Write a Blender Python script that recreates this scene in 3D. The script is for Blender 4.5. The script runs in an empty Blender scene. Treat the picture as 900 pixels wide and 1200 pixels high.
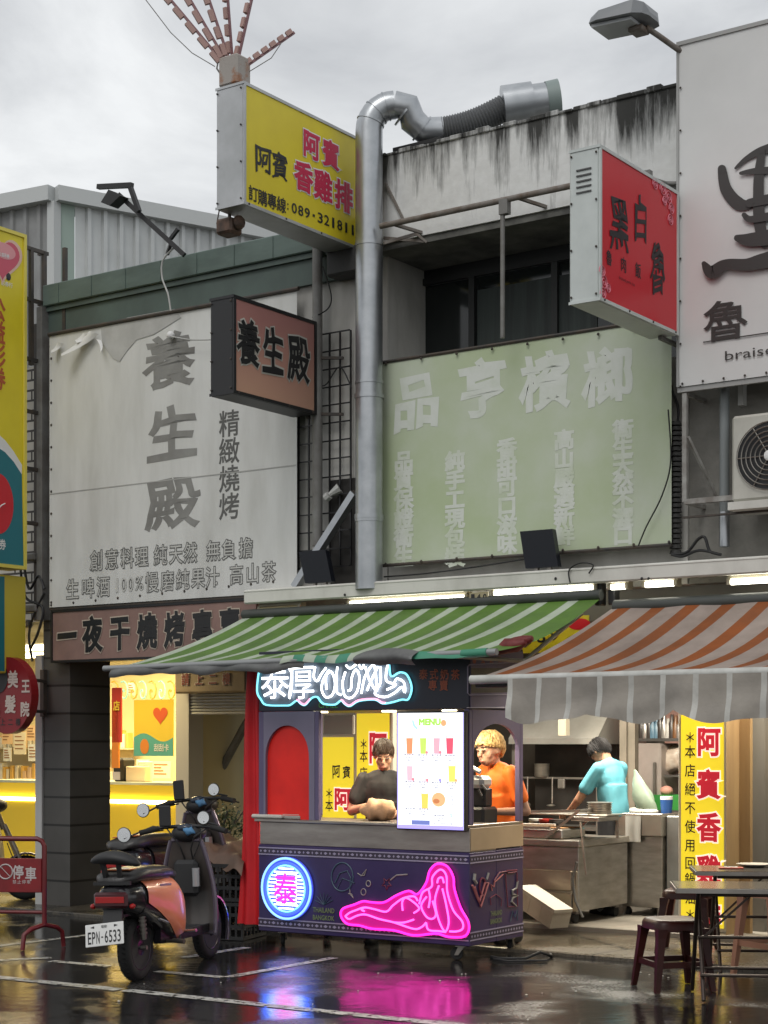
import bpy, math, random
from mathutils import Vector, Matrix
random.seed(7)
S = bpy.context.scene
COL = S.collection
R = math.radians

# ------------------------------------------------------------------ camera
FPX, CX, HOR, EYE = 2000.0, 450.0, 870.0, 1.7
cam = bpy.data.objects.new('camera', bpy.data.cameras.new('camera'))
COL.objects.link(cam)
cam.location = (0, 0, EYE)
cam.rotation_euler = (R(90), 0, 0)
cam.data.sensor_fit = 'HORIZONTAL'
cam.data.sensor_width = 36
cam.data.lens = 36 * FPX / 900
cam.data.shift_y = 270 / 900
cam.data.clip_end = 2000
S.camera = cam

# ------------------------------------------------------------------ sky and sun (overcast dusk)
SUN_EL, SUN_AZ = R(48), R(205)       # behind the photographer, veiled by cloud
W = bpy.data.worlds.new('World')
S.world = W
W.use_nodes = True
nt = W.node_tree
nt.nodes.clear()
def N(t, tree=None, **kw):
    n = (tree or nt).nodes.new(t)
    for k, v in kw.items():
        setattr(n, k, v)
    return n
wo = N('ShaderNodeOutputWorld'); bg = N('ShaderNodeBackground')
sky = N('ShaderNodeTexSky', sky_type='NISHITA')
sky.sun_disc = False; sky.sun_elevation = SUN_EL; sky.sun_rotation = SUN_AZ
sky.air_density = 1.5; sky.dust_density = 4
tc = N('ShaderNodeTexCoord'); mp = N('ShaderNodeMapping')
mp.inputs['Scale'].default_value = (1.0, 1.0, 2.6)
n1 = N('ShaderNodeTexNoise'); n1.inputs['Scale'].default_value = 3.1; n1.inputs['Detail'].default_value = 8; n1.inputs['Roughness'].default_value = .55
n1.inputs['Distortion'].default_value = .5
cr = N('ShaderNodeValToRGB')
cr.color_ramp.elements[0].position = .36; cr.color_ramp.elements[0].color = (4.1, 4.2, 4.35, 1)
cr.color_ramp.elements[1].position = .60; cr.color_ramp.elements[1].color = (6.6, 6.7, 6.75, 1)
mx = N('ShaderNodeMixRGB'); mx.inputs[0].default_value = .93
L = nt.links.new
L(tc.outputs['Generated'], mp.inputs[0]); L(mp.outputs[0], n1.inputs['Vector']); L(n1.outputs[0], cr.inputs[0])
L(sky.outputs[0], mx.inputs[1]); L(cr.outputs[0], mx.inputs[2]); L(mx.outputs[0], bg.inputs[0]); L(bg.outputs[0], wo.inputs[0])
bg.inputs[1].default_value = .142
sl = bpy.data.lights.new('overcast_sun', 'SUN'); sl.energy = .8; sl.angle = R(25); sl.color = (1, .985, .96)
so = bpy.data.objects.new('overcast_sun', sl); COL.objects.link(so)
so.rotation_euler = (R(90) - SUN_EL, 0, R(180) - SUN_AZ)
S.view_settings.view_transform = 'Standard'; S.view_settings.look = 'None'
S.view_settings.gamma = 1; S.view_settings.exposure = 0
S.view_settings.use_curve_mapping = False
S.cycles.max_bounces = 6; S.cycles.diffuse_bounces = 3; S.cycles.glossy_bounces = 3
S.cycles.transmission_bounces = 4; S.cycles.transparent_max_bounces = 6
S.cycles.caustics_reflective = False; S.cycles.caustics_refractive = False
S.cycles.sample_clamp_indirect = 4
S.cycles.use_denoising = True

# ------------------------------------------------------------------ helpers: frames
class Fr:
    """a local frame: x to the right along a front, y into the depth, z up"""
    def __init__(s, x, y, yaw, z=0):
        s.yaw = R(yaw)
        s.M = Matrix.Translation((x, y, z)) @ Matrix.Rotation(s.yaw, 4, 'Z')
        s.I = s.M.inverted()
    def ray(s, px, py):
        d = Vector(((px - CX) / FPX, 1, (HOR - py) / FPX))
        return s.I @ Vector((0, 0, EYE)), s.I.to_3x3() @ d
    def hit(s, px, py, y=0.0):
        o, d = s.ray(px, py); t = (y - o.y) / d.y
        return o + d * t
    def hitx(s, px, py, x=0.0):
        o, d = s.ray(px, py); t = (x - o.x) / d.x
        return o + d * t
    def hitz(s, px, py, z=0.0):
        o, d = s.ray(px, py); t = (z - o.z) / d.z
        return o + d * t
    def at(s, px, py, Y):
        return s.I @ Vector(((px - CX) / FPX * Y, Y, EYE + (HOR - py) / FPX * Y))
    def depth(s, p):
        return (s.M @ Vector(p)).y
    def rect(s, x0, y0, x1, y1, y):
        """pixel box -> u0,u1,z0,z1 on the plane y (heights read at the box's middle)"""
        m = (x0 + x1) / 2
        return s.hit(x0, (y0 + y1) / 2, y).x, s.hit(x1, (y0 + y1) / 2, y).x, s.hit(m, y1, y).z, s.hit(m, y0, y).z
WF = Fr(0, 0, 0)
FF = Fr(0, 15.1, -35)                   # the row of shop fronts
CF = Fr(.66, 13.2, -33.5)               # the drinks cart: origin at its right front corner
def gnd(px, py, z=0):
    return WF.hitz(px, py, z)

# ------------------------------------------------------------------ helpers: materials
MATS = {}
def pm(name, c, rough=.6, metal=0, c2=None, sc=6, st=(1, 1, 1), bump=0, bsc=40, lo=.35, hi=.65, spec=.5, coat=0, r2=None, sss=0):
    if name in MATS: return MATS[name]
    m = bpy.data.materials.new(name); m.use_nodes = True
    t = m.node_tree; b = t.nodes['Principled BSDF']
    b.inputs['Base Color'].default_value = (*c, 1); b.inputs['Roughness'].default_value = rough
    b.inputs['Metallic'].default_value = metal; b.inputs['Specular IOR Level'].default_value = spec
    b.inputs['Coat Weight'].default_value = coat
    if c2 is not None or bump or r2 is not None:
        k = N('ShaderNodeTexCoord', t); q = N('ShaderNodeMapping', t); q.inputs['Scale'].default_value = st
        t.links.new(k.outputs['Object'], q.inputs[0])
    if c2 is not None or r2 is not None:
        n = N('ShaderNodeTexNoise', t); n.inputs['Scale'].default_value = sc; n.inputs['Detail'].default_value = 7; n.inputs['Roughness'].default_value = .6
        t.links.new(q.outputs[0], n.inputs['Vector'])
        r = N('ShaderNodeMapRange', t); r.inputs[1].default_value = lo; r.inputs[2].default_value = hi
        t.links.new(n.outputs[0], r.inputs[0])
        if c2 is not None:
            x = N('ShaderNodeMixRGB', t); x.inputs[1].default_value = (*c, 1); x.inputs[2].default_value = (*c2, 1)
            t.links.new(r.outputs[0], x.inputs[0]); t.links.new(x.outputs[0], b.inputs['Base Color'])
        if r2 is not None:
            y = N('ShaderNodeMapRange', t); y.inputs[3].default_value = rough; y.inputs[4].default_value = r2
            t.links.new(r.outputs[0], y.inputs[0]); t.links.new(y.outputs[0], b.inputs['Roughness'])
    if bump:
        n = N('ShaderNodeTexNoise', t); n.inputs['Scale'].default_value = bsc; n.inputs['Detail'].default_value = 5
        t.links.new(q.outputs[0], n.inputs['Vector'])
        u = N('ShaderNodeBump', t); u.inputs['Strength'].default_value = bump; u.inputs['Distance'].default_value = .02
        t.links.new(n.outputs[0], u.inputs['Height']); t.links.new(u.outputs[0], b.inputs['Normal'])
    MATS[name] = m
    return m
def em(name, c, s, base=None):
    if name in MATS: return MATS[name]
    m = bpy.data.materials.new(name); m.use_nodes = True
    b = m.node_tree.nodes['Principled BSDF']
    b.inputs['Base Color'].default_value = (*(base or c), 1); b.inputs['Roughness'].default_value = .4
    b.inputs['Emission Color'].default_value = (*c, 1); b.inputs['Emission Strength'].default_value = s
    MATS[name] = m
    return m
def glass(name, c=(.9, .95, .95), a=.15, rough=.03):
    if name in MATS: return MATS[name]
    m = bpy.data.materials.new(name); m.use_nodes = True
    b = m.node_tree.nodes['Principled BSDF']
    b.inputs['Base Color'].default_value = (*c, 1); b.inputs['Roughness'].default_value = rough; b.inputs['Alpha'].default_value = a
    MATS[name] = m
    return m

# ------------------------------------------------------------------ helpers: text outlines
GLY = {}
def glyph(s, off):
    k = (s, off)
    if k not in GLY:
        c = bpy.data.curves.new('t', 'FONT'); c.body = s; c.resolution_u = 4 if len(s) < 3 else 2
        if off > .004: c.bevel_depth = off; c.bevel_resolution = 0; c.fill_mode = 'FRONT'
        o = bpy.data.objects.new('t', c)
        m = bpy.data.meshes.new_from_object(o)
        V = [(v.co.x, v.co.y, v.co.z / max(off, .004)) for v in m.vertices]; F = [tuple(p.vertices) for p in m.polygons]
        bpy.data.objects.remove(o); bpy.data.curves.remove(c); bpy.data.meshes.remove(m)
        GLY[k] = (V, F)
    return GLY[k]

# ------------------------------------------------------------------ helpers: mesh builder
MW = {}                                   # object name -> world matrix
class MB:
    def __init__(s, fr=FF, m=None):
        s.fr = fr; s.v = []; s.f = []; s.fm = []; s.mats = []; s.m = None; s.X = None
        if m: s.mat(m)
    def mat(s, m):
        if m not in s.mats: s.mats.append(m)
        s.m = s.mats.index(m); return s
    def add(s, V, F):
        b = len(s.v)
        if s.X is not None: V = [s.X @ Vector(p) for p in V]
        s.v += [Vector(p) for p in V]
        for f in F:
            s.f.append(tuple(b + i for i in f)); s.fm.append(s.m)
        return s
    def box(s, x0, x1, y0, y1, z0, z1, bev=0):
        x0, x1 = min(x0, x1), max(x0, x1); y0, y1 = min(y0, y1), max(y0, y1); z0, z1 = min(z0, z1), max(z0, z1)
        b = min(bev, .49 * min(x1 - x0, y1 - y0, z1 - z0))
        if b <= 0:
            V = [(x, y, z) for z in (z0, z1) for y in (y0, y1) for x in (x0, x1)]
            return s.add(V, [(0, 2, 3, 1), (4, 5, 7, 6), (0, 1, 5, 4), (2, 6, 7, 3), (0, 4, 6, 2), (1, 3, 7, 5)])
        V = []; idx = {}
        for i, x in enumerate((x0, x1)):
            for j, y in enumerate((y0, y1)):
                for k, z in enumerate((z0, z1)):
                    sx, sy, sz = (1, -1)[i], (1, -1)[j], (1, -1)[k]
                    for a, p in (('x', (x, y + sy * b, z + sz * b)), ('y', (x + sx * b, y, z + sz * b)), ('z', (x + sx * b, y + sy * b, z))):
                        idx[(i, j, k, a)] = len(V); V.append(p)
        g = lambda i, j, k, a: idx[(i, j, k, a)]
        F = []
        F += [(g(0,0,0,'x'), g(0,0,1,'x'), g(0,1,1,'x'), g(0,1,0,'x')), (g(1,0,0,'x'), g(1,1,0,'x'), g(1,1,1,'x'), g(1,0,1,'x'))]
        F += [(g(0,0,0,'y'), g(1,0,0,'y'), g(1,0,1,'y'), g(0,0,1,'y')), (g(0,1,0,'y'), g(0,1,1,'y'), g(1,1,1,'y'), g(1,1,0,'y'))]
        F += [(g(0,0,0,'z'), g(0,1,0,'z'), g(1,1,0,'z'), g(1,0,0,'z')), (g(0,0,1,'z'), g(1,0,1,'z'), g(1,1,1,'z'), g(0,1,1,'z'))]
        for j in (0, 1):
            for k in (0, 1):
                F.append((g(0,j,k,'y'), g(1,j,k,'y'), g(1,j,k,'z'), g(0,j,k,'z')))
        for i in (0, 1):
            for k in (0, 1):
                F.append((g(i,0,k,'x'), g(i,1,k,'x'), g(i,1,k,'z'), g(i,0,k,'z')))
        for i in (0, 1):
            for j in (0, 1):
                F.append((g(i,j,0,'x'), g(i,j,1,'x'), g(i,j,1,'y'), g(i,j,0,'y')))
                for k in (0, 1):
                    F.append((g(i,j,k,'x'), g(i,j,k,'y'), g(i,j,k,'z')))
        return s.add(V, F)
    def quad(s, a, b, c, d): return s.add([a, b, c, d], [(0, 1, 2, 3)])
    def poly(s, pts): return s.add(pts, [tuple(range(len(pts)))])
    def prism(s, pts, d):
        """polygon pts (3-D) extruded by the vector d"""
        n = len(pts); d = Vector(d)
        V = [Vector(p) for p in pts] + [Vector(p) + d for p in pts]
        F = [tuple(range(n))[::-1], tuple(range(n, 2 * n))] + [(i, (i + 1) % n, n + (i + 1) % n, n + i) for i in range(n)]
        return s.add(V, F)
    def slab(s, a, b, c, d, n):
        return s.prism([a, b, c, d], n)
    def tube(s, pts, r, k=8, closed=False, cap=True):
        pts = [Vector(p) for p in pts]; n = len(pts); rr = r if isinstance(r, (list, tuple)) else [r] * n
        V = []; F = []; up = None
        for i, p in enumerate(pts):
            a = pts[(i - 1) % n] if (closed or i > 0) else p; b = pts[(i + 1) % n] if (closed or i < n - 1) else p
            t = (b - a)
            t = t.normalized() if t.length > 1e-9 else Vector((0, 0, 1))
            if up is None:
                up = Vector((0, 0, 1)) if abs(t.z) < .9 else Vector((1, 0, 0))
            x = t.cross(up)
            if x.length < 1e-4: x = t.orthogonal()
            x.normalize(); y = x.cross(t).normalized(); up = y
            for j in range(k):
                q = 2 * math.pi * j / k
                V.append(p + (x * math.cos(q) + y * math.sin(q)) * rr[i])
        m = n if closed else n - 1
        for i in range(m):
            for j in range(k):
                a = i * k + j; b = i * k + (j + 1) % k; c = ((i + 1) % n) * k
                F.append((a, b, c + (j + 1) % k, c + j))
        if cap and not closed:
            F.append(tuple(range(k))[::-1]); F.append(tuple(range((n - 1) * k, n * k)))
        return s.add(V, F)
    def bar(s, a, b, w, h=None):
        """square bar between two points"""
        h = h or w; a = Vector(a); b = Vector(b); t = (b - a).normalized()
        up = Vector((0, 0, 1)) if abs(t.z) < .95 else Vector((0, 1, 0))
        x = t.cross(up).normalized(); y = x.cross(t)
        V = [p + x * (i * w / 2) + y * (j * h / 2) for p in (a, b) for i, j in ((-1, -1), (1, -1), (1, 1), (-1, 1))]
        return s.add(V, [(0, 3, 2, 1), (4, 5, 6, 7), (0, 1, 5, 4), (1, 2, 6, 5), (2, 3, 7, 6), (3, 0, 4, 7)])
    def ell(s, c, r, k=14, h=10, f=None):
        c = Vector(c); r = Vector(r if hasattr(r, '__len__') else (r, r, r)); V = [c + Vector((0, 0, -r.z))]; F = []
        for i in range(1, h):
            p = math.pi * i / h - math.pi / 2
            for j in range(k):
                q = 2 * math.pi * j / k
                V.append(c + Vector((math.cos(p) * math.cos(q) * r.x, math.cos(p) * math.sin(q) * r.y, math.sin(p) * r.z)))
        V.append(c + Vector((0, 0, r.z)))
        for j in range(k): F.append((0, 1 + (j + 1) % k, 1 + j))
        for i in range(h - 2):
            for j in range(k):
                a = 1 + i * k; F.append((a + j, a + (j + 1) % k, a + k + (j + 1) % k, a + k + j))
        a = 1 + (h - 2) * k
        for j in range(k): F.append((a + j, a + (j + 1) % k, len(V) - 1))
        if f: V = [f(v) for v in V]
        return s.add(V, F)
    def cap(s, a, b, r0, r1, k=10):
        """tapered capsule"""
        a = Vector(a); b = Vector(b); t = (b - a); l = t.length; t = t.normalized() if l > 1e-6 else Vector((0, 0, 1))
        P = []; RR = []
        for i in range(0, 4):
            q = math.pi / 2 * (i / 4 + .06)
            P.append(a - t * r0 * math.cos(q)); RR.append(r0 * math.sin(q))
        P += [a, b]; RR += [r0, r1]
        for i in range(3, -1, -1):
            q = math.pi / 2 * (i / 4 + .06)
            P.append(b + t * r1 * math.cos(q)); RR.append(r1 * math.sin(q))
        return s.tube(P, RR, k)
    def lathe(s, c, prof, k=20, ax='z'):
        V = []; F = []; c = Vector(c); n = len(prof)
        for r, z in prof:
            for j in range(k):
                q = 2 * math.pi * j / k; x, y = r * math.cos(q), r * math.sin(q)
                V.append(c + (Vector((x, y, z)) if ax == 'z' else Vector((z, x, y)) if ax == 'x' else Vector((y, z, x))))
        for i in range(n - 1):
            for j in range(k):
                F.append((i * k + j, i * k + (j + 1) % k, (i + 1) * k + (j + 1) % k, (i + 1) * k + j))
        F.append(tuple(range(k))[::-1]); F.append(tuple(range((n - 1) * k, n * k)))
        return s.add(V, F)
    def loft(s, rings, cap=True):
        k = len(rings[0]); V = [p for r in rings for p in r]; F = []
        for i in range(len(rings) - 1):
            for j in range(k):
                F.append((i * k + j, i * k + (j + 1) % k, (i + 1) * k + (j + 1) % k, (i + 1) * k + j))
        if cap: F.append(tuple(range(k))[::-1]); F.append(tuple(range((len(rings) - 1) * k, len(rings) * k)))
        return s.add(V, F)
    def grid(s, fn, nu, nv, mf=None):
        """sheet: fn(i/nu, j/nv) -> point; mf(i, j) -> material"""
        V = [fn(i / nu, j / nv) for j in range(nv + 1) for i in range(nu + 1)]
        b = len(s.v); s.add(V, [])
        for j in range(nv):
            for i in range(nu):
                if mf: s.mat(mf(i, j))
                a = b + j * (nu + 1) + i
                s.f.append((a, a + 1, a + nu + 2, a + nu + 1)); s.fm.append(s.m)
        return s
    def text(s, t, P, ax, az, w, h, off=.0, fit='cell', warp=0):
        V, F = glyph(t, off); P = Vector(P); ax = Vector(ax); az = Vector(az); nr = ax.cross(az)
        if not V: return s
        if fit == 'cell': x0, x1, y0, y1 = 0, 1, -.12, .88
        else:
            xs = [v[0] for v in V]; ys = [v[1] for v in V]; x0, x1, y0, y1 = min(xs), max(xs), min(ys), max(ys)
        Q = []
        for x, y, z in V:
            a = (x - x0) / (x1 - x0) - .5; b = (y - y0) / (y1 - y0) - .5
            if warp:
                a, b = a + warp * math.sin(5 * b + 1.3) * .5 + warp * .4 * math.sin(11 * b), b + warp * math.sin(4.4 * a + .6) * .6 + warp * .35 * math.sin(13 * a + 2 * b)
            Q.append(P + ax * (a * w) + az * (b * h) + nr * (.0003 * z))
        return s.add(Q, F)
    def chf(s, t, px, py, y, hpx, asp=1., off=.0, fit='cell', warp=0, rot=0):
        """text on the plane y = const centred on a pixel"""
        P = s.fr.hit(px, py, y); k = s.fr.depth(P) / FPX; h = hpx * k
        c, d = math.cos(rot), math.sin(rot)
        return s.text(t, P, (c, 0, d), (-d, 0, c), h * asp, h, off, fit, warp)
    def chx(s, t, px, py, x, hpx, asp=1., off=.0, fit='cell', warp=0):
        """text on the plane x = const (a projecting sign's right face)"""
        P = s.fr.hitx(px, py, x); k = s.fr.depth(P) / FPX; h = hpx * k
        return s.text(t, P, (0, 1, 0), (0, 0, 1), h * asp, h, off, fit, warp)
    def mesh(s, name, M, smooth=None):
        me = bpy.data.meshes.new(name)
        me.from_pydata([M @ v for v in s.v], [], s.f)
        for m in s.mats: me.materials.append(m)
        if len(s.mats) > 1: me.polygons.foreach_set('material_index', s.fm)
        if smooth:
            me.polygons.foreach_set('use_smooth', [True] * len(me.polygons))
            me.set_sharp_from_angle(angle=R(smooth))
        me.update()
        return me
    def build(s, name, parent=None, label=None, cat=None, group=None, kind=None, smooth=None, base=None):
        if parent is not None:
            M = MW[parent.name].inverted() @ s.fr.M
            o = bpy.data.objects.new(name, s.mesh(name, M, smooth)); COL.objects.link(o)
            o.parent = parent; MW[o.name] = MW[parent.name]
        else:
            if base is None:
                xs = [v.x for v in s.v]; ys = [v.y for v in s.v]; zs = [v.z for v in s.v]
                base = ((min(xs) + max(xs)) / 2, (min(ys) + max(ys)) / 2, min(zs))
            T = Matrix.Translation(base)
            o = bpy.data.objects.new(name, s.mesh(name, T.inverted(), smooth)); COL.objects.link(o)
            o.location = s.fr.M @ Vector(base); o.rotation_euler = (0, 0, s.fr.yaw); MW[o.name] = s.fr.M @ T
        tag(o, label, cat, group, kind)
        return o
def tag(o, label=None, cat=None, group=None, kind=None):
    for k, v in (('label', label), ('category', cat), ('group', group), ('kind', kind)):
        if v: o[k] = v
def root(name, label, cat, fr=FF, loc=(0, 0, 0), group=None, rz=0):
    o = bpy.data.objects.new(name, None); COL.objects.link(o); o.empty_display_size = .1
    o.location = fr.M @ Vector(loc); o.rotation_euler = (0, 0, fr.yaw + rz)
    MW[o.name] = Matrix.Translation(o.location) @ Matrix.Rotation(fr.yaw + rz, 4, 'Z')
    tag(o, label, cat, group)
    return o
def bars(name, parent, fr, m, items, smooth=None):
    """each bar a part of its own: (a, b, width[, height]) or ('t', points, radius)"""
    for it in items:
        b = MB(fr, m)
        if it[0] == 't': b.tube(it[1], it[2], 8)
        else: b.bar(*it)
        b.build(name, parent, smooth=smooth)
def frame_of(o, z=True):
    M = MW[o.name]; f = Fr(0, 0, 0); f.M = M.copy(); f.I = M.inverted(); f.yaw = M.to_euler().z
    return f
def dup(src, loc, rz, label=None, group=None):
    r = src.copy(); COL.objects.link(r); r.location = loc; r.rotation_euler = (0, 0, rz)
    if label: r['label'] = label
    if group: r['group'] = group
    MW[r.name] = Matrix.Translation(loc) @ Matrix.Rotation(rz, 4, 'Z')
    for ch in list(src.children):
        c = ch.copy(); COL.objects.link(c); c.parent = r
        for g in list(ch.children):
            d = g.copy(); COL.objects.link(d); d.parent = c
    return r
def area(name, loc, size, power, col, fr=FF, rot=(0, 0, 0), size_y=None):
    l = bpy.data.lights.new(name, 'AREA'); l.energy = power; l.color = col; l.size = size
    if size_y: l.shape = 'RECTANGLE'; l.size_y = size_y
    o = bpy.data.objects.new(name, l); COL.objects.link(o)
    o.location = fr.M @ Vector(loc); o.rotation_euler = (rot[0], rot[1], rot[2] + fr.yaw)
    return o
def remeshed(mb, voxel, name, M, it=2):
    me = mb.mesh('tmp', M)
    o = bpy.data.objects.new('tmp', me); COL.objects.link(o)
    a = o.modifiers.new('r', 'REMESH'); a.mode = 'VOXEL'; a.voxel_size = voxel
    if it:
        b = o.modifiers.new('s', 'SMOOTH'); b.factor = .5; b.iterations = it
    dg = bpy.context.evaluated_depsgraph_get()
    e = bpy.data.meshes.new_from_object(o.evaluated_get(dg)); e.name = name
    bpy.data.objects.remove(o); bpy.data.meshes.remove(me)
    return e
def lerp(a, b, t): return a + (b - a) * t
def vl(a, b, t): return Vector(a) * (1 - t) + Vector(b) * t
# ================================================================== materials
concrete = pm('concrete', (.30, .29, .26), .85, c2=(.16, .155, .14), sc=2.2, bump=.25, bsc=30)
dirty_white = pm('dirty_white', (.58, .57, .54), .8, c2=(.30, .29, .26), sc=1.7, st=(1, 1, .35), bump=.15, bsc=25, lo=.4, hi=.75)
beam_white = pm('beam_white', (.66, .65, .60), .55, c2=(.45, .44, .40), sc=2.5, st=(1, 1, .5), lo=.45, hi=.8)
green_steel = pm('green_steel', (.125, .175, .155), .55, c2=(.085, .12, .105), sc=3, st=(.6, 1, 2))
green_dark = pm('green_dark', (.095, .135, .12), .6, c2=(.07, .095, .085), sc=2)
vinyl_white = pm('vinyl_white', (.70, .705, .685), .55, c2=(.52, .52, .49), sc=1.3, st=(2.2, 1, .55), bump=.10, bsc=2.2, lo=.40, hi=.78)
grey_letter = pm('grey_letter', (.19, .185, .175), .6, c2=(.30, .30, .285), sc=2)
black = pm('black_paint', (.012, .012, .013), .45)
black_soft = pm('black_plastic', (.018, .018, .019), .55)
rubber = pm('rubber', (.012, .012, .012), .8)
galv = pm('galvanised_steel', (.46, .48, .50), .34, metal=.85, c2=(.36, .38, .40), sc=5, bump=.04, bsc=6)
steel = pm('stainless_steel', (.55, .52, .47), .32, metal=.9, c2=(.40, .37, .32), sc=4, st=(1, 1, 4), bump=.03, bsc=14)
steel_dull = pm('dull_steel', (.33, .31, .28), .42, metal=.75, c2=(.22, .20, .18), sc=3)
dark_iron = pm('dark_iron', (.045, .042, .04), .6, c2=(.08, .06, .045), sc=8)
grey_pipe = pm('grey_pipe', (.22, .22, .21), .55, c2=(.14, .13, .12), sc=5)
rusty = pm('rusty_pipe', (.20, .18, .16), .7, c2=(.12, .085, .06), sc=9, lo=.45, hi=.7)
yellow = pm('sign_yellow', (.80, .66, .022), .45, c2=(.72, .58, .02), sc=2)
red_letter = pm('red_letter', (.55, .015, .07), .5)
white_paint = pm('white_paint', (.78, .78, .77), .5)
offwhite = pm('offwhite', (.62, .60, .55), .6, c2=(.5, .48, .43), sc=4)
alu = pm('sign_aluminium', (.50, .51, .52), .45, metal=.5, c2=(.40, .41, .41), sc=3)
red_face = pm('red_acrylic', (.62, .012, .025), .35)
wall_yellow = pm('shop_wall', (.82, .70, .40), .7)
brown_wall = pm('kitchen_wall', (.115, .10, .082), .75, c2=(.07, .06, .05), sc=2)
tile_floor = pm('arcade_tile', (.36, .33, .28), .35, c2=(.24, .22, .19), sc=2.5, r2=.6)

def brick_mat(name, c1, c2, mortar, sc, bw, rh, ms=.02, rough=.6):
    m = bpy.data.materials.new(name); m.use_nodes = True; t = m.node_tree; b = t.nodes['Principled BSDF']
    k = N('ShaderNodeTexCoord', t); q = N('ShaderNodeMapping', t); q.inputs['Rotation'].default_value = (R(90), 0, 0)
    br = N('ShaderNodeTexBrick', t); br.inputs['Color1'].default_value = (*c1, 1); br.inputs['Color2'].default_value = (*c2, 1)
    br.inputs['Mortar'].default_value = (*mortar, 1); br.inputs['Scale'].default_value = sc; br.inputs['Mortar Size'].default_value = ms
    br.inputs['Brick Width'].default_value = bw; br.inputs['Row Height'].default_value = rh
    n = N('ShaderNodeTexNoise', t); n.inputs['Scale'].default_value = 1.6; n.inputs['Detail'].default_value = 6
    x = N('ShaderNodeMixRGB', t); x.blend_type = 'MULTIPLY'; x.inputs[0].default_value = .7
    rr = N('ShaderNodeMapRange', t); rr.inputs[1].default_value = .3; rr.inputs[2].default_value = .7; rr.inputs[3].default_value = .55; rr.inputs[4].default_value = 1.1
    t.links.new(k.outputs['Object'], q.inputs[0]); t.links.new(q.outputs[0], br.inputs['Vector']); t.links.new(k.outputs['Object'], n.inputs['Vector'])
    t.links.new(n.outputs[0], rr.inputs[0]); t.links.new(br.outputs['Color'], x.inputs[1]); t.links.new(rr.outputs[0], x.inputs[2])
    t.links.new(x.outputs[0], b.inputs['Base Color']); b.inputs['Roughness'].default_value = rough
    return m
tiles_white = brick_mat('small_white_tiles', (.60, .58, .54), (.52, .50, .46), (.05, .045, .04), 1, .5, .105, .012)
tiles_pillar = brick_mat('granite_tiles', (.068, .066, .061), (.08, .076, .07), (.012, .011, .01), 1, 40, .285, .012, .5)

# stained parapet: white paint with black mould streaks running down from the coping
def stained():
    m = bpy.data.materials.new('mouldy_white_wall'); m.use_nodes = True; t = m.node_tree; b = t.nodes['Principled BSDF']
    k = N('ShaderNodeTexCoord', t); q = N('ShaderNodeMapping', t); q.inputs['Scale'].default_value = (5.5, 5.5, .55)
    n = N('ShaderNodeTexNoise', t); n.inputs['Scale'].default_value = 1.5; n.inputs['Detail'].default_value = 9; n.inputs['Roughness'].default_value = .68
    n2 = N('ShaderNodeTexNoise', t); n2.inputs['Scale'].default_value = 1.1; n2.inputs['Detail'].default_value = 6
    n3 = N('ShaderNodeTexNoise', t); n3.inputs['Scale'].default_value = 14; n3.inputs['Detail'].default_value = 6
    sp = N('ShaderNodeSeparateXYZ', t)
    zr = N('ShaderNodeMapRange', t); zr.inputs[1].default_value = 6.25; zr.inputs[2].default_value = 6.93; zr.inputs[3].default_value = -.02; zr.inputs[4].default_value = .36
    a = N('ShaderNodeMath', t, operation='ADD'); a2 = N('ShaderNodeMath', t, operation='MULTIPLY_ADD'); a2.inputs[1].default_value = .35
    r = N('ShaderNodeMapRange', t); r.inputs[1].default_value = .76; r.inputs[2].default_value = .98
    x = N('ShaderNodeMixRGB', t); x.inputs[2].default_value = (.045, .045, .042, 1)
    y = N('ShaderNodeMixRGB', t); y.inputs[1].default_value = (.80, .81, .80, 1); y.inputs[2].default_value = (.60, .60, .58, 1)
    l = t.links.new
    l(k.outputs['Object'], q.inputs[0]); l(q.outputs[0], n.inputs['Vector']); l(k.outputs['Object'], n2.inputs['Vector']); l(k.outputs['Object'], n3.inputs['Vector'])
    l(k.outputs['Object'], sp.inputs[0]); l(sp.outputs['Z'], zr.inputs[0]); l(n.outputs[0], a.inputs[0]); l(zr.outputs[0], a.inputs[1])
    l(n2.outputs[0], a2.inputs[0]); l(a.outputs[0], a2.inputs[2]); l(a2.outputs[0], r.inputs[0]); l(r.outputs[0], x.inputs[0])
    l(n3.outputs[0], y.inputs[0]); l(y.outputs[0], x.inputs[1]); l(x.outputs[0], b.inputs['Base Color'])
    bu = N('ShaderNodeBump', t); bu.inputs['Strength'].default_value = .2; bu.inputs['Distance'].default_value = .02
    l(n3.outputs[0], bu.inputs['Height']); l(bu.outputs[0], b.inputs['Normal'])
    b.inputs['Roughness'].default_value = .85
    return m
mould = stained()

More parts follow.
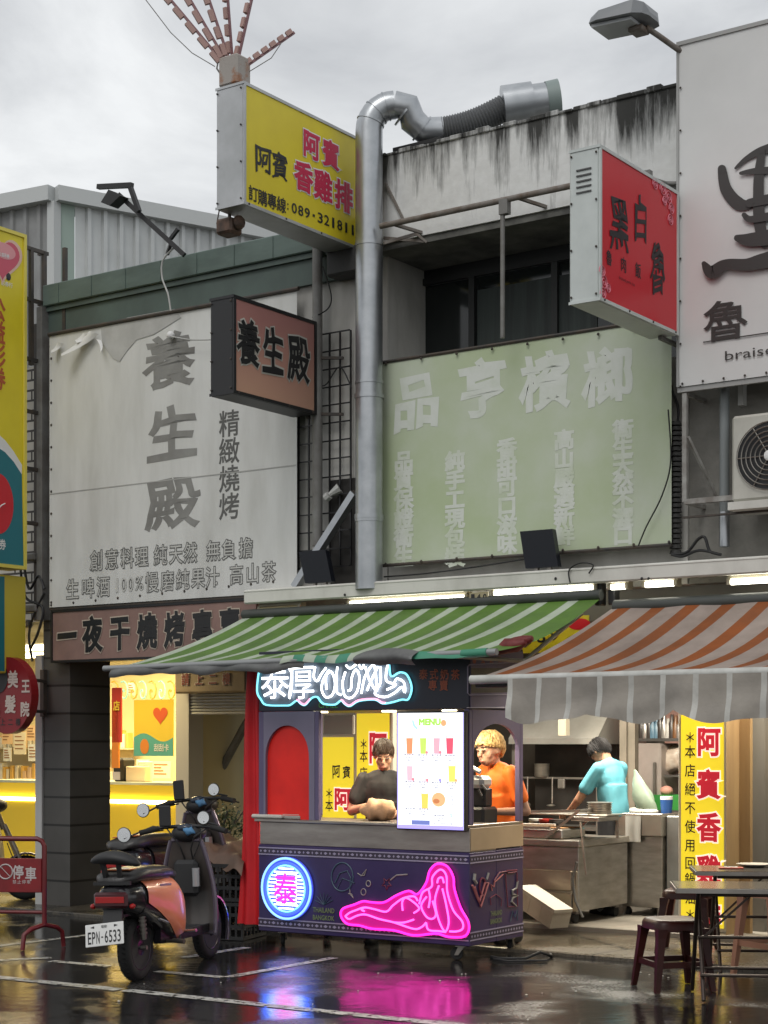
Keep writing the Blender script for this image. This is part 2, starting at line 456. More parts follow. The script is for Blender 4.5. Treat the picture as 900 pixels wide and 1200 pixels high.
# wet asphalt: puddled film of water over a dark aggregate
def wet_asphalt(name, c1, c2, wet=.5, bs=.18):
    m = bpy.data.materials.new(name); m.use_nodes = True; t = m.node_tree; b = t.nodes['Principled BSDF']; l = t.links.new
    k = N('ShaderNodeTexCoord', t)
    n = N('ShaderNodeTexNoise', t); n.inputs['Scale'].default_value = .9; n.inputs['Detail'].default_value = 6; n.inputs['Roughness'].default_value = .55
    f = N('ShaderNodeTexNoise', t); f.inputs['Scale'].default_value = 48; f.inputs['Detail'].default_value = 6; f.inputs['Roughness'].default_value = .7
    w = N('ShaderNodeTexNoise', t); w.inputs['Scale'].default_value = 9; w.inputs['Detail'].default_value = 3
    for z in (n, f, w): l(k.outputs['Object'], z.inputs['Vector'])
    pr = N('ShaderNodeMapRange', t); pr.inputs[1].default_value = wet - .07; pr.inputs[2].default_value = wet + .09
    l(n.outputs[0], pr.inputs[0])                                   # 0 = puddle, 1 = drier
    ro = N('ShaderNodeMapRange', t); ro.inputs[3].default_value = .10; ro.inputs[4].default_value = .34
    l(pr.outputs[0], ro.inputs[0]); gr = N('ShaderNodeMath', t, operation='MULTIPLY_ADD'); gs = N('ShaderNodeMath', t, operation='MULTIPLY'); gm_ = N('ShaderNodeMath', t, operation='SUBTRACT'); gm_.inputs[1].default_value = .48; l(f.outputs[0], gm_.inputs[0]); gs.inputs[1].default_value = .9; l(pr.outputs[0], gs.inputs[0]); l(gm_.outputs[0], gr.inputs[0]); l(gs.outputs[0], gr.inputs[1]); l(ro.outputs[0], gr.inputs[2]); gr.use_clamp = True; l(gr.outputs[0], b.inputs['Roughness'])
    x = N('ShaderNodeMixRGB', t); x.inputs[1].default_value = (*c1, 1); x.inputs[2].default_value = (*c2, 1)
    fr_ = N('ShaderNodeMapRange', t); fr_.inputs[1].default_value = .35; fr_.inputs[2].default_value = .68; l(f.outputs[0], fr_.inputs[0]); l(fr_.outputs[0], x.inputs[0])
    pt = N('ShaderNodeTexNoise', t); pt.inputs['Scale'].default_value = .45; pt.inputs['Detail'].default_value = 3; l(k.outputs['Object'], pt.inputs['Vector'])
    pm_ = N('ShaderNodeMapRange', t); pm_.inputs[1].default_value = .40; pm_.inputs[2].default_value = .60; pm_.inputs[3].default_value = .45; pm_.inputs[4].default_value = 1.35; l(pt.outputs[0], pm_.inputs[0])
    vo = N('ShaderNodeTexVoronoi', t); vo.feature = 'DISTANCE_TO_EDGE'; vo.inputs['Scale'].default_value = .55; wp = N('ShaderNodeMixRGB', t); wp.inputs[0].default_value = .12; l(k.outputs['Object'], wp.inputs[1]); l(w.outputs['Color'], wp.inputs[2]); l(wp.outputs[0], vo.inputs['Vector'])
    ck = N('ShaderNodeMapRange', t); ck.inputs[1].default_value = .004; ck.inputs[2].default_value = .012; ck.inputs[3].default_value = .35; ck.inputs[4].default_value = 1; l(vo.outputs[0], ck.inputs[0])
    mm = N('ShaderNodeMath', t, operation='MULTIPLY'); l(pm_.outputs[0], mm.inputs[0]); l(ck.outputs[0], mm.inputs[1])
    mu = N('ShaderNodeMixRGB', t); mu.blend_type = 'MULTIPLY'; mu.inputs[0].default_value = 1; l(x.outputs[0], mu.inputs[1]); l(mm.outputs[0], mu.inputs[2]); l(mu.outputs[0], b.inputs['Base Color'])
    st = N('ShaderNodeMapRange', t); st.inputs[3].default_value = .05; st.inputs[4].default_value = bs * 2.2
    l(pr.outputs[0], st.inputs[0])
    b1 = N('ShaderNodeBump', t); b1.inputs['Distance'].default_value = .01; l(f.outputs[0], b1.inputs['Height']); l(st.outputs[0], b1.inputs['Strength'])
    b2 = N('ShaderNodeBump', t); b2.inputs['Distance'].default_value = .02; b2.inputs['Strength'].default_value = .10
    l(w.outputs[0], b2.inputs['Height']); l(b1.outputs[0], b2.inputs['Normal']); l(b2.outputs[0], b.inputs['Normal'])
    b.inputs['Specular IOR Level'].default_value = .6
    return m
asphalt = wet_asphalt('wet_asphalt', (.012, .012, .013), (.032, .031, .030), .57)
apron_mat = wet_asphalt('wet_concrete', (.055, .046, .033), (.105, .088, .063), .50, .25)
road_white = pm('worn_road_paint', (.50, .50, .47), .35, c2=(.14, .14, .13), sc=9, lo=.45, hi=.75, r2=.5)
def wear(m):
    t = m.node_tree; b = t.nodes['Principled BSDF']; k = N('ShaderNodeTexCoord', t); n = N('ShaderNodeTexNoise', t); n.inputs['Scale'].default_value = 16; n.inputs['Detail'].default_value = 8; n.inputs['Roughness'].default_value = .7
    r = N('ShaderNodeMapRange', t); r.inputs[1].default_value = .58; r.inputs[2].default_value = .52
    t.links.new(k.outputs['Object'], n.inputs['Vector']); t.links.new(n.outputs[0], r.inputs[0]); t.links.new(r.outputs[0], b.inputs['Alpha'])
wear(road_white)

# ================================================================== ground
UB = lambda px, y=0.0: FF.hit(px, 600, y).x
b = MB(WF, asphalt); b.quad((-150, -150, 0), (150, -150, 0), (150, 200, 0), (-150, 200, 0)); b.build('road', kind='structure')
b = MB(FF, apron_mat); b.box(-14, 12, -.45, .95, -.05, .035, .01); b.build('pavement', kind='structure')
b = MB(FF, tile_floor); b.box(-14, 12, .95, 9, -.05, .085, .01); b.build('arcade_floor', kind='structure')
b = MB(WF, road_white)
def line(pts, w):
    P = [gnd(*p, .004) for p in pts]
    for i in range(len(P) - 1):
        a, c = P[i], P[i + 1]; d = (c - a).normalized(); n = Vector((-d.y, d.x, 0)) * w / 2
        b.quad(a - n, c - n, c + n, a + n)
line([(-60, 1139), (140, 1159.5)], .12); line([(146, 1160), (420, 1189), (640, 1212)], .12)
line([(-40, 1127), (60, 1122)], .09); line([(60, 1126), (128, 1132)], .09)
line([(183, 1138), (262, 1145)], .09); line([(266, 1145), (392, 1122)], .09)
line([(-40, 1113), (108, 1095)], .09)
line([(215, 1122), (290, 1110)], .09)
b.build('road_markings', kind='structure')

# ================================================================== buildings
uA0, uA1, uB1 = UB(57), UB(447), UB(797)
ZC = 2.95                                   # underside of the first floor
def building(name, label): return root(name, label, 'building', FF, (0, 0, 0))

# ---- A: grilled-food house with the white banner and the green eave
A = building('shop_house', 'narrow two storey house under a dark green metal eave, covered by a big white banner')
b = MB(FF, dirty_white); b.box(uA0, uA1 + .05, .02, .3, ZC, 6.0); b.build('wall', A)
b = MB(FF, pm('arcade_ceiling', (.30, .29, .26), .8, c2=(.2, .19, .17), sc=2)); b.box(-13, 12, .31, 6, ZC, ZC + .1); b.build('arcade_ceiling', A)
z1, z0 = FF.hit(57, 333, -.09).z, FF.hit(57, 358, -.09).z
zp = FF.hit(62, 392, -.02).z
b = MB(FF, green_steel); b.box(uA0, uA1 + .02, -.09, .9, z0, z1, .01)
for i in range(9):
    u = lerp(uA0, uA1, (i + .5) / 9); b.box(u - .004, u + .004, -.096, -.09, z0 + .01, z1 - .01)
ev = b.build('eave', A)
b = MB(FF, green_dark); b.box(uA0 + .03, uA1, -.03, .019, zp, z0 - .003); b.box(uA0 + .03, uA1, -.06, -.031, z0 - .05, z0 - .003)
b.build('eave_panel', A)
b = MB(FF, grey_pipe); b.box(uA0 - .05, uA0 + .03, -.12, .1, ZC, z0 - .004); b.build('corner_post', A)
# arcade pillar clad in dark granite tiles
pu0, pu1 = UB(51), UB(82)
pd = FF.hitx(129, 950, pu1).y
b = MB(FF, tiles_pillar); b.box(pu0, pu1, .0, pd, .03, ZC)
b.build('pillar', A)
b = MB(FF, pm('grey_enamel', (.42, .42, .41), .5)); b.box(UB(43), UB(50.5), -.02, .06, .035, 2.6); b.build('downpipe', A)
# shop wall across the arcade, pierced by the stair door
yS = 2.2
uJ0, uJ1 = UB(206, yS), UB(221, yS)
b = MB(FF, pm('jamb_white', (.62, .58, .50), .6)); b.box(uJ0, uJ1, yS, yS + .25, .085, ZC); b.build('door_jamb', A)
uD1 = UB(290, yS)
stair_wall = pm('stair_wall', (.62, .60, .52), .7, c2=(.52, .50, .43), sc=1.5)
b = MB(FF, stair_wall); b.box(uJ1, uD1, yS + 1.0, yS + 1.1, .085, ZC); b.box(uD1, -1.75, yS, yS + .2, .085, ZC); b.box(uD1, uD1 + .1, yS + .2, yS + 1.0, .085, ZC)
b.build('stair_wall', A)
zs = FF.hit(250, 838, yS).z
b = MB(FF, pm('shutter_grey', (.52, .51, .46), .5))
n = 7
for i in range(n):
    za, zb = lerp(zs, FF.hit(250, 812, yS).z, i / n), lerp(zs, FF.hit(250, 812, yS).z, (i + 1) / n)
    b.box(uJ1, uD1, yS + .02 + .0 * i, yS + .06, za + .008, zb, .01)
b.build('roller_shutter', A)
P = [FF.hit(x, y, yS + .8) for x, y in ((252, 935), (252, 915), (286, 852), (300, 830))]
b = MB(FF, grey_pipe); b.tube(P, .05, 8); b.build('stair_handrail', A, smooth=40)

# ---- bright shop across the arcade on the left
SH = root('corner_shop', 'brightly lit yellow shop interior at the back of the arcade', 'shop', FF, (-7.5, yS, .085))
b = MB(FF, wall_yellow)
b.box(-13, uJ0, 5.4, 5.5, .085, ZC); b.box(-13.1, -13, yS, 5.4, .085, ZC); b.box(uJ0 - .02, uJ0 + .05, yS + .26, 5.4, .085, ZC)
b.build('wall', SH)
cy = 2.75
zt = FF.hit(170, 917, cy).z; zl = FF.hit(170, 940, cy).z
uc1 = uJ0 - .05
b = MB(FF, pm('counter_yellow', (.85, .62, .03), .35)); b.box(-8.2, uc1, cy, cy + .6, .09, zl - .03); b.box(-8.2, uc1, cy + .04, cy + .6, zl + .03, zt - .03)
b.mat(pm('counter_top', (.62, .66, .52), .3)); b.box(-8.25, uc1, cy - .03, cy + .65, zt - .03, zt)
cn = b.build('counter', SH)
b = MB(FF, em('warm_strip', (1, .83, .42), 7)); b.box(-8.2, uc1, cy - .015, cy + .03, zl - .022, zl + .022); b.build('counter_light', SH)
b = MB(FF, em('shop_panel_light', (1, .84, .48), 9)); b.box(-10, -6.2, 2.9, 3.2, ZC - .06, ZC - .01); b.box(-10, -5.2, 4.2, 4.5, ZC - .06, ZC - .01); b.build('ceiling_light', SH)
def shelf_goods(b, u0, u1, y, z, hmax, cols, n):
    for i in range(n):
        u = lerp(u0, u1, (i + random.uniform(.2, .8)) / n); w = (u1 - u0) / n * random.uniform(.25, .46); h = hmax * random.uniform(.45, 1)
        b.mat(random.choice(cols)); b.box(u - w, u + w, y, y + .12, z, z + h, .008)
goods = [pm('pack_orange', (.75, .25, .03), .5), pm('pack_cream', (.8, .7, .5), .5), pm('pack_red', (.6, .05, .03), .5), pm('pack_white', (.75, .75, .7), .5), pm('pack_brown', (.3, .14, .05), .5)]
b = MB(FF, goods[1])
pale = [pm('pack_pale', (.8, .72, .55), .5), pm('pack_peach', (.8, .55, .32), .5), goods[3], pm('pack_amber', (.78, .48, .12), .5), goods[1]]
for k, z in enumerate((1.15, 1.62)):
    b.mat(goods[1]); b.box(-12, -7.9, 5.05, 5.39, z - .02, z)
    shelf_goods(b, -12, -7.9, 5.1, z, .26, pale, 46)
b.build('shelf_display', SH)
b = MB(FF, white_paint); rn = random.Random(4)
for (x0, y0, x1, y1) in ((2, 852, 14, 872), (16, 858, 30, 884), (31, 850, 42, 868), (33, 872, 44, 892), (4, 876, 13, 892), (150, 800, 158, 815), (205, 830, 210, 850), (178, 892, 200, 912), (160, 890, 175, 905)):
    u0, u1, a, c = FF.rect(x0, y0, x1, y1, 4.9); b = MB(FF, rn.choice(pale + [goods[0]])); b.box(u0, u1, 4.9, 4.91, a, c); b.mat(goods[4])
    for i in range(4): z = lerp(c, a, .2 + i * .18); b.box(lerp(u0, u1, .12), lerp(u0, u1, rn.uniform(.5, .9)), 4.896, 4.899, z - .008, z + .008)
    b.build('wall_poster', SH)
b = MB(FF, pm('wave_teal', (.2, .5, .5), .5)); 
for k in range(7):
    b.mat((goods[0], MATS['wave_teal'])[k % 2]); P = FF.hit(134 + k * 11, 811, 4.85); b.tube([(P.x + .1 * (i / 14) * math.cos(i * .6) , 4.85, P.z + .16 * (i / 14) * math.sin(i * .6)) for i in range(15)], .012, 5)
b.build('wall_pattern', SH)
b = MB(FF, pm('char_gold', (.85, .6, .05), .5)); b.chf('店', 136.5, 827, 2.58, 12, .9, .03); b.build('banner_character', SH)
# sheets and pictures on the shop's back wall
b = MB(FF, white_paint)
for x0, y0, x1, y1, m in ((131, 806, 142, 870, goods[2]), (131, 830, 139, 900, goods[0])):
    u0, u1, a, c = FF.rect(x0, y0, x1, y1, 2.6); b.mat(m); b.box(u0, u1, 2.6, 2.62, a, c)
b.build('red_banner', SH)
def poster(name, label, x0, y0, x1, y1, y):
    r = FF.rect(x0, y0, x1, y1, y)
    b = MB(FF, pm('poster_yellow', (.85, .60, .04), .4)); u0, u1, a, c = r; zc = lerp(a, c, .33)
    b.box(u0, u1, y, y + .01, a, c)
    b.mat(pm('poster_teal', (.12, .42, .33), .4))
    pts = [(lerp(u0, u1, i / 12), y - .003, zc + .05 * math.sin(i / 12 * 6.28)) for i in range(13)]
    b.poly([(u0, y - .003, a), (u1, y - .003, a)] + pts[::-1])
    b.mat(pm('poster_heart', (.72, .12, .02), .4)); cx, cz, s = lerp(u0, u1, .68), lerp(a, c, .73), (u1 - u0) * .0115
    heart(b, cx, y - .004, cz, s)
    b.mat(goods[0]); b.poly([(lerp(u0, u1, .28) + .07 * math.cos(q * .4), y - .006, lerp(a, c, .17) + .09 * math.sin(q * .4)) for q in range(16)])
    b.mat(pm('poster_pale', (.82, .8, .7), .4)); b.chf('刮刮卡', (x0 + x1) / 2 + 9, lerp(y1, y0, .15), y - .006, 9, 2.6, .02, 'bbox')
    return b.build(name, None, label, 'poster')
def heart(b, cx, y, cz, s):
    b.poly([(cx + s * 16 * math.sin(t) ** 3, y, cz + s * (13 * math.cos(t) - 5 * math.cos(2 * t) - 2 * math.cos(3 * t) - math.cos(4 * t))) for t in [i * 2 * math.pi / 40 for i in range(40)]])
poster('heart_poster', 'yellow and teal poster with an orange heart hanging in the bright shop', 157, 820, 203, 886, 2.45)
# till machine and paper on the counter
b = MB(FF, black_soft); r = FF.rect(131, 888, 143, 917, cy + .15); b.box(r[0], r[1], cy + .15, cy + .4, zt, r[3], .03)
b.mat(pm('till_screen', (.45, .42, .5), .3)); b.box(r[0] + .02, r[1] - .03, cy + .145, cy + .15, zt + .02, zt + .12)
b.build('cash_register', None, 'small dark till on the yellow shop counter', 'till')
b = MB(FF, goods[1]); r = FF.rect(147, 898, 170, 916, cy + .2); b.box(r[0], r[1], cy + .2, cy + .3, zt, r[3], .01); b.mat(white_paint); b.box(r[0] + .1, r[1] - .05, cy + .31, cy + .4, zt, r[3] + .06, .01)
b.build('document_tray', None, 'cream box of papers on the yellow shop counter beside the till', 'papers')
for px, py in ((146, 794), (186, 790)):
    P = FF.hit(px, py, 1.7); b = MB(FF, em('warm_spot', (1, .85, .5), 12)); b.tube([(P.x, 1.7, ZC - .03), (P.x, 1.7, ZC - .002)], .07, 14); b.build('ceiling_spot', SH)
area('shop_front_lamp', (-5.2, 1.6, ZC - .1), 1.2, 55, (1, .80, .42), FF, (R(-20), 0, 0), .3)
area('shop_ceiling_lamp', (-6.5, 3.6, ZC - .1), 2.5, 190, (1, .78, .38), FF, (0, 0, 0), 1.2)

# ---- B: house with the mouldy parapet
B = building('old_house', 'older house with a mould streaked white parapet and dark upstairs windows')
zq0, zq1 = FF.hit(450, 285, -.15).z, FF.hit(450, 180, -.15).z
b = MB(FF, mould); b.box(0, uB1 + .05, -.15, .06, zq0, zq1 - .03)
for i in range(22):                                   # broken coping edge
    u0, u1 = lerp(0, uB1 + .05, i / 22), lerp(0, uB1 + .05, (i + 1) / 22)
    b.box(u0 + .001, u1 - .001, -.16 - random.uniform(0, .012), .07, zq1 - .03, zq1 + random.uniform(-.008, .02), .006)
b.build('parapet', B)
b = MB(FF, concrete); b.box(0, uB1 + .05, .06, 5, zq0 + .0, zq0 + .15); b.build('roof', B)
b = MB(FF, pm('soffit_grey', (.20, .20, .18), .85, c2=(.08, .08, .075), sc=3)); b.box(0, uB1 + .05, -.13, .9, zq0 - .06, zq0 - .003); b.build('soffit', B)
zw = FF.hit(620, 420, .0).z - .15
b = MB(FF, dirty_white); b.box(uA1 + .055, uB1 + .05, .03, .3, ZC, zw); ju = UB(476, .6); b.box(uA1 + .055, ju, .03, .7, zw + .001, zq0 - .062); b.build('wall', B)
yW = .62
u0, u1 = ju + .001, uB1 + .05
b = MB(FF, pm('window_frame', (.02, .022, .022), .5)); zt2 = zq0 - .2
for u in (u0 + .03, UB(555, yW), UB(652, yW), u1 - .03): b.box(u - .03, u + .03, yW - .04, yW, zw, zt2)
b.box(u0, u1, yW - .045, yW, zt2, zt2 + .06); b.box(u0, u1, yW - .045, yW, zw + .0, zw + .06); b.box(u0, u1, yW - .02, yW + .3, zt2 + .061, zq0 - .062)
wf = b.build('window', B)
b = MB(FF, pm('dark_glass', (.014, .018, .018), .08, spec=.6)); b.box(u0, u1, yW + .002, yW + .012, zw, zt2)
b.build("pane", wf)
b = MB(FF, pm('blind_behind', (.045, .06, .055), .6, c2=(.02, .025, .025), sc=2, st=(6, 1, .3))); b.box(UB(560, yW), UB(700, yW), yW - .008, yW - .001, zw + .07, zt2 - .12); b.build('blind', wf)

# ---- C: house with the big white billboard on the right
Cc = building('corner_house', 'grey concrete house wall behind the tall white billboard')
b = MB(FF, concrete); b.box(uB1 + .055, 8, .05, .4, ZC, 6.8); b.build('wall', Cc)
b = MB(FF, pm('trim_white', (.5, .5, .48), .6)); b.box(UB(866, 0), UB(872, 0), -.02, .048, 4.3, 5.6); b.build('conduit', Cc)

# ---- D: tiled house at the far left
D = building('tiled_house', 'house wall of small white tiles with dark joints behind the yellow pillar sign')
b = MB(FF, tiles_white); b.box(-12, uA0 - .051, .05, .35, ZC, 5.6); b.build('wall', D)
b = MB(FF, dark_iron)
for px in (47,):
    u = UB(px, .0); b.box(u - .03, u + .03, -.06, .0, ZC, 6.0)
b.build('corner_rail', D)

# ---- party walls, kitchen shell
K = building('fried_chicken_shop', 'open fronted kitchen room lit behind the drinks cart')
b = MB(FF, brown_wall); b.box(-1.75, -1.6, .2, 5, .085, ZC); b.box(-1.6, 8, 4.4, 4.5, .085, ZC); b.box(5.2, 5.3, 1.2, 4.4, .085, ZC)
b.build('wall', K)
b = MB(FF, pm('shop_header', (.16, .15, .13), .6)); b.box(-1.6, 8, .2, .3, 2.55, ZC); b.build('header_board', K)
b = MB(FF, pm('post_beige', (.22, .19, .15), .5, c2=(.15, .13, .10), sc=3))
for px0, px1, y in ((726, 734, 2.85), (735, 744, 2.88)):
    b.box(UB(px0, y), UB(px1, y), y, y + .08, .085, ZC)
b.build('post', K)
u0, u1 = UB(656, 1.9), UB(661, 1.9)
b = MB(FF, pm('pipe_cream', (.45, .4, .3), .5)); b.box(UB(654, 2.6), UB(663, 2.6), 2.6, 2.68, FF.hit(658, 862, 2.6).z, ZC); b.build('flue', K)
area('kitchen_lamp', (1.2, 1.6, ZC - .12), 2.2, 205, (1, .92, .78), FF, (0, 0, 0), .3)
area('kitchen_lamp_front', (3.4, .9, ZC - .12), 1.6, 90, (1, .90, .72), FF, (0, 0, 0), .3)

# ---- rooftop shed on the left
pc = FF.at(64, 225, 19.5); 
def shed():
    sh = root('rooftop_shed', 'corrugated metal shed standing on the roof above the green eave', 'shed', FF, (pc.x, pc.y, 5.9))
    wv = FF.I.to_3x3() @ Vector((2000, 1300, 0)).normalized(); wl = FF.I.to_3x3() @ Vector((-2420, 1300, 0)).normalized()
    zt = pc.z - .12; zb = 5.6
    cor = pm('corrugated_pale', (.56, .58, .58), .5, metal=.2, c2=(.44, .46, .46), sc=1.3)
    def corr(b, a, d, n, w, dep):
        nrm = Vector((-d.y, d.x, 0)); nrm = nrm if nrm.y < 0 else -nrm
        pts = []
        for i in range(n):
            x = i * w
            pts += [(x, 0), (x + w * .62, 0), (x + w * .70, dep), (x + w * .92, dep)]
        for i in range(len(pts) - 1):
            p, q = pts[i], pts[i + 1]
            A_ = a + d * p[0] + nrm * p[1]; B_ = a + d * q[0] + nrm * q[1]
            b.quad((A_.x, A_.y, zb), (B_.x, B_.y, zb), (B_.x, B_.y, zt), (A_.x, A_.y, zt))
    o = Vector((pc.x, pc.y, 0))
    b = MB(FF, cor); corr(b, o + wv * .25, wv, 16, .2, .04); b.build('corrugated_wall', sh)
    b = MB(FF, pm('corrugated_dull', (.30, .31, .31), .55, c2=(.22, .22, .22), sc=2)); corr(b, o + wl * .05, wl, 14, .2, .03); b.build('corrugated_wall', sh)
    b = MB(FF, pm('shed_trim', (.52, .54, .54), .5)); 
    for d, ln in ((wv, 3.6), (wl, 3.0)):
        nrm = Vector((-d.y, d.x, 0)); nrm = nrm if nrm.y < 0 else -nrm
        a0 = o + nrm * .12 - d * .0; a1 = a0 + d * ln; k = nrm * -.5
        b.prism([(a0.x, a0.y, zt + .003), (a1.x, a1.y, zt + .003), (a1.x + k.x, a1.y + k.y, zt + .003), (a0.x + k.x, a0.y + k.y, zt + .003)], (0, 0, .17))
    b.box(o.x - .06, o.x + .05, o.y - .06, o.y + .05, zb, zt)
    b.build('roof_edge', sh)
    q = o + wv * .12
    b = MB(FF, pm('shed_green', (.30, .38, .34), .5)); e = o + wv * .24
    n_ = Vector((wv.y, -wv.x, 0)); n_ = n_ if n_.y < 0 else -n_
    b.prism([(o.x + n_.x * .01, o.y + n_.y * .01, zb), (e.x + n_.x * .01, e.y + n_.y * .01, zb), (e.x + n_.x * .01, e.y + n_.y * .01, zt), (o.x + n_.x * .01, o.y + n_.y * .01, zt)], -n_ * .03); b.build('corner_panel', sh)
shed()

# ---- front beam running over all shops, holding lamps and awnings
zb1, zb0 = FF.hit(450, 680.5, -.4).z, FF.hit(450, 698, -.4).z
BM = root('canopy_beam', 'long dirty cream steel canopy beam above the striped awnings', 'beam', FF, (1, -.2, zb0))
b = MB(FF, beam_white); u0 = UB(285, -.4); b.box(u0, 8, -.4, -.33, zb0, zb1, .012); b.box(u0, 8, -.33, .018, zb1 - .05, zb1 - .004); b.box(u0, 8, -.405, -.40, zb1 - .02, zb1 - .012)
b.build('fascia', BM)
for px in (700, 716): 
    u = UB(px, -.3); b = MB(FF, black); b.box(u - .03, u + .03, -.30, -.2, zb0 - .17, zb0 + .03, .01); b.build('bracket', BM)
b = MB(FF, black)
for px in (404, 651, 752, 760): 
    P = FF.hit(px, 678 if px > 500 else 697, -.405); b.ell(P, (.012, .008, .012), 8, 6)
b.build('bolts', BM)
# ================================================================== banners on the fronts
def banner_sheet(b, x0, x1, ytop, ybot, y, m, nu=40, nv=28, amp=.012, back=.0):
    """a stretched vinyl sheet between pixel columns x0..x1; ytop/ybot pixel rows at its left edge"""
    zt = FF.hit(x0, ytop, y).z; zb = FF.hit(x0, ybot, y).z; u0 = UB(x0, y); u1 = UB(x1, y)
    b.mat(m)
    def fn(s, t):
        e = min(s, 1 - s, t, 1 - t) * 8
        w = amp * min(1, e) * (math.sin(s * 9 + t * 3) + .6 * math.sin(s * 4 - t * 11 + 1))
        return (lerp(u0, u1, s), y + w, lerp(zb, zt, t))
    b.grid(fn, nu, nv)
    return u0, u1, zb, zt
WBr = root('white_banner', 'big torn white vinyl banner with grey lettering of the grilled food house', 'banner', FF, (UB(200), -.1, FF.hit(200, 690, -.1).z))
b = MB(FF); yb = -.10
u0, u1, zb, zt = banner_sheet(b, 58, 348, 393, 712, yb, vinyl_white, amp=.0004)
b.mat(grey_letter)
for ch, x, y, h, asp in (('養', 197, 423, 66, 1.02), ('生', 201, 508, 64, 1.08), ('殿', 201, 590, 62, 1.14)):
    b.chf(ch, x, y, yb - .002, h, asp * 1.2, .028, warp=.05)
b.mat(pm('grey_letter_dark', (.12, .12, .115), .6))
for i, ch in enumerate('精緻燒烤'):
    b.chf(ch, 268.5, 496 + i * 32.3, yb - .002, 33, .98, .012)
ol = pm('letter_outline', (.14, .14, .135), .6); inn = pm('letter_inner', (.56, .56, .53), .6)
def outlined(b, s, xs, ys, y, h, asp, o1, o2, m1, m2, d=.003, **k):
    for ch, x, yy in zip(s, xs, ys):
        b.mat(m1); b.chf(ch, x, yy, y, h, asp, o1, **k)
        b.mat(m2); b.chf(ch, x, yy, y - d, h, asp, o2, **k)
def spread(n, x0, x1): return [x0 + (x1 - x0) * i / (n - 1) for i in range(n)]
xs = [112, 127, 142, 156, 174, 188, 204, 218, 233, 249, 267, 281]
L1 = '創意料理.純天然.無負擔'
xs = [113, 131, 149, 166, 176, 188, 206, 223, 233, 250, 268, 288]
ys = [lerp(658, 641, (x - 100) / 200) for x in xs]
outlined(b, L1, xs, ys, yb - .002, 25, .86, .05, .004, ol, inn)
L2 = ['生', '啤', '酒', '.', '1', '0', '0', '%', '慢', '磨', '純', '果', '汁', '.', '高', '山', '茶']
xs = [85, 103, 121, 131, 137, 145, 153, 163, 178, 196, 214, 232, 249, 260, 277, 296, 315]
ys = [lerp(691, 669, (x - 80) / 245) for x in xs]
for ch, x, yy in zip(L2, xs, ys):
    dg = ch in '10%'
    for off, m, d in ((.045, ol, 0), (.002, inn, .003)):
        b.mat(m); b.chf(ch, x, yy, yb - .002 - d, 17 if dg else 25, (.22 if ch == '1' else .8 if ch == '%' else .5) if dg else .86, off, 'bbox' if dg else 'cell')
ws = b.build('sheet', WBr, smooth=60)
# torn flaps curling down at its top
b = MB(FF, pm('vinyl_back', (.70, .70, .68), .5))
def flap(x0, y0, x1, y1, wpx, curl):
    def fn(s, t):
        x = lerp(x0, x1, t) + (s - .5) * wpx * (1 - t * .6); y = lerp(y0, y1, t) + (s - .5) * wpx * .3
        P = FF.hit(x, y, yb - .02); P.y -= curl * (.15 + t * t) * (1 + .5 * s) + .03 * math.sin(s * 3.1) * (1 - t); return P
    b.grid(fn, 4, 7)
flap(112, 390, 84, 419, 12, .10); flap(104, 392, 95, 402, 12, .05); flap(116, 398, 127, 415, 8, .08); flap(72, 402, 66, 414, 8, .05)
b.build('torn_flap', WBr, smooth=60)
b = MB(FF, pm('bare_backing', (.42, .42, .40), .7, c2=(.52, .52, .5), sc=4)); yy = yb - .006
P = [FF.hit(x, y, yy) for x, y in ((118, 384), (150, 372), (205, 362), (212, 372), (180, 392), (160, 398), (148, 412), (140, 424), (132, 420), (120, 404))]
b.poly(P)
b.build('torn_patch', WBr)
b = MB(FF, dark_iron)
for i in range(12):
    P = FF.hit(60 + i * 26, lerp(712, 682, i / 11) - 3, yb - .002); b.ell(P, (.014, .01, .014), 6, 4)
    P = FF.hit(60, 420 + i * 26, yb - .002); b.ell(P, (.014, .01, .014), 6, 4)
b.build('eyelets', WBr)
b = MB(FF, pm('seam_grey', (.42, .42, .40), .6)); A_, B_ = FF.hit(58, 579, yb), FF.hit(347, 566, yb); b.box(A_.x, B_.x, yb - .004, yb - .0025, A_.z - .006, A_.z + .004); b.build('welded_seam', WBr)
bars('rail', WBr, FF, dark_iron, [('t', [FF.hit(57, 392, yb - .01), FF.hit(350, 338, yb - .01)], .02), ((UB(57, yb), yb + .025, zb), (FF.hit(350, 339, yb).x, yb + .025, zb), .03, .05)])

GB = root('green_banner', 'faded pale green vinyl banner with washed out white characters below the dark windows', 'banner', FF, (UB(620), -.2, FF.hit(620, 650, -.2).z))
b = MB(FF); yg = -.16
vg = pm('vinyl_green', (.45, .53, .33), .5, c2=(.55, .60, .49), sc=.8, lo=.38, hi=.62, bump=.12, bsc=2.5)
gu0, gu1, gzb, gzt = banner_sheet(b, 447, 787, 425, 663, yg, vg, 60, 40, .0004)
fade = pm('faded_letter', (.68, .71, .66), .55, c2=(.58, .63, .53), sc=5, lo=.40, hi=.75)
b.mat(fade)
for ch, x, y in (('品', 487, 470), ('亨', 565, 455), ('檳', 638, 447), ('榔', 712, 441)):
    b.chf(ch, x, y, yg - .002, 68, 1.0, .035, warp=.05)
f2 = pm('faded_letter_small', (.66, .69, .63), .55, c2=(.53, .59, .45), sc=4, lo=.40, hi=.70); b.mat(f2)
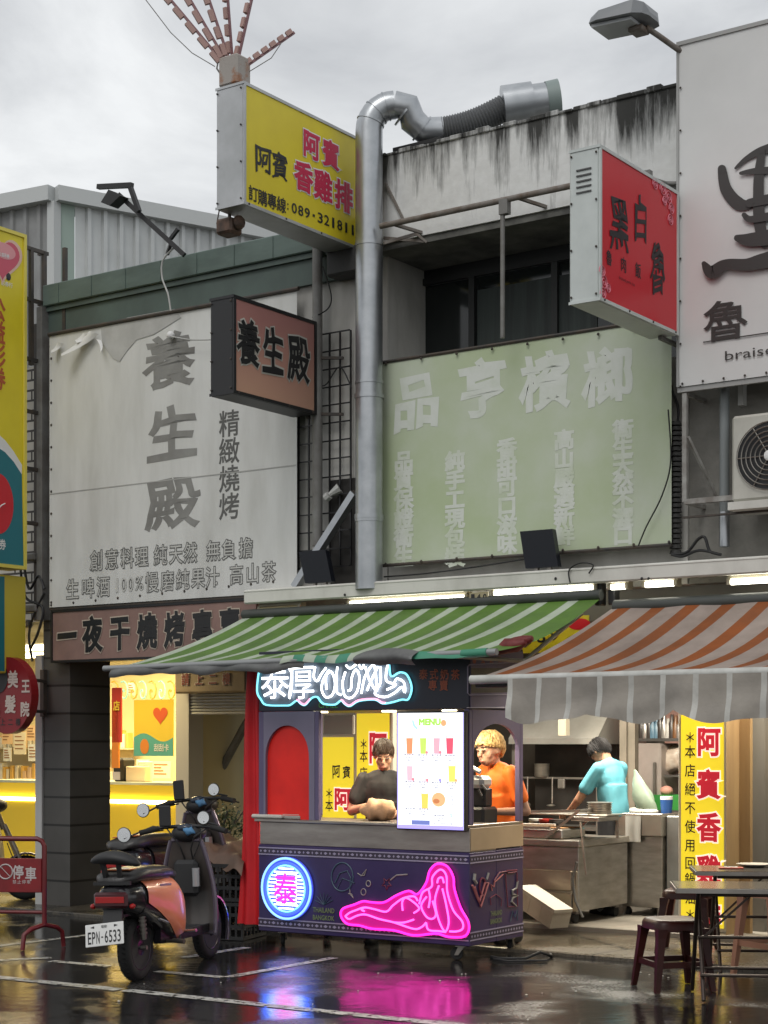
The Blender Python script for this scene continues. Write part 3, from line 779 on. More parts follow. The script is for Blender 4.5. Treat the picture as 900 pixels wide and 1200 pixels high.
for x, s, y0 in ((730, '衛生天然不澀口', 503), (661, '高山嚴選新鮮', 515), (594, '香甜可口滋味', 525), (533, '純手工現包裝', 540), (473, '品質保證衛生', 540)):
    for i, ch in enumerate(s):
        b.chf(ch, x, y0 + i * 22.5 * (.92 if len(s) > 6 else 1), yg - .002, 24, 1.15, .045)
b.build('sheet', GB, smooth=60)
b = MB(FF, dark_iron)
for i in range(9):
    for yy in (426, 661):
        P = FF.hit(452 + i * 41.5, yy + (-46 if yy < 500 else -26) * i / 8, yg - .02); b.ell(P, (.013, .012, .013), 6, 4)
b.tube([(gu0, yg, gzt), (gu1, yg, gzt)], .016, 6); b.tube([(gu0, yg, gzb), (gu1, yg, gzb)], .016, 6)
for u in (gu0 + .05, gu1 - .05): b.bar((u, yg + .02, gzb), (u, yg + .02, gzt), .03)
b.build('frame', GB)

# brown shop board below the white banner
SB_ = root('shop_board', 'long brown board with black brush characters under the white banner', 'sign', FF, (UB(170), -.1, FF.hit(170, 768, -.1).z))
yb2 = -.12
u0, u1 = UB(62, yb2), UB(300, yb2); zt, zb = FF.hit(62, 718, yb2).z, FF.hit(62, 774, yb2).z
b = MB(FF, pm('board_brown', (.30, .185, .155), .55, c2=(.22, .135, .115), sc=2.5)); b.box(u0, u1, yb2, yb2 + .1, zb, zt)
wo_ = pm('letter_cream', (.50, .42, .34), .6)
xs = [78, 108, 140, 172, 204, 237, 269]
for ch, x in zip('一夜干燒烤專賣', xs):
    y = lerp(745, 734, (x - 78) / 190)
    b.mat(wo_); b.chf(ch, x, y, yb2 - .006, 42, .76, .075, warp=.03)
    b.mat(black); b.chf(ch, x, y, yb2 - .010, 42, .76, .04, warp=.03)
b.build('face', SB_)
b = MB(FF, black); b.box(u0 - .02, u1, yb2 - .012, yb2 + .1, zt + .001, zt + .025); b.box(u0 - .02, u1, yb2 - .012, yb2 + .1, zb - .025, zb - .001); b.box(u0 - .025, u0 - .001, yb2 - .012, yb2 + .1, zb, zt)
b.build('frame', SB_)

# ================================================================== projecting sign boxes
def sign_box(name, label, near, far, xleft, ynear, cat='sign', face=None, case=None, frm=None, edge=.03, zclip=None):
    """near/far: ((px, ytop), (px, ybot)) of the face's near and far edge; the face lies on a plane u = const"""
    (nx, nt), (nx2, nb) = near; (fx, ft), (fx2, fb) = far
    yfar = ynear; ynear = yfar - 1.2
    for _ in range(12):
        P = FF.hit((nx + nx2) / 2, (nt + nb) / 2, ynear); u = P.x
        zt, zb = FF.hitx(nx, nt, u).z, FF.hitx(nx2, nb, u).z
        yf = FF.hitx((fx + fx2) / 2, (ft + fb) / 2, u).y; ynear += yfar - yf
    yf = yfar
    th = u - FF.hit(xleft, (nt + nb) / 2, ynear).x
    rt = root(name, label, cat, FF, (u - th / 2, yf, zb))
    b = MB(FF, case); b.box(u - th, u - .001, ynear, yf, zb, zt, .012); cs = b.build('case', rt)
    b = MB(FF, frm or case); e = edge
    b.box(u, u + .012, ynear, yf, zt - e, zt); b.box(u, u + .012, ynear, yf, zb, zb + e); b.box(u, u + .012, ynear, ynear + e, zb + e, zt - e); b.box(u, u + .012, yf - e, yf, zb + e, zt - e)
    b.box(u - th - .002, u + .012, ynear - .006, ynear - .001, zt - e * .8, zt); b.box(u - th - .002, u + .012, ynear - .006, ynear - .001, zb, zb + e * .8)
    b.mat(dark_iron)
    for i in range(4):
        z = lerp(zb + .05, zt - .05, i / 3)
        for uu in (u - .02, u - th + .02): b.ell((uu, ynear - .008, z), .009, 6, 4)
        b.ell((u + .014, lerp(ynear + .06, yf - .06, i / 3), zb + .015), .009, 6, 4)
    b.build('frame', rt)
    fb_ = MB(FF, face); fb_.box(u + .0005, u + .004, ynear + e, yf - e, zb + e, zt - e)
    return rt, fb_, u, ynear, yf, zb, zt, th

# yellow fried chicken sign
rt, b, u, yn, yf, zb, zt, th = sign_box('yellow_sign', 'yellow projecting box sign with red and black characters and a phone number beside the duct', ((285, 95), (285, 239)), ((419, 158), (419, 290)), 253, -.115, face=yellow, case=alu, edge=.025)
uu = u + .008
for chs, pos, h in (('阿賓', ((365, 170), (388, 181)), 33), ('香雞排', ((356, 207), (379, 218), (403, 230)), 36)):
    for ch, (x, y) in zip(chs, pos):
        b.mat(white_paint); b.chx(ch, x, y, uu, h, 1.0, .075); b.mat(red_letter); b.chx(ch, x, y, uu + .003, h, 1.0, .035)
b.mat(black)
for ch, x, y, h in (('阿', 309, 187, 34), ('賓', 328, 195, 32)): b.chx(ch, x, y, uu, h, .95, .02, warp=.08)
for ch, x, y in (('訂', 297, 227), ('購', 308, 232), ('專', 319, 236), ('線', 330, 240)): b.chx(ch, x, y, uu, 19, .95, .015)
b.chx(':', 337.5, 242, uu, 8, .3, .02, 'bbox')
s = '089-321811'
for i, ch in enumerate(s): b.chx(ch, 345 + i * 7.6, 244 + i * 2.85, uu, 3 if ch == '-' else 12, 1.4 if ch == '-' else .82 if ch != '1' else .36, .015, 'bbox')
b.build('face', rt)
bars('bracket', rt, FF, grey_pipe, [((u - th / 2, yf + .001, z), (u - th / 2, .1, z), .05) for z in (zb + .3, zt - .2)])
YS = (u, yn, yf, zb, zt, th)
# pole that carries it, running up the wall
b = MB(FF, grey_pipe); P0 = FF.hit(372, 640, -.12); P1 = FF.hit(372, 290, -.12); b.tube([P0, (P0.x, P0.y, P1.z + .3)], .048, 10)
b.build('sign_pole', None, 'grey vertical pipe on the wall behind the black framed sign', 'pipe', smooth=50)

# firework lamp on top of it
fl = root('firework_lamp', 'rusty firework shaped lamp of stepped light bars on top of the yellow sign', 'lamp', FF, (u - th / 2, yn + .15, zt))
c = FF.at(275, 80, FF.depth((u - th * .5, yn + .14, zt)))
b = MB(FF, pm('rust_box', (.36, .33, .30), .6, c2=(.30, .13, .06), sc=6, lo=.5, hi=.62)); b.X = None
b.box(c.x - .10, c.x + .10, c.y - .09, c.y + .09, zt + .02, c.z + .08, .012); b.box(c.x - .05, c.x + .05, c.y - .05, c.y + .05, zt, zt + .02); b.build('box', fl)
Yd = FF.depth(c)
pinkbar = pm('bar_pink', (.40, .25, .22), .55); pinkstrip = pm('bar_edge', (.24, .12, .13), .5)
for (x0, y0), (x1, y1), n, sd in (((262, 74), (190, -12), 5, -1), ((264, 70), (216, -12), 4, -1), ((268, 68), (241, -12), 4, -1), ((272, 66), (266, -14), 4, -1), ((279, 70), (298, -14), 5, -1), ((288, 78), (345, 38), 6, -1)):
    A_ = FF.at(x0, y0, Yd); B_ = FF.at(x1, y1, Yd - (.05 if x1 < 270 else -.05))
    b = MB(FF, pinkstrip); b.bar(A_, B_, .014, .022); b.mat(pinkbar)
    d = (B_ - A_); ln = d.length; d.normalize(); nr = FF.I.to_3x3() @ Vector((-1, 0, .0)); nr = (nr - d * nr.dot(d)).normalized() * (1 if x1 < 340 else 1)
    if x1 > 340: nr = Vector((0, 0, 1)) - d * d.z; nr.normalize()
    for i in range(n):
        p = A_ + d * ln * (i + .2) / n; q = A_ + d * ln * (i + .86) / n
        b.bar(p + nr * .022, q + nr * .022, .034, .04)
    b.build('light_bar', fl)
b = MB(FF, grey_pipe); b.tube([FF.at(262, 92, Yd), FF.at(254, 80, Yd), FF.at(256, 70, Yd), FF.at(262, 72, Yd)], .008, 5)
b.tube([FF.at(252, 78, Yd), FF.at(225, 62, Yd), FF.at(200, 38, Yd), FF.at(168, -4, Yd)], .004, 5); b.tube([FF.at(292, 84, Yd), FF.at(318, 68, Yd), FF.at(330, 50, Yd)], .004, 5); b.build('cable', fl)

# dark spotlight hanging below the yellow sign
sp = root('hanging_spotlight', 'rusty dark spotlight hanging below the yellow projecting sign', 'spotlight', FF, (u - th / 2, yn + .3, zb - .3))
Yd2 = FF.depth((u - th / 2, yn + .25, zb)); c = FF.at(269, 266, Yd2)
b = MB(FF, pm('rust_dark', (.06, .04, .03), .7, c2=(.16, .09, .06), sc=12)); b.box(c.x - .09, c.x + .08, c.y - .08, c.y + .08, c.z - .07, c.z + .06, .02); b.ell((c.x + .1, c.y, c.z + .02), (.05, .06, .06), 8, 6); b.build('housing', sp)
b = MB(FF, dark_iron); b.bar((c.x, c.y, c.z + .05), (c.x, c.y, zb + .005), .02); b.tube([FF.at(257, 246, Yd2), FF.at(254, 262, Yd2), FF.at(260, 275, Yd2), FF.at(266, 262, Yd2)], .006, 5); b.build('bracket', sp)

# black framed projecting sign
brown_face = bpy.data.materials.new('faded_sunset_face'); brown_face.use_nodes = True
t = brown_face.node_tree; bs = t.nodes['Principled BSDF']; k = N('ShaderNodeTexCoord', t); spx = N('ShaderNodeSeparateXYZ', t); n_ = N('ShaderNodeTexNoise', t); n_.inputs['Scale'].default_value = 1.4
mr = N('ShaderNodeMapRange', t); mr.inputs[1].default_value = .05; mr.inputs[2].default_value = .85; r_ = N('ShaderNodeValToRGB', t); ad = N('ShaderNodeMath', t, operation='MULTIPLY_ADD'); ad.inputs[1].default_value = .35
r_.color_ramp.elements[0].color = (.64, .38, .26, 1); r_.color_ramp.elements[1].color = (.46, .21, .19, 1)
t.links.new(k.outputs['Object'], spx.inputs[0]); t.links.new(spx.outputs['Z'], mr.inputs[0]); t.links.new(k.outputs['Object'], n_.inputs['Vector']); t.links.new(n_.outputs[0], ad.inputs[0]); t.links.new(mr.outputs[0], ad.inputs[2]); t.links.new(ad.outputs[0], r_.inputs[0]); t.links.new(r_.outputs[0], bs.inputs['Base Color']); bs.inputs['Roughness'].default_value = .45
rt, b, u, yn, yf, zb, zt, th = sign_box('black_framed_sign', 'black framed box sign with three brush characters on faded brown, left of the duct', ((273, 345), (273, 461)), ((370, 376), (370, 487)), 246, -.17, face=brown_face, case=black, edge=.03)
for ch, x, y in (('養', 291, 402), ('生', 320, 412), ('殿', 350, 421)):
    b.mat(offwhite); b.chx(ch, x, y, u + .008, 55, .76, .06, warp=.05); b.mat(black); b.chx(ch, x, y, u + .012, 55, .76, .026, warp=.05)
b.build('face', rt)
bars('bracket', rt, FF, dark_iron, [((u - .1, yf + .035, z), (u - .1, -.02, z), .04) for z in (zb + .05, zt - .28)] + [((u - .08, yf + .02, z - .03), (u + .22, -.05, z - .05), .025) for z in (zb + .05, zt - .28)] + [((u - .1, yf + .02, zb - .02), (u - .1, yf + .02, zt), .03)])

# red sign
rt, b, u, yn, yf, zb, zt, th = sign_box('red_sign', 'red projecting box sign with black brush characters in a white metal case', ((702, 169), (702, 352)), ((794, 214), (794, 388)), 667, -.36, face=red_face, case=pm('case_white', (.62, .66, .64), .4, c2=(.52, .56, .54), sc=3), edge=.025)
dk = pm('letter_black', (.02, .015, .018), .5); b.mat(dk)
for ch, x, y, h, a in (('黑', 726, 262, 66, .78), ('白', 751, 258, 56, .72), ('魯', 771, 316, 66, .62)): b.chx(ch, x, y, u + .008, h, a, .016, warp=.10)
for ch, x, y in (('魯', 714, 302), ('肉', 731, 310), ('飯', 748, 317)): b.chx(ch, x, y, u + .008, 19, .8, .01)
b.chx('braised pork rice', 735, 330, u + .008, 5, 8, 0, 'bbox')
pk = pm('pattern_pink', (.78, .25, .32), .5); b.mat(pk)
def scroll(cx, cy, r, n):
    P = FF.hitx(cx, cy, u + .009); 
    pts = [(u + .009, P.y + r * (i / n) * math.cos(i * .55), P.z + r * (i / n) * math.sin(i * .55)) for i in range(n)]
    b.tube(pts, .004, 4)
for cx, cy, r in ((768, 216, .05), (777, 222, .06), (784, 232, .06), (787, 245, .05), (786, 258, .05), (779, 236, .04), (706, 318, .05), (708, 331, .06), (707, 344, .05), (713, 338, .04)): scroll(cx, cy, r, 30)
b.build('face', rt)
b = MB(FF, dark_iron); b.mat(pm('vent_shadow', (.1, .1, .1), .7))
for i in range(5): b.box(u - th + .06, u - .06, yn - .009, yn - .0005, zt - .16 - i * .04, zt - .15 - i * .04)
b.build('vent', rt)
bars('bracket', rt, FF, grey_pipe, [('t', [(u - .12, yf - .25, zt + .06), (u - .12, yf + .05, zt + .1), (u + .1, yf + .12, zt + .08), (u + .1, yf + .12, zt - .2)], .02), ((u - .1, yf - .3, zt + .001), (u - .1, yf - .3, zt + .1), .05), ((u - .1, yf - .1, zb - .02), (u - .1, 0, zb - .02), .03), ((u - .1, yf, zt - .3), (u - .1, 0, zt - .3), .04)], 50)

# tall yellow lottery-style pillar sign at the left edge
u_l = FF.hit(30, 470, -.35).x; yf = -.35; yn = yf - 1.3
zt, zb = FF.hitx(31, 276, u_l).z, FF.hitx(23, 667, u_l).z
rt = root('pillar_sign', 'tall yellow and teal sign with a pink heart at the far left edge', 'sign', FF, (u_l - .1, yf, zb))
b = MB(FF, pm('case_yellow', (.62, .50, .05), .5)); b.box(u_l - .25, u_l - .001, yn, yf, zb, zt, .01); b.build('case', rt)
b = MB(FF, pm('frame_yellow', (.74, .62, .10), .45)); e = .035
b.box(u_l, u_l + .02, yn, yf, zt - e, zt); b.box(u_l, u_l + .02, yn, yf, zb, zb + e); b.box(u_l, u_l + .02, yf - e, yf, zb + e, zt - e); b.build('frame', rt)
b = MB(FF, yellow); b.box(u_l + .0005, u_l + .004, yn, yf - e, zb + e, zt - e)
teal = pm('sign_teal', (.01, .17, .21), .4); uf = u_l + .008
def PX(x, y, du=0): return FF.hitx(x, y, uf + du)
b.mat(white_paint); 
w0 = [PX(x, y) for x, y in ((-30, 490), (-6, 505), (6, 516), (16, 529), (25.8, 545))]; w1 = [PX(x, y) for x, y in ((-30, 512), (-6, 522), (6, 530), (16, 541), (25.6, 556))]
b.poly(w0 + w1[::-1])
b.mat(teal); yl, zl_ = PX(-30, 512).y, zb + e
b.poly([(uf, yl, zl_), (uf, yf - e, zl_)] + [tuple(p) for p in w1[::-1]])
def hrt(cx, cy, s, m, du):
    P = PX(cx, cy, du); b.mat(m); b.poly([(uf + du, P.y + s * 16 * math.sin(q) ** 3, P.z + s * (13 * math.cos(q) - 5 * math.cos(2 * q) - 2 * math.cos(3 * q) - math.cos(4 * q))) for q in [i * .1571 for i in range(40)]])
hrt(3, 301, .0165, pm('heart_rim', (.75, .5, .4), .5), .001); hrt(3, 301, .0142, pm('heart_pink', (.60, .08, .13), .4), .003)
b.mat(pm('heart_light', (.72, .30, .32), .4)); P = PX(5, 294, .005); b.poly([(uf + .005, P.y + .15 * math.cos(q), P.z + .08 * math.sin(q)) for q in [i * .1571 for i in range(40)]])
b.mat(white_paint); b.chx('公益彩券', 5, 299, uf + .008, 5, 3.2, .02, 'bbox')
b.mat(black); P = PX(10, 324, .002); b.ell((uf, P.y, P.z), (.004, .035, .04), 8, 6); b.mat(white_paint); b.chx('彩券行', 8, 333, uf, 6, 3, .01, 'bbox')
b.mat(pm('letter_rust', (.45, .10, .03), .5))
for i, ch in enumerate('公益彩券'): b.chx(ch, -2, 362 + i * 27, uf, 28, .8, .03)
b.mat(red_face); P = PX(-2, 590, .002); b.poly([(uf + .002, P.y + .20 * math.cos(q), P.z + .30 * math.sin(q)) for q in [i * .1571 for i in range(40)]])
b.mat(white_paint); b.tube([PX(-4, 598, .006), PX(2, 592, .006), PX(6, 590, .006)], .006, 4); b.chx('券', 3, 638, uf + .002, 13, .8, .02)
b.build('face', rt)
b = MB(FF, dark_iron)
for px0, y0, y1 in ((31, 290, 290), (31, 350, 350), (31, 420, 420), (29, 481, 484), (28, 548, 549), (27, 612, 615)):
    A_ = FF.hitx(px0, y0, u_l - .08); bars('bracket', rt, FF, dark_iron, [((u_l - .08, yf + .001, A_.z), (u_l - .08, .03, A_.z), .035), ((u_l - .06, -.01, A_.z), (uA0 - .12, -.03, A_.z), .033)])
za, zb_ = FF.hitx(31, 286, u_l).z, FF.hitx(31, 424, u_l).z
bars('bracket_post', rt, FF, dark_iron, [((uu, yy, zb_), (uu, yy, za), .04) for yy, uu in ((-.2, u_l - .08), (-.02, u_l - .08), (-.02, u_l + .22))])
# lower sign panel under it
u2 = FF.hit(29, 720, -.3).x
rt = root('lower_sign', 'teal and yellow box sign hanging below the tall yellow pillar sign', 'sign', FF, (u2 - .1, -.3, 2.4))
z2t, z2b = FF.hitx(29, 676, u2).z, FF.hitx(29, 790, u2).z
b = MB(FF, pm('case_yellow', (.62, .50, .05), .5)); b.box(u2 - .22, u2, -1.3, -.28, z2b, z2t, .01); b.build('case', rt)
b = MB(FF, teal); ym = FF.hitx(5, 720, u2).y; b.box(u2 + .0005, u2 + .004, -1.3, ym, z2b + .02, z2t - .02); b.build('face', rt)

# round red hairdresser sign
P = FF.hit(8, 815, -.55); yd = FF.depth(P) / FPX
rt = root('round_sign', 'dark red round sign with white characters hanging beside the granite pillar', 'sign', FF, (P.x, P.y, P.z - 45 * yd))
b = MB(FF, pm('sign_maroon', (.22, .008, .012), .4)); ry, rz = 41 * yd, 45 * yd
uR = P.x
f_ = lambda k, r=1.0, du=0: [(uR + r * ry * math.cos(q), P.y + du, P.z + r * rz * math.sin(q)) for q in [i * 2 * math.pi / k for i in range(k)]]
b.prism(f_(48), (0, .1, 0)); b.mat(pm('sign_cream', (.55, .45, .40), .5))
for ch, x, y, h in (('美', 15, 796, 21), ('王', 30, 804, 17), ('髮', 12, 825, 22), ('院', 29, 831, 18), ('美', -6, 832, 20)): b.chf(ch, x, y, P.y - .006, h, .85, .03)
b.mat(black); 
for i, ch in enumerate('請上二樓'): b.chf(ch, -6 + i * 9, 846, P.y - .006, 9, .95, .01)
b.poly([(uR - .12 + .14 * math.cos(i * .4), P.y - .006, P.z + .18 + .16 * math.sin(i * .4)) for i in range(16)])
b.build('disc', rt)
b = MB(FF, dark_iron)
for yy in (796, 833): q = FF.hit(45, yy, P.y + .05); b.bar((uR + ry * .8, P.y + .05, q.z), (UB(53, -.02), -.02, q.z), .03)
b.bar((UB(51, -.03), -.03, FF.hit(51, 840, 0).z), (UB(51, -.03), -.03, FF.hit(51, 785, 0).z), .05); b.build('bracket', rt)

# stair board
r = FF.rect(204, 787, 288, 812, yS - .15)
b = MB(FF, pm('board_tan', (.36, .27, .16), .55, c2=(.26, .19, .11), sc=4)); b.box(r[0], r[1], yS - .15, yS - .05, r[2], r[3], .02)
for i, ch in enumerate('請上二樓'):
    x = 217 + i * 16; b.mat(offwhite); b.chf(ch, x, 796 - i * .2, yS - .157, 15, .85, .06); b.mat(pm('letter_brown', (.20, .03, .01), .5)); b.chf(ch, x, 796 - i * .2, yS - .161, 15, .85, .02)
b.build('stair_board', None, 'small tan board with brown characters over the stair entrance', 'sign')

# ================================================================== billboard and lamp at the right
yB = -.33
bu0 = UB(796, yB); bz1, bz0 = FF.hit(796, 54, yB).z, FF.hit(800, 453, yB).z
rt = root('billboard', 'tall white billboard with huge black brush characters at the right edge', 'billboard', FF, (bu0 + 1, yB, bz0))
b = MB(FF)
def fnb(s, t): 
    return (lerp(bu0, bu0 + 2.6, s), yB + .001 * math.sin(s * 7 + t * 9) * min(1, 6 * min(t, 1 - t)), lerp(bz0, bz1, t))
b.mat(pm('billboard_white', (.74, .74, .73), .5, c2=(.63, .63, .62), sc=.9, lo=.3, hi=.7)); b.grid(fnb, 20, 30)
ink = pm('ink_grey', (.045, .04, .038), .5); b.mat(ink)
def stroke(pts, rs):
    """a flat brush stroke: centre line in pixels, half widths in pixels, smoothed"""
    Q = []
    n = len(pts)
    for i in range(n - 1):
        for k in range(8):
            t = k / 8; g = lambda a: pts[max(0, min(n - 1, a))]
            p0, p1, p2, p3 = g(i - 1), g(i), g(i + 1), g(i + 2)
            Q.append(tuple(.5 * (2 * p1[c] + (p2[c] - p0[c]) * t + (2 * p0[c] - 5 * p1[c] + 4 * p2[c] - p3[c]) * t * t + (3 * p1[c] - p0[c] - 3 * p2[c] + p3[c]) * t ** 3) for c in (0, 1)) + (lerp(rs[i], rs[i + 1], t),))
    Q.append(pts[-1] + (rs[-1],))
    Lf, Rt = [], []
    for i, (x, y, r) in enumerate(Q):
        a = Q[max(0, i - 1)]; c = Q[min(len(Q) - 1, i + 1)]; dx, dy = c[0] - a[0], c[1] - a[1]; l = math.hypot(dx, dy) or 1
        Lf.append(FF.hit(x - dy / l * r, y + dx / l * r, yB - stroke.d)); Rt.append(FF.hit(x + dy / l * r, y - dx / l * r, yB - stroke.d))
    for i in range(len(Q) - 1): b.quad(Lf[i], Lf[i + 1], Rt[i + 1], Rt[i])
    for e, o in ((0, 1), (-1, -2)):
        x, y, r = Q[e]; b.poly([FF.hit(x + r * math.cos(q * .524), y + r * math.sin(q * .524), yB - stroke.d - .0015) for q in range(12)])
    stroke.d += .0032
stroke.d = .012
stroke([(846, 198), (851, 222), (866, 239), (884, 240)], [5, 7, 8, 3])
stroke([(862, 197), (876, 185), (897, 175), (930, 170), (962, 190), (952, 238)], [1.5, 3, 5, 7, 8, 6])
stroke([(893, 176), (889, 210), (890, 260), (896, 285)], [4, 6, 7, 6])
stroke([(868, 203), (890, 200), (940, 198)], [2, 4, 5]); stroke([(878, 238), (910, 232), (950, 232)], [5, 6, 6])
stroke([(872, 252), (880, 257), (905, 253), (940, 250)], [3, 4, 5, 6]); stroke([(864, 279), (880, 281), (920, 275), (960, 270)], [4, 8, 10, 8])
stroke([(914, 178), (916, 230), (914, 282)], [6, 7, 7])
stroke([(825, 309), (834, 319), (850, 310), (875, 310), (897, 305), (940, 296), (990, 305)], [3, 8, 6, 7, 9, 12, 8])
b.mat(ink); b.chf('魯', 850, 375, yB - .012, 50, 1.15, .012)
b.chf('braised pork rice', 935, 407, yB - .012, 15, 12.2, .004, 'bbox')
A_, B_ = FF.hit(824, 401, yB - .01), FF.hit(1040, 401, yB - .01); b.box(A_.x, B_.x, yB - .012, yB - .009, A_.z - .004, A_.z + .004)
b.build('sheet', rt, smooth=60)
b = MB(FF, pm('billboard_rim', (.36, .36, .35), .5)); b.box(bu0 - .02, bu0 - .001, yB - .01, yB + .04, bz0, bz1); b.box(bu0 - .02, bu0 + 2.6, yB - .012, yB + .04, bz1, bz1 + .03)
b.box(bu0 - .02, bu0 + 2.6, yB + .01, yB + .04, bz0 - .04, bz0 - .002); 
for u in (bu0 + .1, bu0 + 1.3): b.bar((u, yB + .03, bz1 - .5), (u, .06, bz1 - .5), .04); b.bar((u, yB + .03, bz0 + .4), (u, .06, bz0 + .4), .04)
b.mat(dark_iron)
for i in range(8): b.ell((bu0 + .03 + i * .17, yB - .012, bz0 + .02), .01, 6, 4); b.ell((bu0 + .015, yB - .012, lerp(bz0, bz1, i / 8)), .009, 6, 4)
b.build('frame', rt)
# frame below the billboard
yq = -.3
rt = root('metal_frame', 'thin rusty metal frame under the white billboard beside the air conditioner', 'frame', FF, (UB(805, yq), yq, FF.hit(805, 590, yq).z))
b = MB(FF, pm('frame_pale', (.40, .40, .38), .55, c2=(.2, .18, .16), sc=8)); A_ = FF.hit(803, 462, yq); B_ = FF.hit(807, 588, yq); 
b.bar((A_.x, yq, bz0 - .05), (A_.x, yq, B_.z), .035); b.bar((A_.x, yq, B_.z), (A_.x + 1.2, yq, B_.z), .04); b.bar((A_.x, yq, B_.z), (A_.x, .05, B_.z), .03)
C_ = FF.hit(806, 512, yq); b.bar(C_, FF.hit(840, 583, -.0), .022); b.bar((A_.x, yq, bz0 - .05), (A_.x, .05, bz0 - .05), .03); b.build('bars', rt)
b = MB(FF, pm('pipe_grey_blue', (.21, .23, .235), .45)); P0 = FF.hit(849, 641, -.12); P1 = FF.hit(848, 450, -.12); b.tube([P0, (P0.x, P0.y, P1.z + .4)], .038, 12); b.mat(galv); b.tube([P0 + Vector((0, 0, .003)), P0 + Vector((0, 0, .27))], .041, 12)
b.build('drain_pipe', None, 'grey drain pipe on the concrete wall left of the air conditioner', 'pipe', smooth=50)
# air conditioner
ya = -.42
r = FF.rect(857, 483, 940, 585, ya); 
rt = root('air_conditioner', 'cream outdoor air conditioner unit with round fan grille on a wall bracket', 'air conditioner', FF, ((r[0] + r[1]) / 2, ya + .16, r[2]))
b = MB(FF, pm('ac_cream', (.56, .55, .49), .5, c2=(.45, .44, .39), sc=3)); b.box(r[0], r[1], ya, ya + .32, r[2], r[3], .02); b.build('case', rt)
P = FF.hit(902, 534, ya); cr_ = 40 * FF.depth(P) / FPX
b = MB(FF, black); b.X = None
b.poly([(P.x + cr_ * math.cos(q * .19635), ya - .003, P.z + cr_ * math.sin(q * .19635)) for q in range(32)]); b.build('fan_opening', rt)
b = MB(FF, steel_dull)
for i in range(1, 8): b.tube([(P.x + cr_ * i / 7 * math.cos(q * .19635), ya - .02, P.z + cr_ * i / 7 * math.sin(q * .19635)) for q in range(32)], .0045, 4, closed=True)
for q in range(6): b.tube([(P.x, ya - .016, P.z), (P.x + cr_ * math.cos(q * 1.05), ya - .016, P.z + cr_ * math.sin(q * 1.05))], .005, 4)
b.mat(white_paint); b.ell((P.x, ya - .02, P.z), (.04, .012, .04), 12, 6); b.build('fan_grille', rt)
b = MB(FF, beam_white); z = r[2]; b.box(r[0] - .02, r[1], ya - .02, ya + .36, z - .06, z - .002); b.build('drip_tray', rt); b = MB(FF, dark_iron); b.prism([(r[0] + .3, ya, z - .077), (r[0] + .3, .04, z - .077), (r[0] + .3, .04, z - .4)], (.05, 0, 0)); b.build('bracket', rt); b = MB(FF, dark_iron); b.box(r[0] - .45, r[1], ya + .1, ya + .14, z - .075, z - .062); b.build('support_rail', rt)
# street-type floodlight above
c = FF.hit(735, 26, -.6)
rt = root('flood_lamp', 'grey flat floodlight on a curved arm above the white billboard', 'lamp', FF, (c.x, c.y, c.z - .1))
A_, B_ = FF.hit(699, 36, -.75), FF.hit(766, 22, -.62); ax = (B_ - A_).normalized()
b = MB(FF, pm('lamp_grey', (.20, .21, .22), .45)); Z = Vector((0, 0, 1)); Yv = Vector((0, 1, 0))
rings = []
for t, hh, d in ((0, .02, .10), (.04, .05, .16), (.2, .085, .19), (.8, .115, .19), (.95, .09, .15), (1, .03, .08)):
    p = A_ + (B_ - A_) * t; rings.append([p + Yv * (-d) , p + Yv * (-d * .8) + Z * hh, p + Yv * (d * .8) + Z * hh, p + Yv * d])
b.loft(rings); b.build('housing', rt)
b = MB(FF, pm('lamp_lens', (.45, .47, .48), .2)); rings = []
for t in (.06, .75): p = A_ + (B_ - A_) * t - Z * .004; rings.append([p + Yv * -.14, p + Yv * .14, p + Yv * .14 - Z * .025, p + Yv * -.14 - Z * .025])
b.loft(rings); b.build('lens', rt)
b = MB(FF, rusty); b.tube([FF.hit(757, 32, -.6), FF.hit(772, 42, -.5), FF.hit(800, 62, -.3), FF.hit(815, 90, -.05)], .022, 8); b.box(*sorted((FF.hit(741, 37, -.6).x, FF.hit(758, 37, -.6).x)), -.68, -.54, FF.hit(750, 40, -.6).z, FF.hit(750, 33, -.6).z, .01); b.build('arm', rt, smooth=50)

# ================================================================== ventilation duct
rt = root('ventilation_duct', 'shiny galvanised ventilation duct rising past the green eave and bending over the roof', 'duct', FF, (UB(430, -.32), -.32, zb1))
yD = -.34
P0 = FF.hit(432.5, 684, yD); P1 = FF.hit(436, 152, yD); rD = 16 * FF.depth(P0) / FPX
b = MB(FF, galv)
V0 = Vector((P0.x, yD, P0.z - .05)); V1 = Vector((P0.x, yD, P1.z))
E1 = FF.hit(480, 146, -.14)
pts = [V0 + (V1 - V0) * i / 20 for i in range(21)]
top = P1.z
arc = []
dirv = Vector((E1.x - P0.x, E1.y - yD, 0)).normalized(); re = .22
for i in range(1, 8):
    q = math.pi / 2 * i / 7; arc.append(V1 + dirv * re * (1 - math.cos(q)) + Vector((0, 0, re * math.sin(q))))
b.tube(pts + arc, rD, 20); 
for i in range(3, 21, 6):
    p = pts[i]; b.tube([p - Vector((0, 0, .012)), p + Vector((0, 0, .012))], rD + .006, 20)
for i in range(1, 7, 2):
    b.tube([arc[i - 1] * .6 + arc[i] * .4, arc[i - 1] * .4 + arc[i] * .6], rD + .007, 20)
for yy in (465, 606):
    p = Vector((P0.x, yD, FF.hit(430, yy, yD).z)); b.tube([p - Vector((0, 0, .02)), p + Vector((0, 0, .02))], rD + .009, 20)
b.build('riser', rt, smooth=40)
e0 = arc[-1]; e1 = FF.hit(497, 153, -.02); e2 = FF.hit(518, 153, .08)
b = MB(FF, galv); b.tube([e0, e0 + dirv * .12 - Vector((0, 0, .02)), vl(e0, e1, .6), e1, e2], [rD, rD, rD, rD * .98, rD * .98], 20)
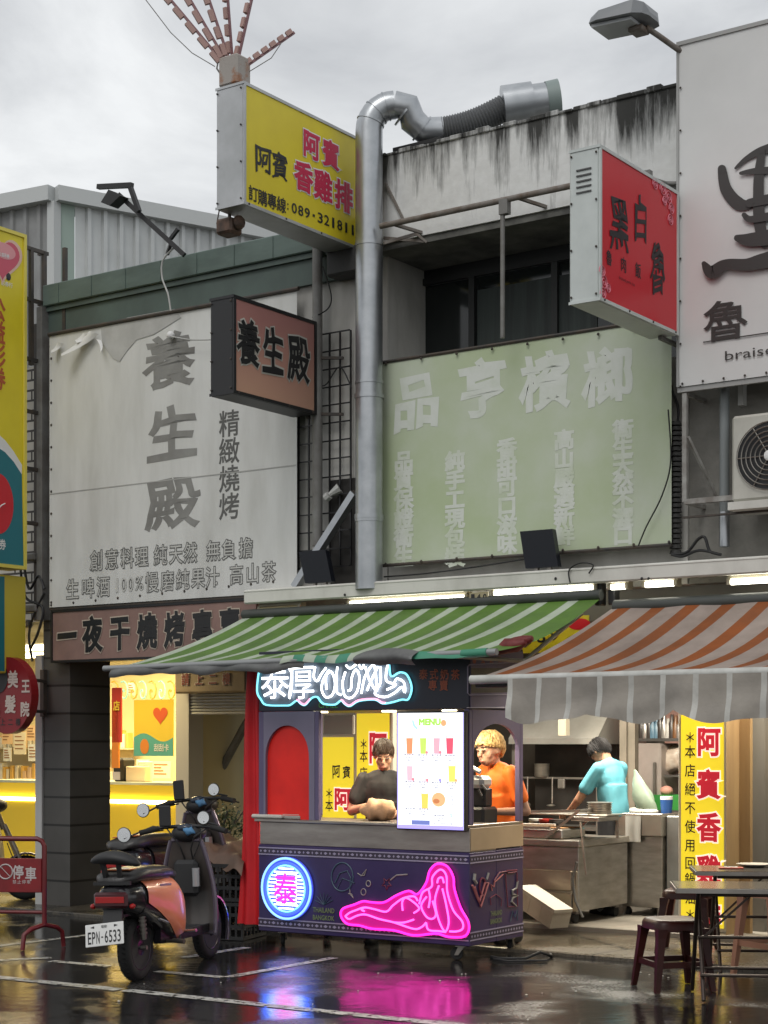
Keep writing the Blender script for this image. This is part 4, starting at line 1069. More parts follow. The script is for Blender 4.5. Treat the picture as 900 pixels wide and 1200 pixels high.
for t in (.3, .9): p = vl(e0, e1, t); q = vl(e0, e1, t + .05); b.tube([p, q], rD + .008, 20)
b.build('bend', rt, smooth=40)
e3 = FF.hit(592, 126, .35); n = 44; pts = [vl(e2, e3, i / n) + Vector((0, 0, -.03 * math.sin(math.pi * i / n))) for i in range(n + 1)]
b = MB(FF, pm('flexible_hose', (.13, .135, .14), .5, metal=.3)); b.tube(pts, [rD * (1.0 if i % 2 else .9) for i in range(n + 1)], 18); b.build('flexible_hose', rt, smooth=70)
e4 = FF.hit(655, 117, .62); d = (e4 - e3).normalized()
b = MB(FF, galv); b.tube([e3 - d * .02, e3 + d * .24], rD * 1.55, 22); b.tube([e3 + d * .2, e4 - d * .1], rD * 1.35, 22)
b.mat(pm('duct_green', (.22, .27, .26), .5)); b.tube([e4 - d * .11, e4], [rD * 1.4, rD * 1.48], 22, cap=False); b.mat(black); b.tube([e4 - d * .09, e4 - d * .085], rD * 1.3, 22); b.build('outlet', rt, smooth=40)
b = MB(FF, black); P = FF.hit(494, 167, -.02); b.box(P.x - .25, P.x + .25, -.1, .1, zq1 + .02, P.z - .02); b.build('cradle', rt)

# ================================================================== pipes, grilles, cables on the fronts
yr = -.42
rt = root('pipe_railing', 'rusty horizontal pipe on brackets with a vertical leg across the mouldy parapet', 'pipe', FF, (UB(590, yr), yr, FF.hit(590, 395, yr).z))
A_, B_ = FF.hit(446, 266, yr), FF.hit(668, 217, yr); zz = (A_.z + B_.z) / 2
b = MB(FF, rusty); b.tube([(A_.x, yr, zz), (B_.x + .5, yr, zz)], .026, 8); b.build('rail', rt, smooth=50)
b = MB(FF, grey_pipe); P = FF.hit(589, 300, yr); b.tube([(P.x, yr, zz + .02), (P.x, yr, FF.hit(590, 396, yr).z)], .02, 8); b.box(P.x - .02, P.x + .06, yr - .03, yr + .03, zz - .12, zz + .0); b.build('leg', rt, smooth=50)
bars('bracket', rt, FF, rusty, [((UB(px, yr), yr, zz - .01), (UB(px, yr) + .1, -.15, zz - .03), .025) for px in (462, 608)] + [(FF.hit(452, 215, -.17), FF.hit(473, 258, -.17), .02)])
P = FF.hit(470, 276, -.3); 
rt = root('awning_bracket', 'rusty folded bracket at the left end of the mouldy parapet', 'bracket', FF, P)
b = MB(FF, rusty); b.bar(FF.hit(450, 285, -.4), FF.hit(488, 274, -.2), .025); b.bar(FF.hit(450, 279, -.2), FF.hit(498, 283, -.16), .025); b.bar(FF.hit(488, 274, -.2), FF.hit(500, 284, -.16), .02); b.build('arms', rt)

# black lattice grille on the wall strip
yl = -.04
r = FF.rect(350, 392, 411, 665, yl)
rt = root('window_grille', 'black steel lattice grille on the dirty wall between banner and duct', 'grille', FF, ((r[0] + r[1]) / 2, yl, r[2]))
b = MB(FF, black)
for i in range(6): u = lerp(r[0], r[1], i / 5); b.bar((u, yl, r[2]), (u, yl, r[3]), .014)
for i in range(14): z = lerp(r[2], r[3], i / 13); b.bar((r[0], yl - .012, z), (r[1], yl - .012, z), .012)
b.build('bars', rt)
r2 = FF.rect(383, 385, 410, 680, .0)
b = MB(FF, pm('dark_opening', (.03, .028, .026), .8)); r3 = FF.rect(388, 560, 446, 690, .015); b.box(r3[0], r3[1], .005, .018, ZC + .15, r3[3]); 
b.build('dark_opening', A)
b = MB(FF, pm('wall_crate', (.035, .035, .035), .7)); P = FF.hit(400, 310, -.1); b.box(P.x - .1, P.x + .25, -.2, .01, P.z - .12, P.z + .12, .02); b.build('junction_box', None, 'black junction box under the eave beside the duct', 'box')
# slanted strut
b = MB(FF, galv); b.bar(FF.hit(346, 688, -.22), FF.hit(416, 578, -.22), .08, .06); b.mat(dark_iron); b.bar(FF.hit(416, 578, -.22), FF.hit(418, 578, .02), .05); b.build('slanted_strut', None, 'grey slanted steel strut rising to the duct behind the beam', 'strut')
b = MB(FF, pm('fan_white', (.5, .5, .48), .5)); P = FF.hit(398, 572, -.06); b.tube([P, FF.hit(386, 580, -.1)], [.05, .02], 8); b.tube([FF.hit(386, 580, -.1), FF.hit(382, 584, -.1)], .04, 8); b.build('wall_lamp', None, 'small pale wall lamp beside the slanted strut', 'lamp')

# floodlights standing on the beam
def led_flood(label, x0, y0, x1, y1, tilt):
    yy = -.3; r = FF.rect(x0, y0, x1, y1, yy); w = r[1] - r[0]
    rt = root('led_floodlight', label, 'floodlight', FF, ((r[0] + r[1]) / 2, yy, zb1), 'floodlights standing on the canopy beam')
    b = MB(FF, pm('flood_black', (.010, .012, .018), .25)); h = r[3] - zb1 - .03
    b.prism([(r[0], yy - .03, zb1 + .03), (r[1], yy - .03, zb1 + .03), (r[1] - tilt, yy - .07, zb1 + .03 + h), (r[0] - tilt, yy - .07, zb1 + .03 + h)], (0, .06, 0)); b.build('housing', rt)
    b = MB(FF, steel_dull); b.bar((r[0] + w * .3, yy, zb1 - .005), (r[0] + w * .3, yy, zb1 + .06), .03); b.bar((r[0] + w * .7, yy, zb1 - .005), (r[0] + w * .7, yy, zb1 + .06), .03); b.build('foot', rt)
led_flood('black square floodlight standing on the beam below the green banner', 618, 622, 656, 664, .03)
led_flood('black square floodlight standing on the beam in front of the slanted strut', 360, 646, 391, 686, .04)

# wall spotlight on black arms over the eave
c = FF.hit(150, 240, -.5)
rt = root('spotlight_arm', 'black spotlight on crossed bars reaching out above the green eave', 'spotlight', FF, FF.hit(212, 298, -.3))
b = MB(FF, black); Q = lambda x, y, d=-.5: FF.hit(x, y, d)
b.bar(Q(115, 219), Q(155, 217), .045); b.bar(Q(152, 217), Q(163, 248), .04); b.bar(Q(139, 228), Q(216, 299, -.25), .045); b.bar(Q(200, 280, -.3), Q(209, 268, -.3), .03); b.bar(Q(200, 286, -.3), Q(196, 298, -.25), .03); b.build('arm', rt)
b = MB(FF, black_soft); P = Q(129, 231); b.prism([Q(118, 237, -.6), Q(128, 241, -.6), Q(141, 229, -.6), Q(127, 222, -.6)], (0, .12, 0)); b.build('head', rt)
cab = pm('cable_white', (.5, .5, .48), .5); 
def cable(label, pts, r=.006, m=None, sub=6, name='cable', y=-.2):
    Q = []; n = len(pts)
    for i in range(n - 1):
        for k in range(sub):
            t = k / sub; g = lambda a: pts[max(0, min(n - 1, a))]
            p0, p1, p2, p3 = g(i - 1), g(i), g(i + 1), g(i + 2)
            Q.append([.5 * (2 * p1[c] + (p2[c] - p0[c]) * t + (2 * p0[c] - 5 * p1[c] + 4 * p2[c] - p3[c]) * t * t + (3 * p1[c] - p0[c] - 3 * p2[c] + p3[c]) * t ** 3) for c in (0, 1)])
    Q.append(pts[-1])
    b = MB(FF, m or black_soft); b.tube([FF.hit(q[0], q[1], y) for q in Q], r, 6); return b.build(name, None, label, 'cable', smooth=60)
cable('pale cable hanging from the black spotlight bars over the white banner', [(204, 290), (191, 305), (190, 325), (197, 345), (200, 364)], .009, cab, y=-.28)
cable('thin pale cord stretched from the white banner to the black framed sign', [(200, 394), (222, 398), (248, 398)], .007, cab, y=-.2)
b = MB(FF, white_paint); b.ell(FF.hit(200, 393, -.15), .04, 10, 8); b.build('cord_knob', None, 'small white knob where the pale cord meets the white banner', 'knob', smooth=60)  # plain white knob at the end of the pale cord
cable('black cable sagging across the right edge of the green banner', [(783, 480), (786, 540), (776, 580), (757, 618), (748, 640)], .006, y=-.22)
cable('dark cable loops lying on the beam below the drain pipe', [(787, 650), (805, 647), (818, 632), (826, 630), (832, 646), (845, 650), (820, 645), (800, 652), (788, 650)], .012, y=-.3)
cable('thin black cable strung from the duct across the left wall strip', [(352, 400), (362, 440), (380, 452), (398, 430), (412, 455)], .006, y=-.1)
cable('thin dark cable looping from the green eave to the black framed sign', [(378, 312), (388, 345), (384, 362), (366, 372)], .006, y=-.15)
cable('black cable sagging along the foot of the green banner', [(450, 676), (500, 672), (560, 664), (616, 655)], .007, y=-.18)
cable('thin black cable running down the wall beside the red sign', [(784, 395), (786, 450), (795, 480), (790, 520)], .01, y=-.05)
cable('two black cables hanging over the beam below the square floodlight', [(668, 683), (667, 668), (680, 660), (695, 662), (690, 672)], .006, y=-.42)
for i, pp in enumerate(([(27, 655), (34, 690), (45, 675), (52, 690)], [(24, 668), (30, 700), (50, 712), (45, 740), (36, 760)], [(52, 695), (40, 720), (34, 745), (38, 775)])):
    cable(('tangled black cable below the tall yellow sign', 'longest tangled black cable hanging down to the round red sign', 'black cable hanging beside the brown shop board')[i], pp, .014, y=-.12)
b = MB(FF, grey_pipe)
for k, (x, y) in enumerate(((38, 652), (40, 712), (30, 730))): P = FF.hit(x, y, -.1); b = MB(FF, grey_pipe); b.box(P.x - .1, P.x + .07, P.y - .05, P.y + .05, P.z - .05, P.z + .03, .015); b.build('junction_box', None, ('uppermost grey cable joint box below the tall yellow sign', 'grey cable joint box nearest the white banner, above the brown shop board', 'grey cable joint box beside the small teal sign')[k], 'box')
b = MB(FF, pm('conduit_dark', (.05, .05, .048), .7))
for px in (795,): 
    u = UB(px, .0)
    for i in range(26): z = lerp(zb1 + .1, zb1 + 1.15, i / 26); b.tube([(u, -.05, z), (u, -.05, z + .03)], [.05, .04], 10)
b.build('corrugated_conduit', None, 'dark corrugated conduit in the gap beside the green banner', 'conduit')
# ================================================================== awnings
gA = pm('awning_green', (.10, .20, .03), .6, c2=(.06, .12, .025), sc=3, lo=.4, hi=.8, bump=.22, bsc=7); gB = pm('awning_pale_green', (.44, .50, .40), .6, c2=(.26, .31, .23), sc=3, lo=.4, hi=.8, bump=.22, bsc=7)
gT = pm('awning_teal', (.05, .24, .15), .5); gGrey = pm('awning_grey_flap', (.16, .165, .16), .6, c2=(.10, .10, .10), sc=5)
yK = -.37
kz = FF.hit(287, 724, yK).z
bl, br_ = UB(285, yK), UB(704, yK)
yF = -1.6
Fl, Frr = FF.hit(134, 784, yF), FF.hit(566, 771, yF); fz = (Fl.z + Frr.z) / 2
rt = root('green_awning', 'sagging awning of green and pale green stripes over the neon drinks cart', 'awning', FF, ((bl + br_) / 2, -1, fz))
nst = 26
def fg(s, t):
    u = lerp(lerp(bl, br_, s), lerp(Fl.x, Frr.x, s), t ** 1.15); y = lerp(yK, yF, t)
    z = lerp(kz, fz + .02, t) - .07 * math.sin(math.pi * t) * (.7 + .3 * math.sin(s * 5)) + .008 * math.sin(s * 40 + t * 5) * t - .05 * math.sin(math.pi * t) * max(0, (s - .85) / .15)
    return (u, y, z)
b = MB(FF); b.grid(fg, nst * 3, 14, lambda i, j: gB if (i // 3) % 2 == 0 and (i % 3) != 2 else gA); b.build('fabric', rt, smooth=60)
b = MB(FF, gGrey)
def ff(s, t):
    p = fg(s, 1); n = math.sin(s * 31) * .5 + math.sin(s * 67 + 1) * .3
    return (p[0] - .05 * t * (1 - s), p[1] - .03 * math.sin(3.1 * t) * (1 + n), p[2] + .012 - (.11 + .03 * n) * t)
b.grid(lambda s, t: ff(s * .56, t * .8), 60, 6); b.mat(gT)
b.grid(lambda s, t: (lambda p: (p[0], p[1] - .012, p[2] + .03))(ff(.50 + s * .24, t * .55)), 24, 3, lambda i, j: gT if (i // 3) % 2 else gB)
b.grid(lambda s, t: (lambda p: (p[0], p[1] - .01, p[2] + .02))(ff(.82 + s * .16, t * .45)), 20, 3)
b.mat(gGrey)
b.grid(lambda s, t: (lambda p: (p[0], p[1] - .05 * math.sin(3 * t) - .01, p[2] + .05 * math.sin(3.14 * s) * (1 - t) + .02))(ff(.70 + s * .15, t * .8)), 16, 5)
b.build('folded_valance', rt, smooth=60)
b = MB(FF, pm('bar_grey', (.30, .31, .31), .45, metal=.3)); A_, B_ = Vector(fg(0, 1)), Vector(fg(1, 1)); b.tube([A_ - Vector((.12, 0, .0)), B_ + Vector((.12, 0, .01))], .026, 10)
b.mat(gT); b.tube([B_ - Vector((.18, 0, -.002)), B_ + Vector((.04, 0, .008))], .034, 10); b.build('front_bar', rt, smooth=50)
b = MB(FF, pm('roller_dark', (.05, .055, .05), .5)); b.tube([(bl, yK + .01, kz + .03), (br_, yK + .01, kz + .03)], .045, 12); b.build('roller', rt, smooth=50)
for s in (.06, .94): p = fg(s, 1); q = fg(s, .02); m = ((p[0] + q[0]) / 2 - .0, -.9, (p[2] + q[2]) / 2 - .25); b = MB(FF, steel_dull); b.tube([p, m, (q[0], yK + .1, kz - .1)], .018, 6); b.build('arm', rt)

oA = pm('awning_orange', (.27, .082, .026), .85, spec=.15, c2=(.18, .065, .028), sc=2.5, bump=.25, bsc=7); oB = pm('awning_grey', (.34, .28, .245), .85, spec=.15, c2=(.24, .195, .17), sc=2.5, bump=.25, bsc=7)
vG = pm('valance_grey', (.32, .29, .25), .7, c2=(.22, .20, .175), sc=3, lo=.4, hi=.75, bump=.35, bsc=9); vW = pm('valance_pale', (.54, .53, .49), .7, c2=(.40, .39, .36), sc=4, bump=.35, bsc=9)
yF2 = -1.8
F2 = FF.hit(557, 799, yF2); fz2 = FF.hit(725, 790, yF2).z
ob, ofr = UB(720, yK), F2.x
kz2 = FF.hit(705, 712, yK).z
rt = root('orange_awning', 'dusty awning of orange and grey stripes with a scalloped grey valance', 'awning', FF, (4, -1, fz2))
per = .29; nst = 18
def fo(s, t):
    w = nst * per
    u = lerp(ob + s * w, ofr + s * w, t); y = lerp(yK, yF2, t)
    z = lerp(kz2, fz2, t) - (.07 + .05 * min(1, s * 4)) * math.sin(math.pi * t) + .006 * math.sin(s * 60 + t * 4)
    return (u, y, z)
b = MB(FF); b.grid(fo, nst * 5, 14, lambda i, j: oA if (i % 5) in (1, 2) else oB); b.build('fabric', rt, smooth=60)
b = MB(FF, pm('bar_white', (.56, .56, .53), .5, c2=(.42, .42, .39), sc=6)); b.tube([Vector(fo(0, 1)) + Vector((-.03, -.01, -.01)), Vector(fo(1, 1)) + Vector((0, -.01, -.01))], .034, 10); b.mat(black_soft); b.tube([Vector(fo(0, 1)) + Vector((.0, .02, -.05)), Vector(fo(0, 1)) + Vector((.5, .02, -.05))], .02, 8); b.build('front_bar', rt, smooth=50)
vs = FF.hit(599, 815, yF2).x; vz = FF.hit(610, 838, yF2 - .02).z
b = MB(FF)
sw = .44
def fv(s, t):
    u = vs + s * 3.96; ph = (u - vs) / sw
    dep = (fz2 - .02 - vz) + .075 * abs(math.sin(math.pi * (ph * .62 + .10 + .06 * math.sin(ph * 2.3)))) ** .7 - .01 + .012 * math.sin(ph * 5.7)
    wv = (.012 * math.sin(ph * 4.1 + 2 * math.sin(ph * 1.7)) + .008 * math.sin(ph * 11 + 3 * math.sin(ph * 2.9)) * t) * t + .012 * math.sin(t * 7 + ph * 3) * t
    return (u, yF2 - .05 + wv - .04 * t * t, fz2 - .015 - dep * t)
b.grid(fv, 198, 10, lambda i, j: vW if i % 12 in (0, 1) else vG); b.build('valance', rt, smooth=60)
b = MB(FF, pm('roller_dark', (.05, .055, .05), .5)); b.tube([(ob, yK + .01, kz2 + .0), (8, yK + .01, kz2 + .0)], .055, 12); b.build('roller', rt, smooth=50)

# ================================================================== fluorescent lamps below the beam
TL = em('tube_white', (1, .98, .84), 9)
yT = -.30
def tube_lamp(label, x0, y0, x1, y1, lit=True):
    A_, B_ = FF.hit(x0, y0, yT), FF.hit(x1, y1, yT); z = (A_.z + B_.z) / 2
    rt = root('fluorescent_lamp', label, 'lamp', FF, ((A_.x + B_.x) / 2, yT, z), 'fluorescent lamps under the canopy beam')
    b = MB(FF, TL if lit else pm('tube_unlit', (.55, .48, .28), .4)); b.tube([(A_.x, yT, z), (B_.x, yT, z)], .022, 10); b.build('tube', rt, smooth=50)
    b = MB(FF, pm('lamp_tray', (.5, .46, .35), .5)); b.box(A_.x - .03, B_.x + .03, yT + .0, yT + .07, z + .026, z + .05); b.box(A_.x - .03, A_.x - .002, yT - .02, yT + .07, z - .02, z + .026); b.box(B_.x + .002, B_.x + .03, yT - .02, yT + .07, z - .02, z + .026); b.build('holder', rt)
tube_lamp('unlit yellowed tube lamp at the left end of the beam', 306, 714, 350, 712, False)
tube_lamp('lit tube lamp under the beam directly above the green awning, left of the number plate', 411, 707, 545, 701)
tube_lamp('lit tube lamp under the beam just right of the number plate', 580, 694, 696, 690)
tube_lamp('shortest lit tube lamp, at the black bracket between the two awnings', 717, 688, 733, 687.5)
tube_lamp('lit yellowish tube lamp under the beam above the left end of the orange awning', 757, 685, 790, 684)
tube_lamp('lit tube lamp under the beam at the right end above the orange awning', 857, 681, 985, 676)
r = FF.rect(550, 694, 572, 705, yT - .09)
b = MB(FF, pm('plate_tan', (.35, .30, .18), .5)); b.box(r[0], r[1], yT - .09, yT - .08, r[2], r[3]); b.mat(black)
for i, ch in enumerate('140'): b.chf(ch, 554 + i * 7, 699.5 - i * .2, yT - .094, 6.5, .75, .02, 'bbox')
b.build('house_number', None, 'small tan plate reading 140 under the beam', 'plate')
# yellow phone banner under the beam
yP = .1
r = FF.rect(560, 724, 690, 765, yP)
b = MB(FF, yellow); b.box(r[0], r[1], yP, yP + .01, r[2], r[3]); b.mat(black)
for i, ch in enumerate('-089'): b.chf(ch, 603 + i * 15.5, 751 - i * 2.4, yP - .004, 14 if i else 3, .85 if i else 2, .02, 'bbox')
b.mat(red_face); b.chf('●', 680, 731, yP - .004, 18, 2.2); b.build('phone_banner', None, 'yellow banner with black digits between the two awnings', 'banner')
b = MB(FF, pm('cloth_maroon', (.12, .012, .012), .6, c2=(.2, .03, .03), sc=12))
P = [FF.hit(x, y, -1.2) for x, y in ((582, 764), (594, 757), (606, 756), (616, 752))]
b.tube(P, [.03, .06, .055, .02], 9); b.tube([p + Vector((.03, .05, .03)) for p in P], [.01, .04, .05, .02], 7); b.build('rolled_umbrella', None, 'rolled maroon cloth tucked between the two awnings', 'umbrella', smooth=60)

# ================================================================== the drinks cart
CL, CD = 2.055, .86
rt = CART = root('drinks_cart', 'dark purple neon drinks cart on castors with stainless counter', 'cart', CF, (-CL / 2, CD / 2, 0))
navy = pm('cart_navy', (.034, .022, .085), .35, c2=(.046, .030, .105), sc=3)
plum = pm('cart_plum', (.13, .105, .20), .45, c2=(.105, .085, .165), sc=2)
lil = pm('cart_lilac', (.32, .28, .40), .5)
zb_, zc_, zt_ = .12, .845, 1.035
b = MB(CF, navy); b.box(-CL, 0, 0, .42, zb_, zc_, .006); b.box(-.03, -.0005, .4205, CD, zb_, zc_, .004)
def strip(z0, z1):
    b.mat(pm('strip_dark', (.045, .035, .06), .5)); b.box(-CL + .004, -.03, -.004, -.0005, z0, z1)
    b.box(.0005, .004, .004, CD - .004, z0, z1)
    b.mat(lil)
    for z in (z0, z1): b.box(-CL + .004, -.004, -.007, -.0042, z - .005, z + .005); b.box(.0042, .007, .004, CD - .004, z - .005, z + .005)
    zm = (z0 + z1) / 2; h = (z1 - z0) * .22
    for i in range(46):
        x = -CL + .03 + i * (CL - .06) / 45; b.poly([(x - h * (1.6 if i % 2 else .8), -.0065, zm), (x, -.0065, zm - h), (x + h * (1.6 if i % 2 else .8), -.0065, zm), (x, -.0065, zm + h)])
    for i in range(19):
        y = .03 + i * (CD - .06) / 18; b.poly([(.0065, y - h, zm), (.0065, y, zm - h), (.0065, y + h, zm), (.0065, y, zm + h)])
strip(.165, .225); strip(.765, .82)
Z2 = lambda X, Y: (300 + X / 3.4615, 980 + Y / 3.4615)
def cpt(X, Y, d=-.012): p = Z2(X, Y); return CF.hit(p[0], p[1], d)
dim = pm('decal_green', (.16, .20, .10), .5); dimb = pm('decal_blue', (.05, .09, .13), .5); dimr = pm('decal_red', (.18, .03, .06), .5); dimw = pm('decal_white', (.30, .28, .26), .5)
for s_, y in (('THAILAND', 300), ('BANGKOK', 331)):
    b.mat(dim); p = Z2(274, y); b.chf(s_, p[0], p[1], -.006, 6, 5.2, .03, 'bbox')
b.mat(dimb)
circ = lambda cx, cy, rx, ry, n=24: [cpt(cx + rx * math.cos(i * 2 * math.pi / n), cy + ry * math.sin(i * 2 * math.pi / n), -.004) for i in range(n)]
b.tube(circ(350, 165, 44, 58), .006, 5, closed=True); b.tube([cpt(*q, -.004) for q in ((320, 190), (340, 150), (370, 140), (385, 170), (380, 220))], .005, 5); b.tube([cpt(*q, -.004) for q in ((330, 210), (350, 170), (400, 190))], .004, 5)
b.mat(dimw); b.tube([cpt(*q, -.004) for q in ((412, 150), (428, 160), (448, 135), (440, 158), (425, 160))], .005, 5); b.tube([cpt(*q, -.004) for q in ((380, 212), (382, 235), (395, 250), (388, 235), (375, 232))], .005, 5); b.tube(circ(456, 192, 9, 12, 14), .005, 5, closed=True); b.tube(circ(436, 226, 10, 13, 14), .004, 5, closed=True)
b.tube([cpt(*q, -.004) for q in ((545, 178), (570, 158), (615, 155))], .006, 5)
b.mat(dimr); b.tube([cpt(530 + (20 if i % 2 else 9) * math.cos(i * .628 - .3), 192 + (26 if i % 2 else 11) * math.sin(i * .628 - .3), -.004) for i in range(10)], .005, 5, closed=True)
b.mat(dimb)
for i in range(7): b.tube([cpt(275, 278, -.004), cpt(275 + 40 * math.cos(-.4 - i * .39), 278 + 48 * math.sin(-.4 - i * .39), -.004)], .003, 4)
# the right side's drawings (unlit outlines)
ZS = lambda X, Y: (530 + X / 7.06, 970 + Y / 7.06)
def spt(X, Y, d=.008): p = ZS(X, Y); return CF.hitx(p[0], p[1], d)
b.mat(pm('decal_rose', (.48, .16, .16), .5)); b.tube([spt(*q) for q in ((165, 475), (215, 600), (235, 655), (300, 455), (270, 455), (225, 610), (185, 490))], .009, 6)
b.tube([spt(*q) for q in ((330, 520), (320, 470), (345, 490), (350, 450), (420, 385))], .006, 5)
b.mat(dimr); b.tube([spt(*q) for q in ((345, 440), (390, 370), (450, 360), (460, 375), (530, 365), (535, 350), (450, 355))], .006, 5); b.tube([spt(*q) for q in ((440, 380), (460, 655), (540, 650), (535, 370))], .005, 5); b.tube([spt(250 + 25 * math.cos(i * .45), 490 + 75 * math.sin(i * .45)) for i in range(14)], .007, 5, closed=True)
b.tube([spt(*q) for q in ((320, 640), (315, 580), (360, 550), (410, 590), (405, 650))], .004, 5)
b.mat(dimw); b.tube([spt(*q) for q in ((540, 440), (530, 500), (495, 520), (500, 550), (545, 560), (500, 580), (490, 610), (530, 650))], .009, 6); b.tube([spt(*q) for q in ((185, 380), (180, 430), (200, 460))], .014, 6); b.tube([spt(*q) for q in ((300, 375), (285, 430))], .010, 6)
b.mat(dimb); b.tube([spt(*q) for q in ((480, 780), (500, 690), (515, 740), (540, 680), (540, 770))], .004, 5)
b.mat(dim)
for s_, X, Y in (('THAILAND', 365, 705), ('BANGKOK', 365, 770)): p = ZS(X, Y); b.chx(s_, p[0], p[1], .006, 6, 4.6, .03, 'bbox')
b.build('cabinet', CART)
b = MB(CF, pm('counter_steel', (.40, .37, .34), .38, metal=.85, c2=(.30, .27, .25), sc=3, st=(1, 1, 5))); b.box(-CL + .01, -.0, .004, .42, zc_ + .002, zt_, .004); b.mat(pm('side_steel_lit_tan', (.46, .34, .22), .5, c2=(.38, .28, .18), sc=2)); b.box(-.034, .002, .0201, CD, zc_ + .012, zt_ - .001, .003); b.mat(b.mats[0]); b.box(-CL - .02, .0, -.035, .5, zt_ + .002, zt_ + .025, .004); b.box(-.05, -.0, .501, CD, zt_ + .002, zt_ + .025, .004)  # side band is steel; the warm light on it is put into the tan
b.build('counter', CART)
# upright posts and the header box
hz0, hz1 = CF.hit(545, 831, 0).z, 2.46
xm0 = CF.hit(371, 890, 0).x
for x0, x1, y0, y1 in ((xm0 - .02, xm0 + .02, .0, .04), (-CL, -CL + .05, 0, .05), (-.05, 0, 0, .05), (-CL, -CL + .05, CD - .05, CD), (-.05, 0, CD - .05, CD)): b = MB(CF, plum); b.box(x0, x1, y0, y1, zt_ + .026, hz0 - .001, .004); b.build('post', CART)
b = MB(CF, pm('header_navy', (.012, .013, .030), .4)); b.box(-CL, 0, 0, CD, hz0, hz1, .006)
b.mat(plum); b.box(.001, .006, .01, CD - .01, hz0 + .01, hz1 - .02); b.mat(lil)
q = [CF.hitx(x, y, .01) for x, y in ((602, 814), (550, 814.5), (548, 812), (548, 781), (550, 779), (602, 776))]
b.tube(q, .005, 5); b.tube([CF.hitx(x, y, .01) for x, y in ((547, 829.5), (605, 829))], .004, 5)
b.mat(pm('decal_dark', (.02, .025, .03), .3)); b.poly([CF.hitx(x, y, .008) for x, y in ((552, 812), (603, 811), (603, 783), (552, 783))])
b.mat(pm('decal_rust', (.50, .12, .06), .5))
for i, ch in enumerate('泰式奶茶'): b.chf(ch, 496 + i * 12.5, 790 + i * .2, -.004, 13, .95, .015)
for i, ch in enumerate('專賣'): b.chf(ch, 507 + i * 13, 803 + i * .2, -.004, 13, .95, .015)
for i, ch in enumerate('泰式奶茶'): p = CF.hitx(558 + i * 10, 771, .009); b.chx(ch, 556 + i * 10, 774 - i * .3, .009, 8, 1.1, .015)
b.build('header', CART)
# arch panels
def arch(b, f, n, a0, a1, z0, z1, c0, c1, zs, zt, thick):
    """panel (a0..a1, z0..z1) with an arched opening c0..c1 rising from z0 to zs and curving to zt; f(a, z) -> point"""
    pr = lambda pts: b.prism([f(*p) for p in pts], thick)
    pr([(a0, z0), (c0, z0), (c0, z1), (a0, z1)]); pr([(c1, z0), (a1, z0), (a1, z1), (c1, z1)])
    m, w = (c0 + c1) / 2, (c1 - c0) / 2
    P = [(m - w * math.cos(math.pi * i / n), zs + (zt - zs) * math.sin(math.pi * i / n) ** .9) for i in range(n + 1)]
    for i in range(n): pr([P[i], P[i + 1], (P[i + 1][0], z1), (P[i][0], z1)])
x0, x1 = -CL + .051, xm0 - .021
c0, c1 = CF.hit(311, 900, .0).x, CF.hit(362, 900, .0).x
az = CF.hit(340, 850, .0).z
b = MB(CF, pm('panel_lilac', (.20, .18, .26), .4, c2=(.17, .15, .22), sc=2)); arch(b, lambda a, z: (a, .0, z), 20, x0, x1, zt_ + .026, hz0 - .002, c0, c1, az - .28, az, (0, .03, 0)); b.build('arch_panel', CART)
b = MB(CF, pm('arch_red', (.85, .018, .010), .5, c2=(.70, .012, .008), sc=3)); b.box(x0, x1, .031, .045, zt_ + .026, hz0 - .003); b.build('red_backing', CART)
b = MB(CF, plum); zs_ = CF.hitx(575, 848, 0).z
arch(b, lambda a, z: (-.0, a, z), 20, .051, CD - .051, zt_ + .026, hz0 - .002, .065, CD - .065, zs_ - .26, zs_, (-.025, 0, 0)); b.build('arch_panel', CART)
# castors
def castor(x, y, rz):
    b = MB(CF, steel_dull); b.X = Matrix.Translation((x, y, 0)) @ Matrix.Rotation(rz, 4, 'Z')
    b.box(-.04, .04, -.04, .04, .107, .118); b.prism([(-.032, -.03, .108), (-.032, .02, .108), (-.032, .05, .04), (-.032, .02, .04)], (.006, 0, 0)); b.prism([(.026, -.03, .108), (.026, .02, .108), (.026, .05, .04), (.026, .02, .04)], (.006, 0, 0))
    c = b.build('castor', CART)
    b = MB(CF, rubber); b.X = Matrix.Translation((x, y, 0)) @ Matrix.Rotation(rz, 4, 'Z'); b.lathe((0, .035, .052), [(.03, -.018), (.048, -.016), (.052, -.008), (.052, .008), (.048, .016), (.03, .018)], 18, 'x'); b.mat(steel_dull); b.tube([(-.034, .035, .052), (.034, .035, .052)], .01, 6); b.build('wheel', c, smooth=40)
for x, y, q in ((-CL + .18, .1, .6), (-.12, .08, 1.9), (-.06, CD - .12, .3), (-CL + .2, CD - .14, .9)): castor(x, y, q)
# downlights; the rightmost one is unseen, added to light the man in orange
for px in (371, 451, 522):
    P = CF.hit(px, 833, .06); b = MB(CF, em('downlight', (1, .86, .55), 10)); b.tube([(P.x, .12, hz0 - .012), (P.x, .12, hz0 - .003)], .06, 16); b.build('downlight', CART)
    area('cart_downlight', (P.x, .42, hz0 - .05), .2, 13, (1, .85, .6), CF)

